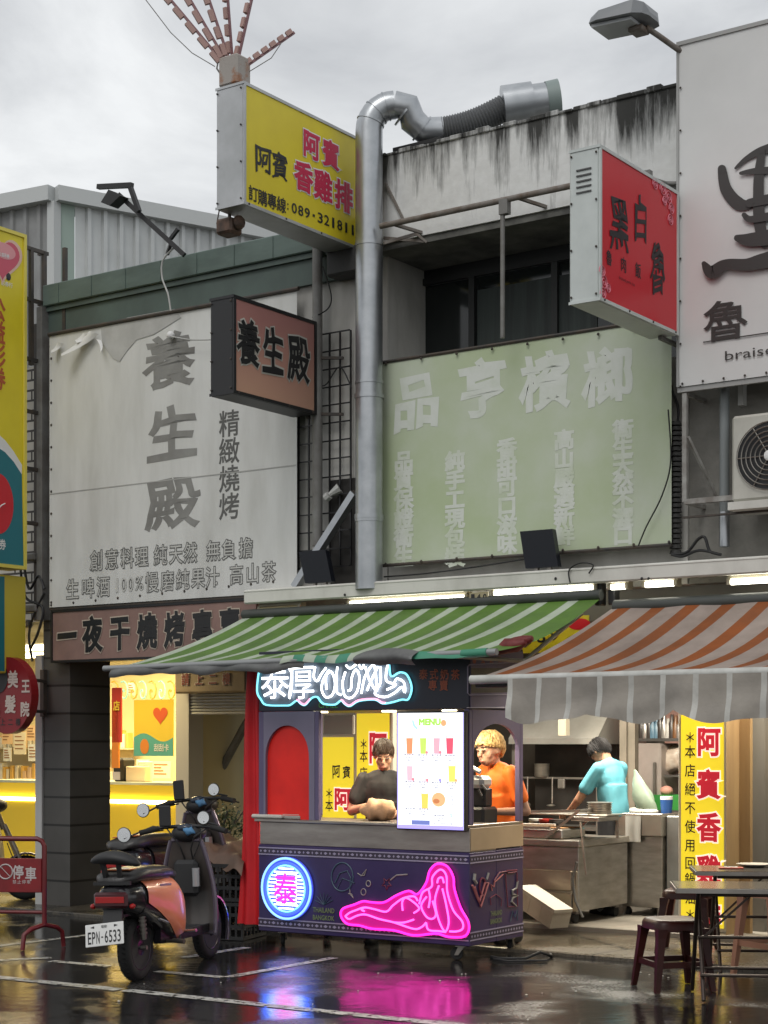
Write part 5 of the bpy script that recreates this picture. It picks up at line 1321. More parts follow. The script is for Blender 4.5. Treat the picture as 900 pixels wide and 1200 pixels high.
# ---- neon signs
WN = em('neon_white', (.93, .97, 1), 3.2); CYN = em('neon_cyan', (.25, .85, 1), 1.4); GRN = em('neon_green', (.25, 1, .3), 1.2)
PKN = em('neon_pink', (1, .10, .62), 2.3); BLN = em('neon_blue', (.02, .04, 1), 5); IBN = em('neon_ice', (.22, .45, 1), 1.8)
MGN = em('neon_magenta', (1, .02, .42), 2.4)
def smooth(pts, closed=False, sub=5):
    Q = []; n = len(pts); m = n if closed else n - 1
    for i in range(m):
        for k in range(sub):
            t = k / sub; g = (lambda a: pts[a % n]) if closed else (lambda a: pts[max(0, min(n - 1, a))])
            p0, p1, p2, p3 = g(i - 1), g(i), g(i + 1), g(i + 2)
            Q.append(tuple(.5 * (2 * p1[c] + (p2[c] - p0[c]) * t + (2 * p0[c] - 5 * p1[c] + 4 * p2[c] - p3[c]) * t * t + (3 * p1[c] - p0[c] - 3 * p2[c] + p3[c]) * t ** 3) for c in (0, 1)))
    if not closed: Q.append(pts[-1])
    return Q
Z1 = lambda X, Y: (290 + X / 4.286, 765 + Y / 4.286)
def hpt(X, Y, d): p = Z1(X, Y); return CF.hit(p[0], p[1], d)
P = CF.hit(390, 800, -.03)
rt = root('white_neon_sign', 'white neon lettering with wavy outline on the header of the drinks cart', 'neon sign', CF, P)
out = [(60, 80), (48, 190), (68, 235), (95, 262), (185, 265), (215, 262), (248, 240), (268, 256), (290, 262), (322, 228), (350, 222), (368, 245), (388, 258), (440, 260), (470, 240), (490, 258), (515, 268), (560, 242), (640, 236), (680, 255), (730, 248), (775, 235), (808, 233), (825, 175), (802, 112), (765, 98), (722, 118), (712, 60), (700, 20), (560, 8), (380, 12), (200, 20), (80, 30)]
so_ = smooth(out, True, 4)
b = MB(CF, pm('acrylic_grey', (.16, .19, .24), .2)); b.prism([hpt(X, Y, -.018) for X, Y in so_], (0, .012, 0)); b.build('backing', rt)
b = MB(CF, CYN); k = len(so_)
b.tube([hpt(X, Y, -.035) for X, Y in so_], .008, 6, closed=True)
b.mat(em('neon_rose', (1, .3, .45), 2.0)); b.tube([hpt(X, Y - 4, -.04) for X, Y in so_[24:36]], .008, 6); b.tube([hpt(X, Y - 4, -.04) for X, Y in so_[56:78]], .008, 6); b.build('outline_tube', rt, smooth=60)
b = MB(CF, WN)
for pts in (((340, 70), (333, 120), (350, 142), (372, 105), (395, 75)), ((415, 92), (385, 125), (372, 180), (392, 222), (425, 212), (440, 160), (428, 105), (405, 92), (393, 130), (398, 185)), ((452, 70), (446, 130), (448, 195), (470, 212)), ((492, 95), (478, 150), (488, 215), (520, 226), (552, 190), (562, 120), (545, 85), (525, 120), (520, 180), (505, 190)), ((495, 62), (515, 78), (545, 58)), ((572, 205), (590, 120), (632, 60), (645, 120), (650, 195)), ((592, 70), (610, 130), (640, 185)), ((600, 190), (630, 120), (655, 70)), ((668, 70), (668, 150), (640, 205), (690, 222), (740, 200), (775, 172), (790, 200), (786, 150), (752, 130), (735, 155)), ((705, 55), (696, 110), (702, 145), (745, 160), (700, 185)), ((208, 80), (222, 110), (210, 220)), ((560, 60), (572, 80), (585, 60))):
    b.tube([hpt(X, Y, -.045) for X, Y in smooth(pts)], .0088, 7)
P = CF.hit(322, 797, -.045); kk = CF.depth(P) / FPX
b.text('泰', P, (1, 0, 0), (0, 0, 1), 37 * kk * 1.18, 48 * kk, .004); P = CF.hit(353, 799, -.045); b.text('厚', P, (1, 0, 0), (0, 0, 1), 34 * kk * 1.18, 44 * kk, .004); b.build('letter_tubes', rt, smooth=60)
b = MB(CF, pm('decal_lime', (.10, .35, .06), .4)); p = Z1(405, 262)
b.chf('CHALE', p[0], p[1], -.005, 7, 3.9, .0, 'bbox'); b.build('small_lettering', rt)

rt = root('round_neon_sign', 'round blue and white neon sign with a pink character on the cart front', 'neon sign', CF, cpt(123, 335))
C0 = cpt(123, 212, -.03); rr = .25
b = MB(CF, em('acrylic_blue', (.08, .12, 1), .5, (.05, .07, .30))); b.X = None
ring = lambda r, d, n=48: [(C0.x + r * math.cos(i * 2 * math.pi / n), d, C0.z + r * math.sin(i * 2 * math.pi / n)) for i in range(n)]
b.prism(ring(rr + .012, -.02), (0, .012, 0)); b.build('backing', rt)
b = MB(CF, IBN); b.tube(ring(rr, -.035), .010, 7, closed=True); b.mat(BLN); b.tube(ring(rr - .035, -.035), .011, 7, closed=True); b.mat(CYN); b.tube(ring(rr - .058, -.035), .007, 7, closed=True); b.build('ring_tubes', rt, smooth=60)
b = MB(CF, WN)
for i in range(12):
    z = C0.z - .165 + i * .03; h = math.sqrt(max(.0, (rr - .07) ** 2 - (z - C0.z) ** 2))
    gap = .105 if abs(z - C0.z) < .13 else 0
    if h > .03:
        if gap and h > gap + .015: b.tube([(C0.x - h, -.034, z), (C0.x - gap, -.034, z)], .0065, 6); b.tube([(C0.x + gap, -.034, z), (C0.x + h, -.034, z)], .0065, 6)
        elif not gap: b.tube([(C0.x - h, -.034, z), (C0.x + h, -.034, z)], .0065, 6)
for i in range(9): z = C0.z - .12 + i * .03; b.tube([(C0.x - .1, -.03, z), (C0.x + .1, -.03, z)], .005, 5)
b.build('white_tubes', rt, smooth=60)
b = MB(CF, MGN); b.text('泰', (C0.x, -.046, C0.z), (1, 0, 0), (0, 0, 1), .25, .27, .012); b.build('character', rt)

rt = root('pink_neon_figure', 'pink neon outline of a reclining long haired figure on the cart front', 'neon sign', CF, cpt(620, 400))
out = [(345, 325), (352, 295), (400, 277), (435, 264), (470, 268), (520, 268), (570, 240), (620, 222), (655, 235), (690, 190), (705, 140), (735, 112), (775, 122), (800, 165), (805, 215), (830, 290), (860, 345), (862, 385), (840, 408), (780, 408), (730, 395), (640, 402), (560, 382), (470, 375), (420, 362), (370, 355)]
so_ = smooth(out, True, 5)
b = MB(CF, em('acrylic_magenta_glow', (1, .006, .40), .42, (.25, .01, .14))); b.prism([cpt(X, Y, -.02) for X, Y in so_], (0, .010, 0)); b.build('backing', rt)  # backing plate emits by itself, the tubes' glow put into its material
b = MB(CF, MGN); b.tube([cpt(X, Y, -.032) for X, Y in so_], .0095, 7, closed=True); b.build('outline_tube', rt, smooth=60)
b = MB(CF, PKN)
for pts in (((362, 324), (380, 310), (405, 300), (440, 289), (480, 296), (528, 306), (556, 280), (596, 252), (640, 244), (656, 262)), ((362, 324), (378, 336), (410, 322), (445, 318), (500, 336), (560, 350), (640, 376), (672, 368), (690, 350)), ((440, 304), (428, 298), (440, 289)), ((595, 302), (593, 268), (606, 250), (632, 262), (662, 292), (640, 312)), ((690, 350), (700, 380), (740, 385), (770, 389)), ((662, 275), (676, 228), (712, 205), (716, 165), (748, 135), (772, 160), (776, 225), (800, 300), (836, 345), (838, 375), (815, 386), (785, 386)), ((742, 200), (726, 260), (740, 335), (766, 386), (782, 350), (772, 280), (756, 212)), ((692, 245), (670, 282), (690, 325), (715, 335), (730, 315), (716, 262)), ((735, 190), (740, 172), (755, 168), (762, 190)), ((700, 215), (706, 250), (700, 290)), ((560, 350), (600, 350), (640, 338))):
    b.tube([cpt(X, Y, -.034) for X, Y in smooth(pts)], .0075, 7)
b.build('figure_tubes', rt, smooth=60)

# ---- menu screen
yM = -.07
q = [CF.hit(x, y, yM) for x, y in ((464, 833), (545, 834), (545, 975), (465, 972))]
mx0, mx1, mz0, mz1 = (q[0].x + q[3].x) / 2, (q[1].x + q[2].x) / 2, (q[2].z + q[3].z) / 2, (q[0].z + q[1].z) / 2
rt = root('menu_screen', 'glowing white upright menu screen with coloured drinks on the cart front', 'screen', CF, ((mx0 + mx1) / 2, yM, mz0))
b = MB(CF, black_soft); b.box(mx0, mx1, yM, yM + .05, mz0, mz1, .006); b.build('frame', rt)
b = MB(CF, em('screen_white', (.93, .95, 1), 1.12)); e = .012; sx0, sx1, sz0, sz1 = mx0 + e, mx1 - e, mz0 + e, mz1 - e
b.box(sx0, sx1, yM - .004, yM - .0005, sz0, sz1)
b.mat(em('screen_violet', (.42, .36, 1), .9)); b.box(sx0, sx1, yM - .006, yM - .0042, sz0, sz0 + .03); b.box(sx0, sx0 + .007, yM - .006, yM - .0042, sz0 + .031, sz1); b.box(sx1 - .007, sx1, yM - .006, yM - .0042, sz0 + .031, sz1)
SX = lambda X: lerp(sx0, sx1, (X - 45) / 600); SZ = lambda Y: lerp(sz1, sz0, (Y - 40) / 1075)
SC = lambda n, c: em('screen_' + n, c, .85)
yy = yM - .008
def stx(t, X, Y, w, h, m, off=.0):
    b.mat(m); b.text(t, (SX(X), yy, SZ(Y)), (1, 0, 0), (0, 0, 1), (sx1 - sx0) * w / 600, (sz1 - sz0) * h / 1075, off, 'bbox')
stx('MENU', 345, 125, 200, 66, SC('lime', (.40, .85, .12)), .06); stx('泰國風味 THAI TEA', 350, 198, 190, 22, SC('blue', (.2, .25, .8)))
b.mat(SC('orange', (1, .42, .2))); b.poly([(SX(470 + 26 * math.cos(i * .5)), yy, SZ(135 + 30 * math.sin(i * .5))) for i in range(12)])
b.mat(SC('teal', (.45, .75, .8))); b.poly([(SX(x), yy, SZ(y)) for x, y in ((180, 110), (196, 104), (215, 160), (240, 180), (225, 196), (195, 165))])
def cup(X, Y, w, h, c, n, garnish=None):
    w *= 1.35; h *= 1.12
    b.mat(SC(n, c)); b.poly([(SX(X - w / 2 * .8), yy, SZ(Y + h / 2)), (SX(X + w / 2 * .8), yy, SZ(Y + h / 2)), (SX(X + w / 2), yy, SZ(Y - h / 2)), (SX(X - w / 2), yy, SZ(Y - h / 2))])
    b.mat(SC('ice', (.85, .9, .9))); b.poly([(SX(X - w * .42), yy - .001, SZ(Y - h * .36)), (SX(X + w * .42), yy - .001, SZ(Y - h * .36)), (SX(X + w * .46), yy - .001, SZ(Y - h * .47)), (SX(X - w * .46), yy - .001, SZ(Y - h * .47))])
    if garnish: b.mat(garnish); b.poly([(SX(X + w * .55 + 13 * math.cos(i * .6)), yy - .002, SZ(Y + h * .42 + 15 * math.sin(i * .6))) for i in range(10)])
gr = SC('berry', (.9, .25, .3)); gb = SC('plum', (.35, .3, .8))
cup(160, 335, 46, 150, (.9, .3, .14), 'tea'); cup(285, 335, 46, 150, (.55, .82, .15), 'green_tea', gr); cup(408, 335, 46, 150, (.92, .42, .5), 'pink_milk', gr); cup(525, 335, 50, 150, (.88, .10, .16), 'red')
cup(162, 590, 44, 140, (.92, .5, .58), 'rose', gr); cup(292, 600, 42, 130, (.88, .72, .75), 'pale', gr); cup(408, 590, 44, 150, (.8, .9, .85), 'soda', gb); cup(545, 590, 50, 150, (.95, .75, .15), 'mango', SC('orange', (1, .42, .2)))
cup(170, 845, 40, 130, (.85, .92, .85), 'coconut'); cup(300, 845, 50, 140, (.95, .62, .12), 'amber')
b.mat(SC('toast', (.85, .45, .22))); b.poly([(SX(425 + 62 * math.cos(i * .4)), yy, SZ(840 + 66 * math.sin(i * .4))) for i in range(16)]); b.mat(SC('toast_dark', (.55, .2, .08))); b.poly([(SX(405 + 30 * math.cos(i * .4)), yy - .001, SZ(855 + 22 * math.sin(i * .4))) for i in range(16)])
gm = SC('grey', (.10, .10, .14))
for X, Y in ((155, 428), (283, 430), (407, 430), (528, 432), (165, 678), (290, 680), (407, 682), (542, 684), (165, 928), (292, 930), (430, 985)):
    stx('泰式奶茶', X, Y, 92, 17, gm, .02); stx('Thai milk tea', X, Y + 24, 72, 11, gm, .03); stx('$55', X, Y + 50, 30, 16, gm, .03)
for i, ch in enumerate('古早味吐司'): stx(ch, 545, 785 + i * 27, 24, 24, gm)
stx('$70', 560, 985, 66, 34, SC('teal2', (.2, .5, .45)), .0)
b.mat(SC('navy', (.16, .2, .5))); b.box(SX(180), SX(345), yy - .001, yy, SZ(1076), SZ(1035)); stx('外送專線', 262, 1055, 130, 22, em('screen_white', (.93, .95, 1), 1.12)); 
b.mat(gm); b.text('0912-345-678', (SX(455), yy, SZ(1060)), (1, 0, 0), (0, 0, 1), (sx1 - sx0) * .31, (sz1 - sz0) * .018, 0, 'bbox')
b.build('display', rt)

# ---- red curtain on the cart's left end
rt = root('red_curtain', 'bright red cloth hanging down the left end of the drinks cart', 'curtain', CF, (-CL - .08, .2, .1))
lo_, hi_ = CF.hit(290, 1083, .05), CF.hit(294, 783, .05)
def fc(s, t):
    xa = lerp(CF.hit(278, 1083, .05).x, CF.hit(291, 783, .05).x, t); xb = -CL - .012
    return (lerp(xa, xb, s), .05 + .022 * math.sin(s * 11 + t * 2) - .02 * t + .02 * (1 - s) * math.sin(t * 6), lerp(lo_.z, hi_.z + .1, t))
b = MB(CF, pm('cloth_red', (.62, .012, .018), .6, c2=(.50, .008, .014), sc=3)); b.grid(fc, 22, 24); 
b.grid(lambda s, t: (lambda p: (p[0] - .002 + .015 * math.sin(s * 14), p[1] + .02 + s * .75, p[2]))(fc(0, t)), 18, 24); b.build('cloth', rt, smooth=60)
# things on the counter
zc = zt_ + .027
b = MB(CF, offwhite); P = CF.hit(325, 948, .1); b.box(CF.hit(297, 948, .02).x, CF.hit(333, 950, .02).x, -.02, .26, zc, zc + .035, .012); b.build('foam_tray', None, 'white foam tray at the left end of the cart counter', 'tray')
b = MB(CF, pm('napkin_grey', (.35, .33, .3), .6)); x_ = CF.hit(333, 950, .1).x; b.box(x_ + .01, x_ + .22, .02, .2, zc, zc + .03, .006); b.mat(offwhite); b.box(x_ + .03, x_ + .21, .03, .19, zc + .031, zc + .045, .006); b.build('napkin_stack', None, 'flat stack of napkins beside the white foam tray', 'napkins')
P = CF.hit(444, 946, .22)
b = MB(CF, pm('paper_bag', (.62, .36, .20), .7, c2=(.50, .28, .15), sc=9, bump=.4, bsc=18))
def fbag(v):
    d = v - Vector((P.x, .22, zc + .085)); n = 1 + .12 * math.sin(d.x * 40 + 1) * math.cos(d.z * 33) + .07 * math.sin(d.y * 50 + d.x * 60)
    w = d * n; return Vector((P.x + w.x, .22 + w.y, max(zc, zc + .085 + w.z)))
b.ell((P.x, .22, zc + .085), (.15, .11, .095), 28, 18, fbag); b.build('paper_bag', None, 'crumpled brown paper bag on the cart counter in front of the woman', 'bag', smooth=70)
P = CF.hit(566, 915, .45)
b = MB(CF, pm('machine_white', (.6, .6, .6), .3)); 
x_ = CF.hit(556, 930, .45).x
rt = root('sealing_machine', 'black and white cup sealing machine inside the cart behind its arched side window', 'machine', CF, (x_, .5, zc))
b.box(x_ - .09, x_ + .09, .42, .6, zc + .27, zc + .37, .03); b.tube([(x_ + .06, .44, zc + .4), (x_ - .02, .44, zc + .44), (x_ - .08, .44, zc + .4)], .02, 8); b.build('head', rt, smooth=40)
b = MB(CF, black_soft); b.box(x_ - .1, x_ + .1, .42, .66, zc - .05, zc + .12, .02); b.box(x_ - .07, x_ + .07, .5, .62, zc + .12, zc + .27, .01); b.tube([(x_ + .09, .41, zc + .30), (x_ + .13, .41, zc + .26), (x_ + .10, .41, zc + .2), (x_ + .06, .41, zc + .26)], .012, 6); b.build('body', rt)
b = MB(CF, black_soft); b.tube([(0.02, .3, .012), (.12, .25, .012), (.3, .35, .012), (.35, .5, .05), (.4, .6, .012), (.3, .75, .012), (.1, .9, .02)], .012, 6); b.tube([(.1, .2, .012), (.25, .15, .012), (.42, .28, .012), (.5, .34, .012)], .008, 6); b.build('power_cable', None, 'black power cable lying on the wet ground at the cart right castors', 'cable', smooth=60)
# ================================================================== kitchen of the fried chicken shop
FZ = .085
def lightbox(label, px0, px1, ptop, y, zbase, red, small, headpx, white=True, smallx=None, top_board=False):
    """free standing yellow light box of the shop with a column of big red and small black characters"""
    u0, u1 = UB(px0, y), UB(px1, y); zt = FF.hit((px0 + px1) / 2, ptop, y).z
    rt = root('lightbox_sign', label, 'sign', FF, ((u0 + u1) / 2, y + .1, zbase), 'yellow lightboxes of the fried chicken shop')
    b = MB(FF, pm('lightbox_case', (.62, .58, .48), .5)); b.box(u0 - .03, u1 + .03, y + .006, y + .18, zbase, zt + .03, .01); b.build('case', rt)
    b = MB(FF, em('lightbox_yellow', (1, .78, .03), .62, (.85, .65, .03))); b.box(u0, u1, y - .0, y + .0055, zbase + .04, zt)
    w = u1 - u0; s = zt - zbase
    rm = em('lightbox_red', (.65, .02, .04), .45); wm = em('lightbox_white', (1, .88, .75), .75)
    for ch, z, h in red:
        for m, off, d in ((wm, .085, .003), (rm, .035, .006)):
            b.mat(m); b.text(ch, (lerp(u0, u1, .66), y - d, z), (1, 0, 0), (0, 0, 1), w * .56, h, off)
    b.mat(black)
    for ch, z, h in small: b.text(ch, (lerp(u0, u1, .22), y - .003, z), (1, 0, 0), (0, 0, 1), w * .26, h, .012)
    for ch, px, py, hp, a in headpx: b.chf(ch, px, py, y - .003, hp, a, .02, warp=.07)
    b.build('panel', rt)
    return u0, u1, zt
yL = 1.1
zl = lambda py, x=825: FF.hit(x, py, yL).z
lightbox('tallest yellow lightbox with big red characters standing at the right behind the tables', 798, 848, 838, yL, FZ,
         [(c, zl(p), zl(p - 17.5) - zl(p + 17.5)) for c, p in (('阿', 869), ('賓', 919), ('香', 969), ('雞', 1019), ('排', 1072))],
         [(c, zl(p), zl(p - 8) - zl(p + 8)) for c, p in zip('＊本店絕不使用回鍋油＊', (864, 881, 903, 925, 947, 969, 991, 1012, 1031, 1053, 1073))], [])
zq = lambda py, y, x: FF.hit(x, py, y).z
for label, px0, px1, y, pt, hd, rd in (('yellow lightbox behind the cart with black brush characters above a red one', 378, 414, .6, 864, [('阿', 394, 904, 17, .7), ('賓', 406, 905, 15, .8)], [('阿', 936)]),
                                 ('yellow lightbox behind the cart, partly hidden by the woman and the menu screen', 418, 456, .45, 836, [], [('阿', 876), ('賓', 925)])):
    xm = (px0 + px1) / 2
    sm = [('本', zq(944, y, xm), .12), ('＊', zq(930, y, xm), .12)] if hd else [(c, zq(p, y, xm), .12) for c, p in (('＊', 872), ('本', 886), ('店', 906), ('絕', 926), ('不', 946))]
    lightbox(label, px0, px1, pt, y, .80, [(c, zq(p, y, xm), .22 if hd else .3) for c, p in rd], sm, hd)
b = MB(FF, pm('cabinet_grey', (.40, .37, .30), .5)); r = FF.rect(379, 838, 414, 862, .66); b.box(r[0], r[1], .66, .8, r[2], r[3], .01); b.build('meter_cabinet', None, 'small grey cabinet above the yellow lightbox left of the woman', 'cabinet')

# stainless counters
def px_box(b, x0, x1, ytop, y0, y1, z0=None, ybot=None, bev=.006):
    u0, u1 = UB(x0, y0), UB(x1, y0); m = (x0 + x1) / 2
    b.box(u0, u1, y0, y1, z0 if z0 is not None else FF.hit(m, ybot, y0).z, FF.hit(m, ytop, y0).z, bev); return u0, u1
yC = 1.0
u0, u1 = UB(560, yC), UB(678, yC); zT = FF.hit(676, 985, yC).z
rt = root('frying_counter', 'stainless frying counter on castors with two drawers, just right of the drinks cart', 'counter', FF, ((u0 + u1) / 2, yC + .45, FZ))
b = MB(FF, steel); b.box(u0, u1, yC, yC + .95, .20, zT - .06, .006); b.box(u0, u1 + .02, yC - .03, yC + .97, zT - .058, zT, .006); b.build('body', rt)
b = MB(FF, pm('steel_warm', (.52, .46, .36), .36, metal=.85, c2=(.42, .36, .28), sc=4)); zm = FF.hit(640, 1019, yC).z; zk = FF.hit(640, 1044, yC).z
b.box(u0 + .02, u1 - .06, yC - .022, yC - .001, zk + .01, zm, .008); b.box(u0 + .02, u1 - .06, yC - .022, yC - .001, .22, zk - .01, .008); b.box(u1 - .05, u1 - .005, yC - .02, yC - .001, .2, zm, .006); b.build('drawer', rt)
for u, y in ((u0 + .1, yC + .1), (u1 - .08, yC + .08), (u1 - .08, yC + .85), (u0 + .1, yC + .85)):
    b = MB(FF, rubber); b.lathe((u, y, FZ + .05), [(.03, -.02), (.05, -.016), (.05, .016), (.03, .02)], 14, 'x'); b.mat(steel_dull); b.box(u - .03, u + .03, y - .03, y + .03, FZ + .085, .199); b.build('castor', rt)
# trays, glass, shelf on the counter
b = MB(FF, steel); zs = FF.hit(650, 953, yC + .3).z
b.box(u0, u1 + .15, yC + .25, yC + .62, zs - .015, zs, .004); 
for u in (u0 + .1, u1 + .1): b.bar((u, yC + .55, zT), (u, yC + .55, zs - .016), .02)
b.box(UB(675, yC + .2), UB(708, yC + .2), yC + .1, yC + .5, zs - .055, zs - .017, .004)
b.build('shelf', rt)
b = MB(FF, steel); b.box(u0 + .02, u1 - .2, yC + .06, yC + .5, zT + .001, zT + .09, .01); b.mat(pm('food_brown', (.35, .18, .06), .7, c2=(.2, .09, .03), sc=30)); b.box(u0 + .05, u1 - .23, yC + .09, yC + .47, zT + .091, zT + .10)
b.mat(offwhite); b.bar((u0 + .35, yC + .12, zT + .12), (u0 + .7, yC + .2, zT + .12), .05, .02); b.build('tray', rt)
b = MB(FF, steel_dull); A_ = (u1 - .35, yC + .02, zT + .01); B_ = (u1 - .05, yC + .1, zT + .26)
for a, c in ((A_, B_), ((u1 - .35, yC + .5, zT + .01), (u1 - .05, yC + .5, zT + .26)), (B_, (u1 - .05, yC + .5, zT + .26)), ((u0, yC + .02, zT + .10), (u1 - .3, yC + .02, zT + .10)), ((u0, yC + .05, zT + .22), (u1 - .05, yC + .1, zT + .26))): b.bar(a, c, .022)
b.bar((u1 + .02, yC + .0, zs - .06), (u1 + .12, yC - .08, zT - .3), .015); b.build('guard_rail', rt)
# pans stacked on the shelf
P = FF.hit(704, 950, yC + .45)
b = MB(FF, steel)
for i in range(5): z = zs + .001 + i * .021; b.lathe((P.x, yC + .43, z), [(.10, 0), (.105, .002), (.108, .016), (.118, .019), (.118, .0205)], 22)
b.build('steel_pans', None, 'stack of round steel pans on the shelf in front of the cyan shirt', 'pans', smooth=40)
# sink counter
yS2 = 2.0; u0, u1 = UB(722, yS2), UB(776, yS2)
rt = root('sink_counter', 'stainless sink counter with a tall splash front beside the yellow lightbox', 'counter', FF, ((u0 + u1) / 2, yS2 + .4, FZ))
zh = FF.hit(750, 953, yS2).z; zm = FF.hit(750, 977, yS2).z; 
b = MB(FF, steel); b.box(u0, u1, yS2, yS2 + .75, .17, zm - .02, .006); b.build('body', rt)
b = MB(FF, pm('steel_light', (.56, .52, .45), .3, metal=.85, c2=(.46, .42, .36), sc=3)); b.box(u0 - .02, u1 + .01, yS2 - .04, yS2 - .015, zm - .018, zh, .006); b.box(u0 - .02, u0 + .0, yS2 - .0149, yS2 + .78, zm - .018, zh, .004); b.box(u1 - .01, u1 + .01, yS2 - .0149, yS2 + .78, zm - .018, zh, .004); b.box(u0, u1 - .01, yS2 - .014, yS2 + .77, zm - .018, zm + .02, .004); b.build('basin', rt)
b = MB(FF, steel_dull)
for u in (u0 + .05, u1 - .05):
    for y in (yS2 + .05, yS2 + .7): b.tube([(u, y, FZ), (u, y, .17)], .025, 8)
b.build('leg', rt)
b = MB(FF, offwhite)
for x, w in ((744, .09), (762, .08)): P = FF.hit(x, 952, yS2 + .2); b.ell((P.x, yS2 + .2, zh + .005), (w, .08, .04), 12, 8)
b.build('white_bowls', None, 'two white bowls upturned on the sink counter', 'bowls', smooth=60)
P = FF.hit(781, 955, yS2 + .3)
b = MB(FF, pm('fryer_grey', (.26, .27, .26), .4, metal=.5, c2=(.2, .2, .19), sc=3)); uu0, uu1 = UB(776, yS2) + .015, UB(800, yS2) + .1; b.box(uu0, uu1, yS2 + .05, yS2 + .7, FZ, zh - .02, .01); b.build('steel_cabinet', None, 'dull grey steel cabinet between sink counter and lightbox', 'cabinet')
b = MB(FF, pm('cup_blue', (.03, .10, .32), .4)); b.lathe((P.x, yS2 + .3, zh - .019), [(.05, 0), (.06, .14)], 16); b.mat(white_paint); b.lathe((P.x, yS2 + .3, zh + .121), [(.06, 0), (.06, .03)], 16); b.build('blue_cup', None, 'blue and white tub on the grey steel cabinet', 'tub', smooth=40)

# range hood and dark oven behind
yH = 2.9
u0, u1 = UB(596, yH), UB(700, yH); z0, z1 = FF.hit(650, 872, yH).z, FF.hit(650, 850, yH).z
rt = root('range_hood', 'grey range hood above the dark cooking range', 'hood', FF, ((u0 + u1) / 2, yH + .5, z0))
b = MB(FF, pm('hood_grey', (.34, .33, .30), .45, metal=.3, c2=(.27, .26, .23), sc=3)); b.prism([(u0, yH, z0), (u0, yH, z0 + .06), (u0, yH + .25, z1 + .12), (u0, yH + 1.1, z1 + .12), (u0, yH + 1.1, z0)], (u1 - u0, 0, 0)); b.build('canopy', rt)
rt = root('cooking_range', 'dark cooking range with steel shelf frame under the grey hood', 'range', FF, ((u0 + u1) / 2, yH + .5, FZ))
b = MB(FF, pm('range_panel_dark', (.045, .04, .036), .5, c2=(.025, .022, .02), sc=3)); b.box(u0, u1 - .06, yH + .55, yH + 1.1, FZ, z0 - .003); b.build('back_panel', rt)  # near black panel with a darker mottle
b = MB(FF, steel_dull)
for u in (u0 + .02, u1 - .03): b.bar((u, yH + .1, FZ), (u, yH + .1, z0 - .003), .05)
b.bar((u0, yH + .12, FF.hit(650, 912, yH).z), (u1 - .05, yH + .12, FF.hit(650, 912, yH).z), .02); b.box(u0 + .05, u1 - .08, yH + .15, yH + .54, .8, .84); b.build('frame', rt)
zz = FF.hit(650, 912, yH).z + .011
b = MB(FF, steel); P = FF.hit(635, 905, yH + .12); b.lathe((P.x, yH + .12, zz), [(.07, 0), (.08, .02), (.08, .13), (.083, .135)], 18); b.build('cooking_pot', None, 'small steel pot hanging on the rail of the cooking range', 'pot', smooth=40)
b = MB(FF, steel_dull); P = FF.hit(659, 916, yH + .1); b.box(P.x - .04, P.x + .04, yH + .06, yH + .1, zz - .12, zz - .02, .01); b.build('switch_box', None, 'small steel switch box under the rail of the cooking range', 'box')
# fridge, shelf, bags
yR = 3.3
u0, u1 = UB(743, yR), UB(774, yR)
rt = root('refrigerator', 'pale worn refrigerator door at the back of the kitchen', 'refrigerator', FF, ((u0 + u1) / 2, yR + .3, FZ))
b = MB(FF, pm('fridge_pale', (.46, .40, .37), .4, c2=(.36, .31, .28), sc=3, metal=.2)); zf = FF.hit(758, 871, yR).z; b.box(u0, u1, yR, yR + .65, FZ, zf, .02); b.build('body', rt)
b = MB(FF, steel_dull); b.bar((u1 - .05, yR - .03, 1.1), (u1 - .05, yR - .03, 1.5), .025); b.build('handle', rt)
b = MB(FF, pm('shelf_dark', (.06, .055, .05), .6)); uu0, uu1 = UB(743, yR + .1), UB(800, yR + .1); b.box(uu0, uu1, yR + .05, yR + .5, zf + .02, zf + .05); 
zl2 = FF.hit(785, 908, yR + .1).z; b.box(u1 + .02, uu1, yR + .05, yR + .5, zl2 - .02, zl2); b.bar((uu1 - .02, yR + .1, FZ), (uu1 - .02, yR + .1, zf + .05), .03)
b.build('wall_shelf', None, 'dark wall shelf carrying bottles beside the refrigerator', 'shelf')
bt = [pm('jar_dark', (.05, .04, .035), .3), pm('jar_steel', (.4, .38, .35), .3, metal=.6), pm('jar_blue', (.12, .22, .30), .3), pm('jar_white', (.5, .48, .44), .4), pm('jar_brown', (.18, .08, .03), .35)]
kinds = ['black', 'steel', 'blue labelled', 'white', 'brown']
for i in range(11):
    k = (0, 1, 0, 2, 2, 0, 1, 3, 0, 4, 1)[i]
    u = lerp(uu0 + .06, uu1 - .06, i / 10); h = (.26, .22, .27, .21, .2, .26, .25, .2, .24, .23, .2)[i]; rr = .038
    b = MB(FF, bt[k]); b.lathe((u, yR + .16, zf + .051), [(rr, 0), (rr, h * .62), (rr * .45, h * .78), (rr * .45, h), (rr * .2, h)], 12)
    b.build('bottle', None, '%s bottle on the dark wall shelf' % kinds[k], 'bottle', 'bottles on the dark wall shelf', smooth=40)
b = MB(FF, pm('plastic_bags', (.55, .48, .40), .4, c2=(.42, .33, .26), sc=14, bump=.6, bsc=12)); P = FF.hit(785, 892, yR + .2)
b.ell((P.x, yR + .25, zl2 + .15), (.2, .14, .15), 20, 12, lambda v: v + Vector((.03 * math.sin(v.z * 40), .02 * math.sin(v.x * 35), .02 * math.sin(v.x * 28)))); b.build('plastic_bundle', None, 'bundle of clear plastic bags on the lower wall shelf', 'bags', smooth=60)
P = FF.hit(789, 937, yR + .1)
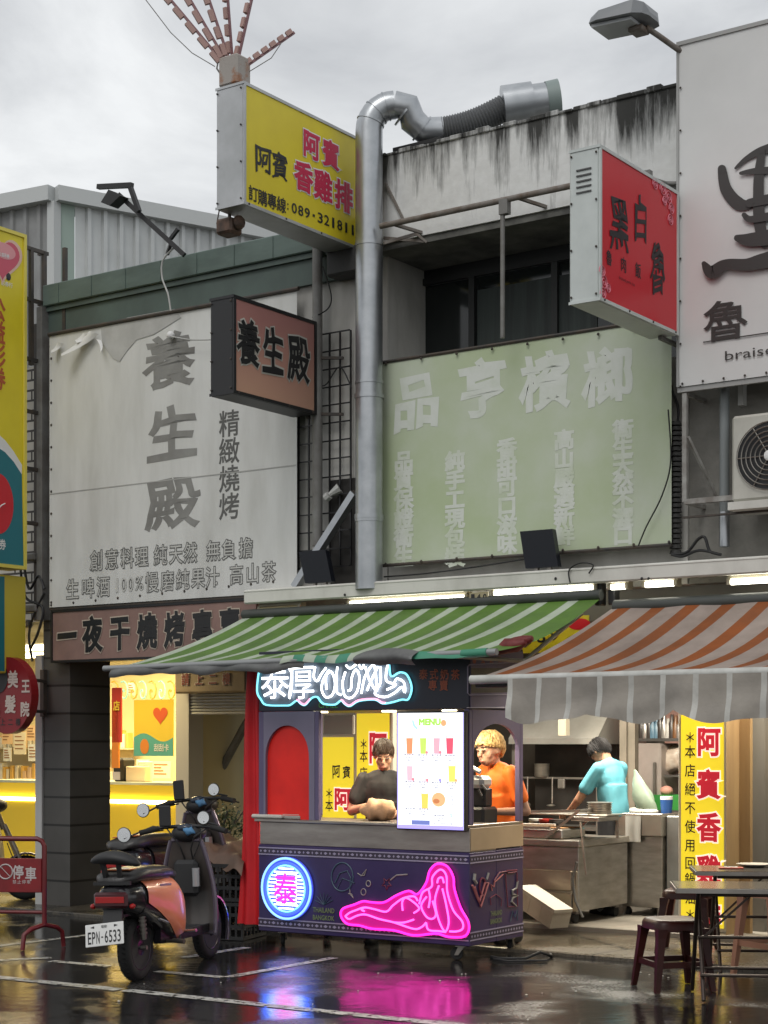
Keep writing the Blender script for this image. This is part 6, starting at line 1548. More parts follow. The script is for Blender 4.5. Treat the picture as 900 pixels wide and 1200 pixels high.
b = MB(FF, pm('basket_green', (.04, .25, .05), .5)); b.loft([[(P.x - .12, yR - .05, P.z - .1), (P.x + .16, yR - .05, P.z - .1), (P.x + .16, yR + .2, P.z - .1), (P.x - .12, yR + .2, P.z - .1)], [(P.x - .15, yR - .08, P.z + .05), (P.x + .19, yR - .08, P.z + .05), (P.x + .19, yR + .23, P.z + .05), (P.x - .15, yR + .23, P.z + .05)]]); b.build('green_basket', None, 'green plastic basket left of the tall yellow lightbox', 'basket')
b = MB(FF, pm('stool_dark', (.05, .045, .04), .6)); b.box(P.x - .2, P.x + .25, yR - .08, yR + .3, FZ, P.z - .102); b.build('low_cabinet', None, 'dark low cabinet carrying the green basket', 'cabinet')
b = MB(FF, pm('meat_pink', (.55, .28, .22), .6)); b.ell((P.x - .05, yR + .05, P.z + .09), (.07, .06, .05), 10, 8); b.build('cloth_bundle', None, 'small pink cloth bundle in the green basket', 'cloth', smooth=60)
# hanging pale plastic bag
P = FF.hit(757, 905, 1.85); Q_ = FF.hit(762, 948, 1.85)
b = MB(FF, pm('bag_pale', (.34, .43, .34), .35, c2=(.28, .37, .28), sc=5, bump=.3, bsc=8))
rings = []
for i in range(9):
    t = i / 8; c = Vector((lerp(UB(744, 1.85), UB(758, 1.85), t), 1.85, lerp(FF.hit(745, 902, 1.85).z, Q_.z, t))); w = .012 + .09 * math.sin(math.pi * min(1, t * .62)) ** 1.3
    rings.append([c + Vector((w * math.cos(q * .524) * (1 + .15 * math.sin(q * 3 + i)), .6 * w * math.sin(q * .524), 0)) for q in range(12)])
b.loft(rings); b.build('hanging_bag', None, 'pale plastic bag hanging from the beige kitchen post', 'bag', smooth=60)
b = MB(FF, pm('wall_pink', (.55, .32, .27), .7)); r = FF.rect(776, 815, 800, 868, 4.3); b.box(r[0], r[1] + 1.5, 4.36, 4.39, 1.5, ZC - .01); b.build('pink_board', None, 'pink panel on the kitchen back wall above the bottles', 'panel')
# folded cardboard and boards at the right
rt = root('folding_screen', 'tan folding boards standing right of the tall yellow lightbox', 'boards', FF, (UB(866, 1.2), 1.25, FZ))
tan = pm('board_card', (.40, .27, .13), .7, c2=(.33, .21, .10), sc=3, st=(3, 3, .4))
for x0, x1, ya, yb_ in ((851, 857, 1.0, 1.1), (857, 866, 1.12, 1.25), (866, 879, 1.25, 1.2)):
    b = MB(FF, tan); a, c = UB(x0, ya), UB(x1, yb_); b.prism([(a, ya, FZ), (c, yb_, FZ), (c, yb_, 2.5), (a, ya, 2.5)], (.01, .03, 0)); b.build('board', rt)
b = MB(FF, pm('column_grey', (.24, .225, .20), .6, c2=(.17, .155, .135), sc=2, st=(1, 1, .3))); b.box(UB(880, 1.4), UB(896, 1.4), 1.4, 1.7, FZ, ZC); b.build('column', K)
b = MB(FF, pm('paper_tan', (.58, .40, .22), .7, c2=(.35, .16, .08), sc=6)); r = FF.rect(897, 848, 915, 915, 1.9); b.box(r[0], r[1] + .4, 1.9, 1.93, r[2], r[3]); b.build('notice_sheet', None, 'tan paper notice at the right edge behind the boards', 'notice')
b = MB(FF, pm('rack_dark', (.05, .03, .03), .5)); r = FF.rect(897, 940, 915, 1010, 1.8); b.box(r[0], r[1] + .4, 1.8, 2.2, FZ, r[3], .01); b.build('dark_rack', None, 'dark rack under the tan paper notice', 'rack')
# white foam box leaning on the frying counter
A_ = FF.hit(613, 1062, .72); B_ = FF.hit(655, 1088, .45)
d = Vector((B_.x - A_.x, B_.y - A_.y, 0)); 
b = MB(FF, pm('foam_white', (.48, .43, .35), .7, c2=(.38, .33, .26), sc=5))
u_ = Vector((.88, -.30, -.34)).normalized(); w_ = Vector((.40, .91, 0)).normalized(); n_ = u_.cross(w_); n_ = n_ if n_.z > 0 else -n_
c0 = FF.hit(644, 1096, .55); c0.z = .035 + .0
Lb, Wb, Hb = .50, .20, .15
o = Vector((c0.x, c0.y, FZ + .003))
pts = [o, o - u_ * Lb, o - u_ * Lb + w_ * Wb, o + w_ * Wb]
b.prism(pts, n_ * Hb)
b.mat(pm('foam_lid', (.44, .40, .33), .6)); b.prism([p + n_ * (Hb + .002) + u_ * (.01 if i in (0, 3) else -.01) for i, p in enumerate(pts)], n_ * .03)
b.mat(pm('foam_seam', (.42, .36, .28), .8))
for t in (.3, .62): b.prism([o - u_ * Lb * t - w_ * .003 + n_ * .01, o - u_ * (Lb * t + .006) - w_ * .003 + n_ * .01, o - u_ * (Lb * t + .006) - w_ * .003 + n_ * Hb, o - u_ * Lb * t - w_ * .003 + n_ * Hb], w_ * .002)
b.build('foam_box', None, 'long cream foam box tilted against the frying counter', 'box')

# kitchen small things
def small(name, label, cat, px, py, y, z, fn, group=None, smooth=40):
    P = FF.hit(px, py, y); b = MB(FF); fn(b, P.x, y, z); b.build(name, None, label, cat, group, smooth=smooth)
yr_ = yH + .10; zr_ = FF.hit(650, 912, yH).z
lad = ('ladle hanging leftmost on the rail under the grey hood', 'ladle hanging second on the rail under the grey hood', 'skimmer hanging nearest the steel switch box under the grey hood')
for i, px in enumerate((610, 620, 649)):
    def fl_(b, x, y, z, i=i):
        b.mat(steel); b.tube([(x, y - .03, z + .01), (x, y - .035, z - .26)], .008, 6); b.ell((x, y - .06, z - .28), (.045, .05, .03 if i < 2 else .012), 12, 8)
    small('ladle', lad[i], 'ladle', px, 912, yr_, zr_, fl_, 'ladles on the cooking range rail')
tubs = (('white', pm('tub_white', (.55, .53, .48), .4)), ('red lidded', pm('tub_red', (.4, .03, .02), .4)), ('dark', pm('tub_dark', (.06, .05, .045), .4)))
zsh = .84
for i, (nm, m) in enumerate(tubs):
    def ft_(b, x, y, z, m=m): b.mat(m); b.lathe((x, y, z), [(.055, 0), (.065, .12), (.07, .125), (.07, .145)], 16)
    small('food_tub', nm + ' food tub on the frying counter behind the guard rail', 'tub', 628 + i * 12, 970, yC + .72, zT + .001, ft_, 'food tubs on the frying counter')
def gas_(b, x, y, z): b.mat(pm('gas_grey', (.30, .31, .30), .45, metal=.4, c2=(.2, .15, .12), sc=8)); b.lathe((x, y, z), [(.14, 0), (.15, .03), (.15, .42), (.11, .52), (.05, .56), (.05, .62), (.09, .625), (.09, .68)], 20)
small('gas_cylinder', 'grey gas cylinder on the floor behind the frying counter near the sink', 'gas bottle', 716, 1040, yC + 1.05, FZ, gas_)
def board_(b, x, y, z): b.mat(pm('board_pale', (.48, .36, .20), .6)); b.box(x - .12, x + .12, y - .12, y + .1, z, z + .03, .006); b.mat(steel); b.box(x - .1, x + .06, y - .02, y + .01, z + .031, z + .034)
small('chopping_board', 'wooden chopping board with a knife at the left end of the frying counter', 'chopping board', 618, 980, yC + .75, zT + .001, board_)
cloth = pm('rag_white', (.5, .48, .44), .8)
def rag_(b, x, y, z): b.mat(cloth); b.grid(lambda s, t: (x + (s - .5) * .16, y - .004 - .012 * math.sin(s * 9) * t, z - t * .24), 12, 8)
small('hanging_rag', 'pale rag hanging over the edge of the sink counter', 'cloth', 742, 965, yS2 - .045, FF.hit(750, 956, yS2).z, rag_, None, 60)
b = MB(FF, pm('hose_grey', (.12, .12, .115), .5)); b.tube([FF.hit(x, y, yC - .05) for x, y in ((676, 1010), (671, 1030), (674, 1055), (683, 1075))], .012, 7); b.build('gas_hose', None, 'dark hose hanging at the corner of the frying counter', 'hose', smooth=60)

# ================================================================== people
def person(label, loc, yaw, sc, lean, headp, headt, arms, skin, shirt, hair, style, legs=True, apron=None, wid=1.0, hoff=(0, 0, 0), hs=1.0):
    rt = root('person', label, 'person', WF, loc, rz=R(yaw)); fr = frame_of(rt)
    b = MB(fr, skin); Mz = Matrix.Scale(sc, 4)
    Lm = Matrix.Translation((0, 0, .95)) @ Matrix.Rotation(R(lean), 4, 'X') @ Matrix.Translation((0, 0, -.95))
    U = lambda p: Mz @ (Lm @ Vector(p))
    G = lambda p: Mz @ Vector(p)
    hc = Vector((0, -.03, 1.575)) + Vector(hoff); Hm = Mz @ Lm @ Matrix.Translation(hc) @ Matrix.Rotation(R(headt), 4, 'Z') @ Matrix.Rotation(R(headp), 4, 'X') @ Matrix.Scale(hs, 4)
    H = lambda p: Hm @ Vector(p)
    def torso(b, g, arms_=True, leg=False, sleeve=.62):
        b.X = Mz @ Lm @ Matrix.Scale(wid, 4, (1, 0, 0))
        if g: b.ell((0, -.005, 1.16), (.150 + g, .105 + g, .31), 24, 16, lambda v: Vector((v.x, v.y, max(v.z, .90)))); b.tube([(0, 0, .90), (0, 0, 1.2)], [.150, .16], 24)
        b.ell((0, .0, 1.27), (.165 + g, .105 + g, .17), 20, 12); b.ell((0, -.01, 1.10), (.145 + g, .10 + g, .17), 20, 12); b.ell((0, 0, .96), (.155 + g, .105 + g, .14), 20, 12); b.ell((0, .005, 1.37), (.15 + g, .075 + g, .075 + g * .5), 18, 10)
        b.X = None
        for sx, el, wr, hd in arms:
            sh = U((sx * .170 * wid, 0, 1.365)); el, wr = Vector(el), Vector(wr)
            b.cap(sh, vl(sh, el, sleeve), .052 + g, .05 + g * 1.3)
    # body: one continuous remeshed surface
    torso(b, 0)
    b.cap(U((0, .01, 1.36)), H((0, .02, -.05)), .055, .052)
    b.X = Hm
    b.ell((0, .01, .02), (.076, .096, .105), 22, 16); b.ell((0, -.03, -.055), (.058, .062, .058), 18, 12); b.cap((0, -.085, .015), (0, -.108, -.018), .010, .016); b.ell((.077, .012, -.005), (.012, .022, .034), 10, 8); b.ell((-.077, .012, -.005), (.012, .022, .034), 10, 8)
    b.ell((0, -.085, -.062), (.026, .014, .012), 10, 6); b.cap((-.040, -.072, .040), (.040, -.072, .040), .012, .012); b.ell((.034, -.072, .014), (.020, .018, .018), 10, 8); b.ell((-.034, -.072, .014), (.020, .018, .018), 10, 8); b.ell((.036, -.056, -.022), (.030, .026, .036), 12, 8); b.ell((-.036, -.056, -.022), (.030, .026, .036), 12, 8)
    b.X = None
    for sx, el, wr, hd in arms:
        sh = U((sx * .170 * wid, 0, 1.365)); el, wr, hd = Vector(el), Vector(wr), Vector(hd).normalized()
        b.cap(sh, el, .055, .042); b.cap(el, wr, .042, .029); b.cap(wr, wr + hd * .075, .03, .034)
    if legs:
        for sx in (-1, 1):
            b.cap(G((sx * .085, 0, .92)), G((sx * .095, -.015, .5)), .085, .058); b.cap(G((sx * .095, -.015, .5)), G((sx * .1, .02, .08)), .056, .036); b.cap(G((sx * .1, .03, .045)), G((sx * .115, -.14, .03)), .04, .03)
    me = remeshed(b, .0085, 'body', Matrix.Identity(4), 2)
    # separate fingers rooted in the palm
    f = MB(fr, skin)
    for sx, el, wr, hd in arms:
        wr, hd = Vector(wr), Vector(hd).normalized(); el = Vector(el)
        side = hd.cross(Vector((0, 0, 1))); side = (side if side.length > .1 else Vector((1, 0, 0))).normalized(); dn = side.cross(hd); dn = dn if dn.z < 0 else -dn
        for i, ln in enumerate((.066, .074, .07, .055)):
            p = wr + hd * .085 + side * (-.030 + .020 * i); q = p + (hd * .85 + dn * .35).normalized() * ln * .5; r_ = q + (hd * .4 + dn * .9).normalized() * ln * .5
            f.cap(p, q, .0095, .009, 8); f.cap(q, r_, .009, .0075, 8)
        inn_ = side * (-1 if (side.dot(Vector((sx, 0, 0))) > 0) else 1)
        p = wr + hd * .03 + inn_ * .03; q = p + (hd * .6 + inn_ * .6 + dn * .3).normalized() * .035; f.cap(p, q, .012, .011, 8); f.cap(q, q + (hd * .9 + dn * .4).normalized() * .03, .011, .009, 8)
    f.X = Hm
    nb = len(f.f)
    f.mat(pm('eye_dark', (.015, .01, .008), .3))
    for s in (-1, 1): f.cap((s * .020, -.0935, .014), (s * .044, -.086, .014), .0042, .0035, 6); f.cap((s * .016, -.094, .037), (s * .05, -.082, .038), .0036, .0026, 6)
    f.mat(pm('lips', (.36, .13, .10), .5)); f.cap((-.02, -.098, -.062), (.02, -.098, -.062), .005, .005, 6)
    f.X = None
    bm2 = f.mesh('face_hands', Matrix.Identity(4))
    # merge the fingers and features into the one body mesh
    import bmesh
    bm = bmesh.new(); bm.from_mesh(me)
    n0 = len(bm.faces); bm.from_mesh(bm2)
    fin = bpy.data.meshes.new('body'); bm.to_mesh(fin); bm.free()
    for m in f.mats: fin.materials.append(m)
    fin.polygons.foreach_set('use_smooth', [True] * len(fin.polygons))
    o = bpy.data.objects.new('body', fin); COL.objects.link(o); o.parent = rt; MW[o.name] = MW[rt.name]
    # shirt
    t = MB(fr, shirt); torso(t, .016)
    ms = remeshed(t, .010, 'shirt', Matrix.Identity(4), 3)
    for v in ms.vertices:
        n = math.sin(v.co.z * 16 + v.co.x * 30 + 2 * math.sin(v.co.y * 14)) * math.cos(v.co.x * 21 - v.co.z * 11 + v.co.y * 25) + .5 * math.sin(v.co.x * 60 + v.co.z * 14); v.co += v.normal * .0042 * n
    ms.materials.clear(); ms.materials.append(shirt); ms.polygons.foreach_set('use_smooth', [True] * len(ms.polygons))
    o = bpy.data.objects.new('shirt', ms); COL.objects.link(o); o.parent = rt; MW[o.name] = MW[rt.name]
    if legs:
        t = MB(fr, apron or pm('trousers_dark', (.02, .02, .024), .7))
        t.X = None; t.add([], [])
        t.ell(G((0, 0, .93)), (.165 * sc, .115 * sc, .12 * sc), 18, 10)
        for sx in (-1, 1): t.cap(G((sx * .085, 0, .90)), G((sx * .095, -.015, .5)), .098, .075); t.cap(G((sx * .095, -.015, .5)), G((sx * .1, .02, .12)), .075, .06)
        mt = remeshed(t, .014, 'trousers', Matrix.Identity(4), 2); mt.materials.clear(); mt.materials.append(t.mats[0]); mt.polygons.foreach_set('use_smooth', [True] * len(mt.polygons))
        o = bpy.data.objects.new('trousers', mt); COL.objects.link(o); o.parent = rt; MW[o.name] = MW[rt.name]
        t = MB(fr, pm('shoe_dark', (.015, .014, .014), .6))
        for sx in (-1, 1):
            t = MB(fr, pm('shoe_dark', (.015, .014, .014), .6)); t.cap(G((sx * .1, .05, .055)), G((sx * .116, -.15, .048)), .056, .046, 14); t.cap(G((sx * .1, .02, .06)), G((sx * .1, .02, .16)), .052, .05, 14); t.build('shoe', rt, smooth=60)
    # hair: a cap and strands following the scalp
    h = MB(fr, hair); h.X = Hm
    rx, ry, rz = .084, .105, .118; cz = .022
    front, sidez, back = style['front'], style['side'], style['back']
    def edge(a):      # hairline height by direction; a = 0 at the face, pi at the nape
        c = math.cos(a); return lerp(sidez, front, max(0, c) ** 1.2) if c > 0 else lerp(sidez, back, (-c) ** .8)
    rings = []
    for j in range(9):
        ring = []
        for i in range(28):
            a = 2 * math.pi * i / 28; e = edge(a); p0 = math.asin(max(-.98, min(.98, (e - cz) / rz))); p = lerp(p0, math.pi / 2 - .02, j / 8)
            k = 1 + .02 * math.sin(a * 9 + j * 2)
            ring.append((math.cos(p) * math.sin(a) * rx * k, .012 - math.cos(p) * math.cos(a) * ry * k, cz + math.sin(p) * rz * k))
        rings.append(ring)
    h.loft(rings)
    rnd = random.Random(len(label))
    for _ in range(style.get('n', 240)):
        a = rnd.uniform(0, 2 * math.pi); e = edge(a) - rnd.uniform(-.012, style.get('over', .02)); p0 = math.asin(max(-.98, min(.98, (e - cz) / rz))); p1 = rnd.uniform(max(p0 + .2, .4), 1.5); da = rnd.uniform(-.6, .6); li = rnd.uniform(1.0, style.get('vol', 1.06))
        P = []
        for i in range(5):
            t_ = i / 4; p = lerp(p1, p0, t_); aa = a + da * (1 - t_) ; k = lerp(1.0, li, math.sin(math.pi * t_ * .7)) * 1.01
            P.append((math.cos(p) * math.sin(aa) * rx * k, .012 - math.cos(p) * math.cos(aa) * ry * k, cz + math.sin(p) * rz * k))
        h.tube(P, [.005, .007, .007, .005, .0015], 4)
    if style.get('bun'): h.ell((0, .125, .02), (.045, .04, .045), 14, 10)
    h.build('hair', rt, smooth=70)
    return rt, fr, Hm
def skin_mat(n, c): 
    m = pm(n, c, .72, spec=.25, c2=(c[0] * .85, c[1] * .78, c[2] * .74), sc=8); m.node_tree.nodes['Principled BSDF'].inputs['Subsurface Weight'].default_value = .12; m.node_tree.nodes['Principled BSDF'].inputs['Subsurface Radius'].default_value = (.02, .008, .004); return m
skinA = skin_mat('skin_pale', (.52, .32, .23)); skinB = skin_mat('skin_tan', (.44, .25, .16))
# woman packing the bag
Pw = CF.M @ Vector((CF.hit(449, 930, .72).x, .74, .0))
person('woman in a black T-shirt packing a paper bag behind the cart counter', (Pw.x, Pw.y, -.02), -4, 1.03, 8, 18, 4,
       [(-1, (-.27, -.10, 1.14), (-.08, -.36, 1.20), (.5, -.6, -.35)), (1, (.27, -.10, 1.12), (.12, -.33, 1.13), (-.5, -.75, -.2))],
       skinA, pm('shirt_black', (.012, .012, .014), .8, c2=(.02, .02, .022), sc=9), pm('hair_brown', (.035, .022, .015), .5), dict(front=.062, side=-.01, back=-.08, over=.012, vol=1.03, n=260, bun=1))
# man in orange
Pm_ = CF.M @ Vector((CF.hit(590, 940, 1.0).x, 1.00, 0))
person('man with blond hair in an orange T-shirt standing behind the arched side of the cart', (Pm_.x, Pm_.y, .035), -56, 1.04, 9, 2, 10,
       [(-1, (-.30, -.02, 1.10), (-.24, -.27, 1.07), (.2, -1, -.15)), (1, (.26, .03, 1.10), (.18, -.24, 1.10), (-.2, -1, -.2))],
       skinA, pm('shirt_orange', (.85, .17, .012), .7, c2=(.75, .13, .01), sc=6), pm('hair_blond', (.80, .58, .27), .6, c2=(.40, .24, .08), sc=38), dict(front=.062, side=.018, back=-.06, over=.012, vol=1.20, n=460), hs=1.10, hoff=(0, -.02, -.02))
# cook in cyan
Pc = FF.M @ Vector((UB(716, 1.98), 2.05, FZ))
person('man with black hair in a turquoise T-shirt bending over the stove with his back turned', (Pc.x, Pc.y, FZ - .03), -146, 1.03, 9, 46, 4,
       [(-1, (-.22, -.26, 1.10), (-.18, -.47, .98), (.1, -1, -.3)), (1, (.22, -.26, 1.10), (.16, -.47, .98), (-.1, -1, -.3))],
       skinB, pm('shirt_cyan', (.13, .43, .52), .8, c2=(.105, .36, .44), sc=6), pm('hair_black', (.010, .009, .009), .7, spec=.25), dict(front=.07, side=-.01, back=-.075, over=.025, vol=1.12, n=320), wid=.80, hoff=(0, -.075, -.045))
# ================================================================== scooters
def scooter(label, loc, yaw, lean=-7, panel=None, body=None, shield=None, plate=True, back=True, group='scooters parked at the arcade', z=0.0):
    rt = root('scooter', label, 'scooter', WF, (loc[0], loc[1], z), group, rz=R(yaw)); fr = frame_of(rt)
    X = Matrix.Rotation(R(lean), 4, 'Y')
    def B(m):
        b = MB(fr, m); b.X = X; return b
    dark = body or pm('scooter_black', (.014, .013, .016), .22, coat=.4)
    wr = .235
    for y, w, nm in ((0, .105, 'rear_wheel'), (1.3, .09, 'front_wheel')):
        b = B(rubber); b.lathe((0, y, wr), [(.155, -w * .42), (.19, -w * .5), (.222, -w * .36), (wr, -w * .12), (wr, w * .12), (.222, w * .36), (.19, w * .5), (.155, w * .42)], 30, 'x'); 
        b.mat(pm('tread_dark', (.004, .004, .004), .9))
        for i in range(40):
            q = i * math.pi / 20; b.bar((-w * .30, y + (wr - .008) * math.cos(q), wr + (wr - .008) * math.sin(q)), (w * .30, y + (wr - .001) * math.cos(q + .09), wr + (wr - .001) * math.sin(q + .09)), .006, .014)
        t = b.build(nm, rt, smooth=50)
        b = B(pm('rim_dark', (.06, .055, .07), .25, metal=.8)); b.lathe((0, y, wr), [(.05, -w * .44), (.12, -.02), (.145, -.03), (.156, -w * .44), (.162, -w * .44), (.162, w * .44), (.156, w * .44), (.145, .03), (.12, .02), (.05, w * .44)], 30, 'x')
        for i in range(5):
            q = i * 1.257; b.bar((.0, y + .04 * math.cos(q), wr + .04 * math.sin(q)), (0, y + .15 * math.cos(q + .2), wr + .15 * math.sin(q + .2)), .06, .03)
        b.mat(steel_dull); b.tube([(-.09, y, wr), (.09, y, wr)], .016, 8); b.tube([(.03, y, wr), (.036, y, wr)], .085, 18); b.build('rim', t, smooth=40)
    prof = [(-.38, .62, .07, .06), (-.30, .61, .13, .10), (-.18, .60, .165, .12), (0, .57, .19, .155), (.2, .535, .20, .20), (.36, .49, .195, .235), (.48, .45, .175, .22), (.58, .38, .13, .15)]
    def sec(y):
        for i in range(len(prof) - 1):
            a, c = prof[i], prof[i + 1]
            if a[0] <= y <= c[0]: t = (y - a[0]) / (c[0] - a[0]); return [lerp(a[k], c[k], t) for k in range(4)]
        return prof[-1] if y > 0 else prof[0]
    def pt(y, q, g=0):
        _, cz, hw, hh = sec(y); c, s = math.cos(q), math.sin(q); return (math.copysign(abs(c) ** .7, c) * (hw + g), y, cz + math.copysign(abs(s) ** .7, s) * (hh + g))
    b = B(dark); b.loft([[pt(y, 2 * math.pi * i / 24) for i in range(24)] for y in (-.36, -.33, -.30, -.24, -.18, -.1, 0, .1, .2, .28, .36, .42, .48, .53, .56)]); b.build('body_shell', rt, smooth=60)
    pmt = panel or pm('panel_copper', (.80, .27, .14), .3, c2=(.72, .22, .12), sc=3, coat=.3)
    for s in (1, -1):
        b = B(pmt)
        b.grid(lambda a, c: (lambda y: (lambda p: (p[0] * s, p[1], p[2]))(pt(y, lerp(lerp(-.10, -1.15, a), 1.0, c), .012)))(lerp(-.14, .55, a)), 12, 8); b.build('side_panel', rt, smooth=60)
    b = B(pm('seat_leather', (.028, .026, .026), .34, bump=.15, bsc=60)); rings = []
    for y, zz, hw, hh in ((-.34, .735, .08, .02), (-.28, .75, .15, .045), (-.1, .765, .175, .055), (.12, .755, .18, .06), (.3, .75, .165, .055), (.48, .725, .12, .04), (.56, .70, .05, .015)):
        rings.append([(math.copysign(abs(math.cos(q)) ** .6, math.cos(q)) * hw, y, zz + math.copysign(abs(math.sin(q)) ** .7, math.sin(q)) * hh) for q in [i * math.pi / 9 for i in range(18)]])
    b.loft(rings); b.build('seat', rt, smooth=60)
    b = B(black_soft); b.X = X if back else X @ Matrix.Translation((0, .12, -.16)) @ Matrix.Scale(.6, 4, (1, 0, 0)); b.ell((.03, -.34, .90), (.19, .085, .05), 18, 10, lambda v: Vector((v.x, v.y, v.z - .9 * (v.x) ** 2 * 1.2))); b.bar((-.06, -.36, .87), (-.05, -.30, .70), .03); b.bar((.06, -.36, .87), (.05, -.30, .70), .03); b.bar((-.14, -.34, .72), (.14, -.34, .72), .025); b.build('backrest', rt, smooth=60)
    b = B(pm('floor_rubber', (.03, .03, .034), .5)); b.box(-.14, .14, .46, 1.02, .25, .30, .02); b.mat(dark); b.box(-.155, -.141, .44, 1.02, .24, .31, .006); b.box(.141, .155, .44, 1.02, .24, .31, .006); b.build('floorboard', rt)
    sh = shield or pm('shield_grey', (.075, .065, .06), .3, coat=.3)
    b = B(sh)
    def fs(a, c, off=0):
        w = .24 - .16 * (c - .4) ** 2 - .06 * c; x = lerp(-w, w, a); return (x, 1.13 - .17 * c - .10 * (1 - c) ** 3 + off - 1.9 * x * x, lerp(.24, .95, c))
    b.grid(fs, 14, 14); b.grid(lambda a, c: fs(1 - a, c, .035), 14, 14)
    b.mat(pm('shield_edge', (.12, .10, .13), .12, metal=.4)); b.tube([fs(0, i / 14, .017) for i in range(15)], .02, 8); b.tube([fs(1, i / 14, .017) for i in range(15)], .02, 8); b.tube([fs(i / 14, 1, .017) for i in range(15)], .02, 8); b.tube([fs(i / 14, 0, .017) for i in range(15)], .02, 8); ls = b.build('leg_shield', rt, smooth=60)
    b = B(black_soft); b.box(-.10, .10, .90, .985, .52, .80, .03); b.mat(pm('bottle_steel', (.35, .35, .36), .3, metal=.7)); b.tube([(.10, .89, .60), (.10, .89, .74)], .03, 10); b.build('glove_box', ls)
    b = B(dark)
    n = 12
    for i in range(n):
        q0, q1 = lerp(-.4, 2.7, i / n), lerp(-.4, 2.7, (i + 1) / n); r_ = .265
        g = lambda q, x: (x, 1.3 + r_ * math.cos(q), wr + r_ * math.sin(q) - .12 * abs(x))
        for x0, x1 in ((-.07, -.03), (-.03, .03), (.03, .07)): b.quad(g(q0, x0), g(q0, x1), g(q1, x1), g(q1, x0))
    b.mat(pm('shield_edge', (.12, .10, .13), .12, metal=.4)); b.tube([(.07, 1.3 + .262 * math.cos(q * .258 - .4), wr + .262 * math.sin(q * .258 - .4) - .008) for q in range(13)], .014, 6); b.build('front_fender', rt, smooth=60)
    b = B(steel_dull); 
    for s in (-1, 1): b.tube([(s * .065, 1.3, wr), (s * .07, 1.2, .52), (s * .05, 1.08, .8)], .022, 8)
    b.tube([(0, 1.08, .75), (0, .98, 1.02)], .03, 8); b.build('fork', rt)
    b = B(black_soft); b.ell((0, 1.01, 1.0), (.14, .11, .075), 18, 12); b.tube([(-.34, .90, 1.02), (-.2, .95, 1.05), (0, .98, 1.06), (.2, .95, 1.05), (.34, .90, 1.02)], .014, 8); b.mat(rubber)
    for s in (-1, 1): b.tube([(s * .22, .945, 1.046), (s * .36, .89, 1.015)], .021, 10); b.mat(black_soft); b.tube([(s * .2, .98, 1.03), (s * .28, .99, 1.02), (s * .37, .95, 1.0)], .007, 5); b.mat(rubber)
    hb = b.build('handlebar', rt, smooth=50)
    b = B(pm('dash_glass', (.02, .03, .05), .1)); b.ell((0, .945, 1.045), (.07, .05, .035), 14, 8); b.build('dashboard', hb, smooth=60)
    mir = pm('mirror_glass', (.8, .82, .84), .04, metal=1)
    for s, mx_, mz_, mr in ((-1, -.51, 1.0, 1.1), (1, .16, 1.12, .95)):
        b = B(black_soft); b.tube([(s * .2, .95, 1.05), (s * .27, .95, 1.06), (mx_, .93, mz_ - .03)], .008, 6); b.lathe((mx_, .93, mz_), [(.03 * mr, .03), (.05 * mr, .012), (.056 * mr, 0), (.052 * mr, -.004)], 20, 'y'); m_ = b.build('mirror', hb, smooth=50)
        b = B(mir); b.poly([(mx_ + .05 * mr * math.cos(i * .3142), .93 - .0055, mz_ + .05 * mr * math.sin(i * .3142)) for i in range(20)]); b.build('glass', m_)
    b = B(pm('tail_dark', (.05, .005, .008), .3)); b.box(-.13, .13, -.385, -.35, .55, .66, .02); b.mat(pm('tail_red', (.35, .01, .01), .2)); b.box(-.11, .11, -.392, -.3855, .585, .63, .003); b.ell((-.15, -.34, .56), (.02, .03, .02), 8, 6); b.ell((.15, -.34, .56), (.02, .03, .02), 8, 6); b.build('tail_light', rt)
    b = B(black_soft); b.prism([(-.07, -.33, .58), (.07, -.33, .58), (.075, -.40, .30), (-.075, -.40, .30)], (0, .02, 0)); b.prism([(-.06, -.30, .5), (.06, -.30, .5), (.06, -.12, .5), (-.06, -.12, .5)], (0, 0, -.02)); b.build('rear_fender', rt)
    if plate:
        b = B(pm('plate_white', (.72, .72, .70), .35)); c = Vector((-.03, -.425, .375)); b.X = X @ Matrix.Translation(c) @ Matrix.Rotation(R(-13), 4, 'X') @ Matrix.Rotation(R(-6), 4, 'Y')
        b.box(-.145, .145, 0, .006, -.078, .078, .004); b.mat(black)
        for i, ch in enumerate('EPN-6533'): b.text(ch, (-.112 + i * .032, -.002, -.018), (1, 0, 0), (0, 0, 1), .025 if ch != '-' else .014, .085 if ch != '-' else .010, .01, 'bbox')
        b.text('◀', (-.09, -.002, .055), (1, 0, 0), (0, 0, 1), .03, .018, 0, 'bbox'); b.text('▶', (.09, -.002, .055), (1, 0, 0), (0, 0, 1), .03, .018, 0, 'bbox'); b.text('電動', (0, -.002, .055), (1, 0, 0), (0, 0, 1), .045, .02, 0, 'bbox')
        b.build('license_plate', rt)
    b = B(steel_dull); b.ell((-.10, .18, .27), (.05, .2, .07), 14, 8); b.tube([(.08, -.03, .3), (.10, -.1, .56)], .022, 8); b.tube([(-.09, -.03, .3), (-.10, -.1, .56)], .022, 8)
    for k in range(6): z = .34 + k * .03; b.tube([(.082 + .003 * k, -.04 - .009 * k, z), (.083 + .003 * k, -.042 - .009 * k, z + .012)], .03, 10)
    b.mat(dark); b.prism([(-.10, .0, .3), (-.10, .5, .36), (-.10, .5, .24), (-.10, .0, .2)], (.06, 0, 0)); b.prism([(.05, .2, .36), (.05, .55, .38), (.05, .55, .22), (.05, .2, .24)], (.06, 0, 0)); b.build('motor', rt, smooth=50)
    b = B(black_soft); b.box(-.20, -.10, .90, .915, 1.06, 1.22, .01); b.tube([(-.15, .92, 1.05), (-.15, .915, 1.10)], .01, 6); b.build('phone_holder', hb)
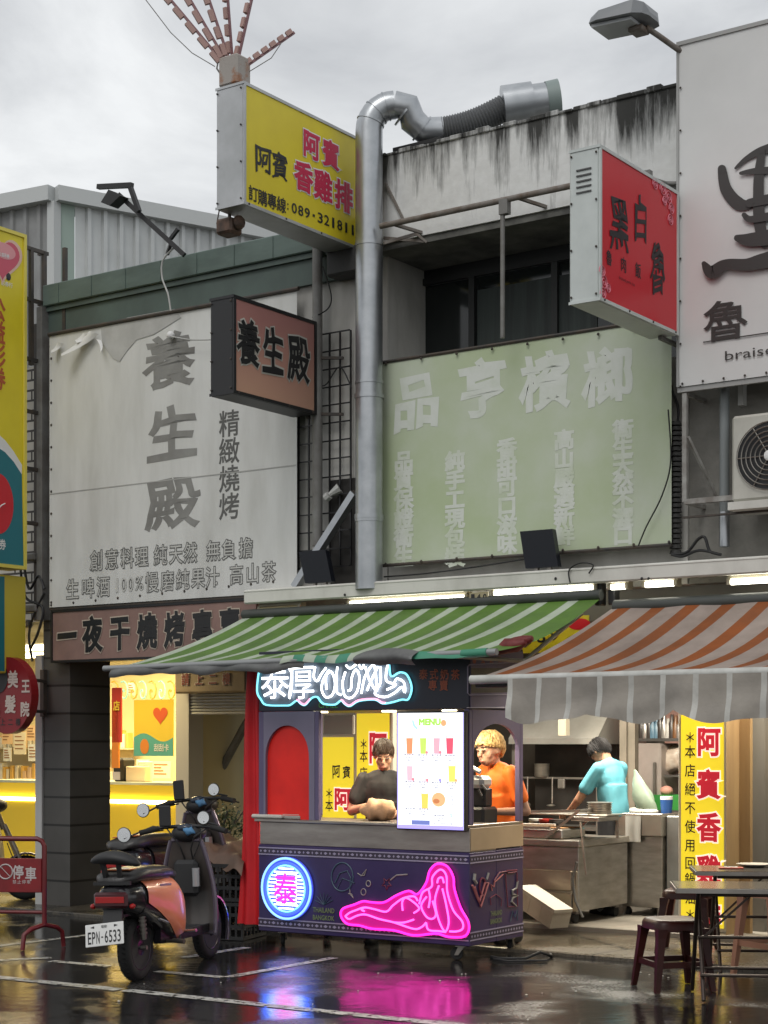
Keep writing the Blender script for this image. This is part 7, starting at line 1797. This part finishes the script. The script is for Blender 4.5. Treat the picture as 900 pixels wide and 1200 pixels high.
    b = B(pm('cloth_blue', (.08, .22, .40), .7)); b.ell((.05, .90, 1.02), (.05, .03, .03), 10, 6, lambda v: v + Vector((.008 * math.sin(v.z * 120), 0, .008 * math.sin(v.x * 110)))); b.build('hanging_cloth', hb, smooth=60)
    b = B(black_soft)
    for pts, r in ((((-.16, .96, 1.04), (-.10, .90, 1.0), (-.04, .93, .90), (-.03, 1.0, .78)), .006), (((.18, .96, 1.04), (.10, .88, .98), (.05, .92, .88), (.04, 1.0, .76)), .006), (((.12, .96, 1.03), (.16, .86, .95), (.08, .90, .82)), .005), (((.07, 1.24, .30), (.10, 1.16, .42), (.07, 1.1, .6)), .006)): b.tube(pts, r, 5)
    b.build('brake_cable', hb)
    b = B(pm('seam_dark', (.004, .004, .004), .6)); b.tube([pt(y, 1.02, .004) for y in (-.30, -.2, -.1, 0, .1, .2, .3, .4, .5)], .004, 4); b.tube([pt(y, math.pi - 1.02, .004) for y in (-.30, -.2, -.1, 0, .1, .2, .3, .4, .5)], .004, 4)
    b.tube([pt(-.16, q, .004) for q in (-1.1, -.6, 0, .5, 1.0)], .004, 4); b.build('panel_gap', rt)
    b = B(pm('chrome_peg', (.5, .5, .52), .2, metal=.9)); b.tube([(.17, .50, .30), (.27, .47, .31)], .012, 8); b.tube([(.20, -.02, .44), (.205, .12, .40)], .01, 6); b.build('foot_peg', rt, smooth=50)
    b = B(pm('decal_silver', (.4, .4, .42), .3, metal=.6)); p0, p1 = pt(.05, .55, .016), pt(.22, .55, .016); b.bar(p0, p1, .006, .014); b.build('side_badge', rt)
    b = B(pm('pad_orange', (.55, .16, .05), .4)); b.box(-.10, .10, -.27, -.12, .802, .812, .004); b.mat(white_paint); b.box(-.06, .06, -.24, -.16, .8125, .814); b.build('paper_notice', rt)
    b = B(dark_iron); b.X = None; b.tube([(-.08, .42, .24), (-.24, .48, .008)], .014, 8); b.tube([(.09, .30, .25), (.20, .26, .26)], .012, 8); b.tube([(.16, .28, .26), (.26, .25, .26)], .018, 8); b.build('side_stand', rt)
    return rt
P = gnd(160, 1149)
scooter('black scooter with copper orange side panels and a white plate on the wet road', (P.x, P.y), -17, -2)
sc2 = scooter('dark scooter mostly hidden behind the orange panelled one, with its handlebar against the stair door', (-1.97, 14.35), -22, -5, panel=pm('panel_black', (.02, .02, .022), .25, coat=.3), plate=False, back=False, z=.035)
sc2.scale = (1.1, 1.1, 1.1)
scooter('scooter with cream front shield parked before the bright shop at the far left', (-5.0, 17.6), -68, -5, panel=pm('panel_cream', (.5, .45, .36), .35), shield=pm('shield_cream', (.5, .45, .36), .35), plate=False, z=.035)

# ================================================================== barrier, crates, plant
fr = Fr(gnd(52, 1112).x, gnd(52, 1112).y, -8)
rt = root('parking_barrier', 'dark red tube barrier with a no parking panel at the left edge', 'barrier', fr, (0, 0, 0))
rb = pm('barrier_red', (.16, .010, .014), .35, c2=(.10, .008, .010), sc=6)
hz = lambda py: fr.hit(40, py, 0).z
b = MB(fr, rb); zt = hz(983)
b.tube([(0, 0, .2), (0, 0, zt - .06), (-.02, 0, zt - .02), (-.06, 0, zt), (-1.14, 0, zt), (-1.18, 0, zt - .02), (-1.2, 0, zt - .06), (-1.2, 0, .2)], .021, 8); b.tube([(0, 0, .30), (-1.2, 0, .30)], .015, 8)
for x in (0, -1.2): b.tube([(x - .13, -.16, .005), (x - .12, -.15, .13), (x - .08, -.1, .17), (x, 0, .2), (x + .07, .1, .17), (x + .10, .15, .13), (x + .11, .16, .005)], .02, 8)
b.build('frame', rt, smooth=50)
b = MB(fr, pm('panel_red', (.24, .012, .016), .4, c2=(.16, .010, .013), sc=5)); z0, z1 = hz(1046), hz(1006); b.box(-1.17, -.02, -.012, .012, z0, z1, .005); b.mat(pm('barrier_white', (.50, .46, .45), .5))
k = fr.depth((0, 0, 1)) / FPX
P = fr.hit(6.5, 1021.5, -.014); rr = 8.5 * k
b.tube([(P.x + rr * math.cos(i * .3142), -.014, P.z + rr * math.sin(i * .3142)) for i in range(20)], .006, 4, closed=True); b.bar((P.x - rr * .7, -.015, P.z + rr * .7), (P.x + rr * .7, -.015, P.z - rr * .7), .010, .004)
b.chf('停', 21, 1022, -.014, 17, .85, .02); b.chf('車', 36, 1024, -.014, 17, .85, .02)
for i, ch in enumerate('禁止停車'): b.chf(ch, 17 + i * 5.5, 1033.5, -.014, 5, 1, .0)
b.build('panel', rt)

cx0, cx1 = gnd(252, 1104), gnd(284, 1104)
fr = Fr(cx1.x, cx1.y + .05, -20)
for k in range(2):
    b = MB(fr, black_soft); z0 = .006 + k * .33; z1 = z0 + .32; w, d = .36, .50
    for z in (z0, z0 + .1, z0 + .2, z1 - .03): 
        b.box(-w, 0, 0, .012, z, z + .03); b.box(-w, 0, d - .012, d, z, z + .03); b.box(-w, -w + .012, .013, d - .013, z, z + .03); b.box(-.012, 0, .013, d - .013, z, z + .03)
    for i in range(7): 
        x = -w + (w - .02) * i / 6; b.box(x, x + .02, .003, .010, z0 + .004, z1 - .004); b.box(x, x + .02, d - .01, d - .003, z0 + .004, z1 - .004)
        y = .014 + (d - .05) * i / 6; b.box(-.01, -.003, y, y + .02, z0 + .004, z1 - .004); b.box(-w + .003, -w + .01, y, y + .02, z0 + .004, z1 - .004)
    b.box(-w + .013, -.013, .013, d - .013, z0 + .002, z0 + .012)
    b.build('plastic_crate', None, ('lower', 'upper')[k] + ' black lattice crate of the stack under the brown tarpaulin', 'crate', 'black crates under the tarpaulin')
b = MB(WF, pm('tarp_brown', (.16, .10, .075), .55, c2=(.11, .07, .05), sc=4, bump=.3, bsc=9)); 
c00 = WF.at(236, 992, 15.0); c10 = WF.at(283, 1012, 14.35); c01 = WF.at(246, 975, 16.1); c11 = WF.at(303, 982, 15.5)
def ft(s, t):
    p = vl(vl(c00, c10, s), vl(c01, c11, s), t); p.z += .02 * math.sin(s * 9 + t * 6) + .015 * math.sin(s * 17 - t * 5) - (.10 * max(0, .12 - t) / .12) ; return p
b.grid(ft, 26, 18); b.build('tarpaulin', None, 'brown tarpaulin draped over the black crates beside the red curtain', 'tarpaulin', smooth=60)
b = MB(WF, pm('tarp_table', (.05, .045, .04), .7)); 
b.box(-1.30, -.95, 15.25, 15.9, .09, .66, .02); b.build('covered_box', None, 'dark box standing under the brown tarpaulin behind the crates', 'box')
rt = root('potted_shrub', 'dark leafy shrub behind the brown tarpaulin', 'plant', WF, (WF.at(262, 970, 16.3).x, 16.3, .085))
lf = pm('leaf_dark', (.03, .055, .02), .5, c2=(.05, .075, .025), sc=6); b = MB(WF, lf); rn = random.Random(3)
for i in range(420):
    px, py = rn.gauss(264, 13), rn.gauss(966, 11); 
    if not (238 < px < 296 and 940 < py < 995): continue
    p = WF.at(px, py, 16.3 + rn.uniform(-.22, .22)); a = Vector((rn.uniform(-1, 1), rn.uniform(-1, 1), rn.uniform(-.4, .8))).normalized(); c = a.orthogonal().normalized(); l = rn.uniform(.03, .065)
    b.poly([p, p + a * l * .5 + c * l * .22, p + a * l, p + a * l * .5 - c * l * .22])
b.build('foliage', rt)
b = MB(WF, dark_iron); b.X = None; q = WF.at(264, 990, 16.3)
for i in range(7): b.tube([(q.x, 16.3, .4), (q.x + rn.uniform(-.1, .1), 16.3 + rn.uniform(-.1, .1), .7), (q.x + rn.uniform(-.2, .2), 16.3 + rn.uniform(-.15, .15), 1.05)], .007, 5)
b.build('stem', rt)
b = MB(WF, pm('pot_terracotta', (.16, .08, .05), .7)); b.lathe((q.x, 16.3, .085), [(.13, 0), (.18, .34), (.2, .35), (.2, .38), (.16, .38)], 18); b.build('pot', rt, smooth=40)

# ================================================================== tables and stools
dkred = pm('stool_red', (.038, .005, .003), .42, c2=(.024, .004, .002), sc=4, spec=.3)
def stool(label, x, y, yaw, h=.46, z=0.0, mat=None):
    fr = Fr(x, y, yaw, z)
    rt = root('plastic_stool', label, 'stool', fr, (0, 0, 0), 'dark red plastic stools at the folding tables')
    m = mat or dkred
    b = MB(fr, m); k = 20; R0 = .172
    sq = lambda r, z, e=.45: [(math.copysign(abs(math.cos(q)) ** e, math.cos(q)) * r, math.copysign(abs(math.sin(q)) ** e, math.sin(q)) * r, z) for q in [2 * math.pi * i / 28 for i in range(28)]]
    b.loft([sq(R0 + .015, h - .07), sq(R0 + .012, h - .03), sq(R0, h - .008), sq(R0 - .02, h), sq(.09, h - .004), sq(.03, h - .006)]); b.build('seat', rt, smooth=50)
    for i, (sx, sy) in enumerate(((-1, -1), (1, -1), (1, 1), (-1, 1))):
        b = MB(fr, m); rings = []
        for t in (0, .15, .5, 1):
            z_ = lerp(h - .06, 0.004, t); c = lerp(.150, .205, t); w = lerp(.06, .034, t) + (.012 if t == 0 else 0)
            rings.append([(sx * c - w * .5, sy * c - w * .5, z_), (sx * c + w * .5, sy * c - w * .5, z_), (sx * c + w * .5, sy * c + w * .5, z_), (sx * c - w * .5, sy * c + w * .5, z_)])
        b.loft(rings); b.build('leg', rt)
    b = MB(fr, m); z_ = h * .38; c = lerp(.150, .205, .6)
    for a, e in (((-c, -c), (c, -c)), ((c, -c), (c, c)), ((c, c), (-c, c)), ((-c, c), (-c, -c))): b.bar((*a, z_), (*e, z_), .016, .04)
    b.build('stretcher', rt)
    return rt
P = gnd(790, 1160); stool('glossy dark red plastic stool standing free in front of the folding table', P.x, P.y + .05, 14, .49)
P = gnd(812, 1120, .035); stool('dark red plastic stool pushed under the far left corner of the folding table', P.x, P.y + .25, -20, .50, z=.035)
P = gnd(893, 1150); stool('brown plastic stool cut off by the right edge under the folding table', P.x + .12, P.y + .15, 30, .66, mat=pm('stool_tan', (.33, .16, .10), .4))
def table(label, corner, yaw, L_, W_, h, mat, z=0):
    fr = Fr(corner[0], corner[1], yaw, z)
    rt = root('folding_table', label, 'table', fr, (L_ / 2, W_ / 2, 0), 'folding tables in front of the kitchen')
    b = MB(fr, mat); b.box(0, L_, 0, W_, h - .025, h, .008); b.mat(steel_dull); b.box(-.004, L_ + .004, -.004, -.0005, h - .032, h - .004); b.box(-.005, -.0005, -.004, W_ + .004, h - .032, h - .004); b.build('tabletop', rt)
    li = pm('table_iron', (.05, .035, .028), .35, metal=.5)
    for x in (.16, L_ - .16):
        for y0, y1 in ((.05, W_ - .05), (W_ - .05, .05)):
            b = MB(fr, li); o = .018 if y0 < y1 else -.018; b.tube([(x + o, y0, .012), (x + o, y0 + (y1 - y0) * .12, .10), (x + o, y1 - (y1 - y0) * .1, h - .08), (x + o, y1, h - .03)], .014, 8); b.build('leg', rt, smooth=50)
    b = MB(fr, li)
    for y, z_ in ((.12, .17), (W_ - .12, .17), (W_ / 2, .40), (.1, h - .05)): b.tube([(.16, y, z_), (L_ - .16, y, z_)], .011, 8)
    b.bar((.2, W_ / 2, .4), (L_ * .45, W_ / 2 - .05, h - .03), .015); b.build('stretcher', rt, smooth=50)
    return rt, fr
P = WF.hitz(793, 1041, .75)
table('nearest folding table with a grey tabletop and crossed iron legs', (P.x, P.y), -6, 1.2, .62, .75, pm('laminate_grey', (.16, .145, .12), .18, c2=(.12, .11, .09), sc=4))
P = WF.hitz(816, 1021, .76); rt, fr = table('farther folding table with a dark tabletop carrying a white plate', (P.x, P.y), -6, 1.2, .62, .76, pm('laminate_dark', (.07, .065, .06), .2), z=0.0)
q = fr.hitz(884, 1015, .765)
b = MB(fr, pm('plate_white2', (.6, .57, .52), .3)); b.lathe((q.x, q.y, .762), [(.07, 0), (.13, .018), (.135, .022), (.07, .006)], 24); b.build('dinner_plate', None, 'white plate on the farther folding table', 'plate', smooth=50)
q = fr.hitz(858, 1017, .765)
b = MB(fr, pm('menu_red', (.5, .06, .03), .5)); b.box(q.x - .1, q.x + .08, q.y - .06, q.y + .05, .762, .77, .003); b.mat(white_paint); b.box(q.x - .06, q.x + .04, q.y - .03, q.y + .02, .7705, .7725); b.build('menu_card', None, 'red and white order card beside the white plate', 'card')
# litter on the road
b = MB(WF, offwhite); rn = random.Random(9)
for i in range(26):
    p = gnd(rn.uniform(40, 860), rn.uniform(1140, 1199)); p.z = .006; r_ = rn.uniform(.004, .012); b.ell(p, (r_, r_ * 1.3, .004), 6, 4)
b.build('litter', None, 'scattered pale specks of litter on the wet road', 'litter', kind='stuff')
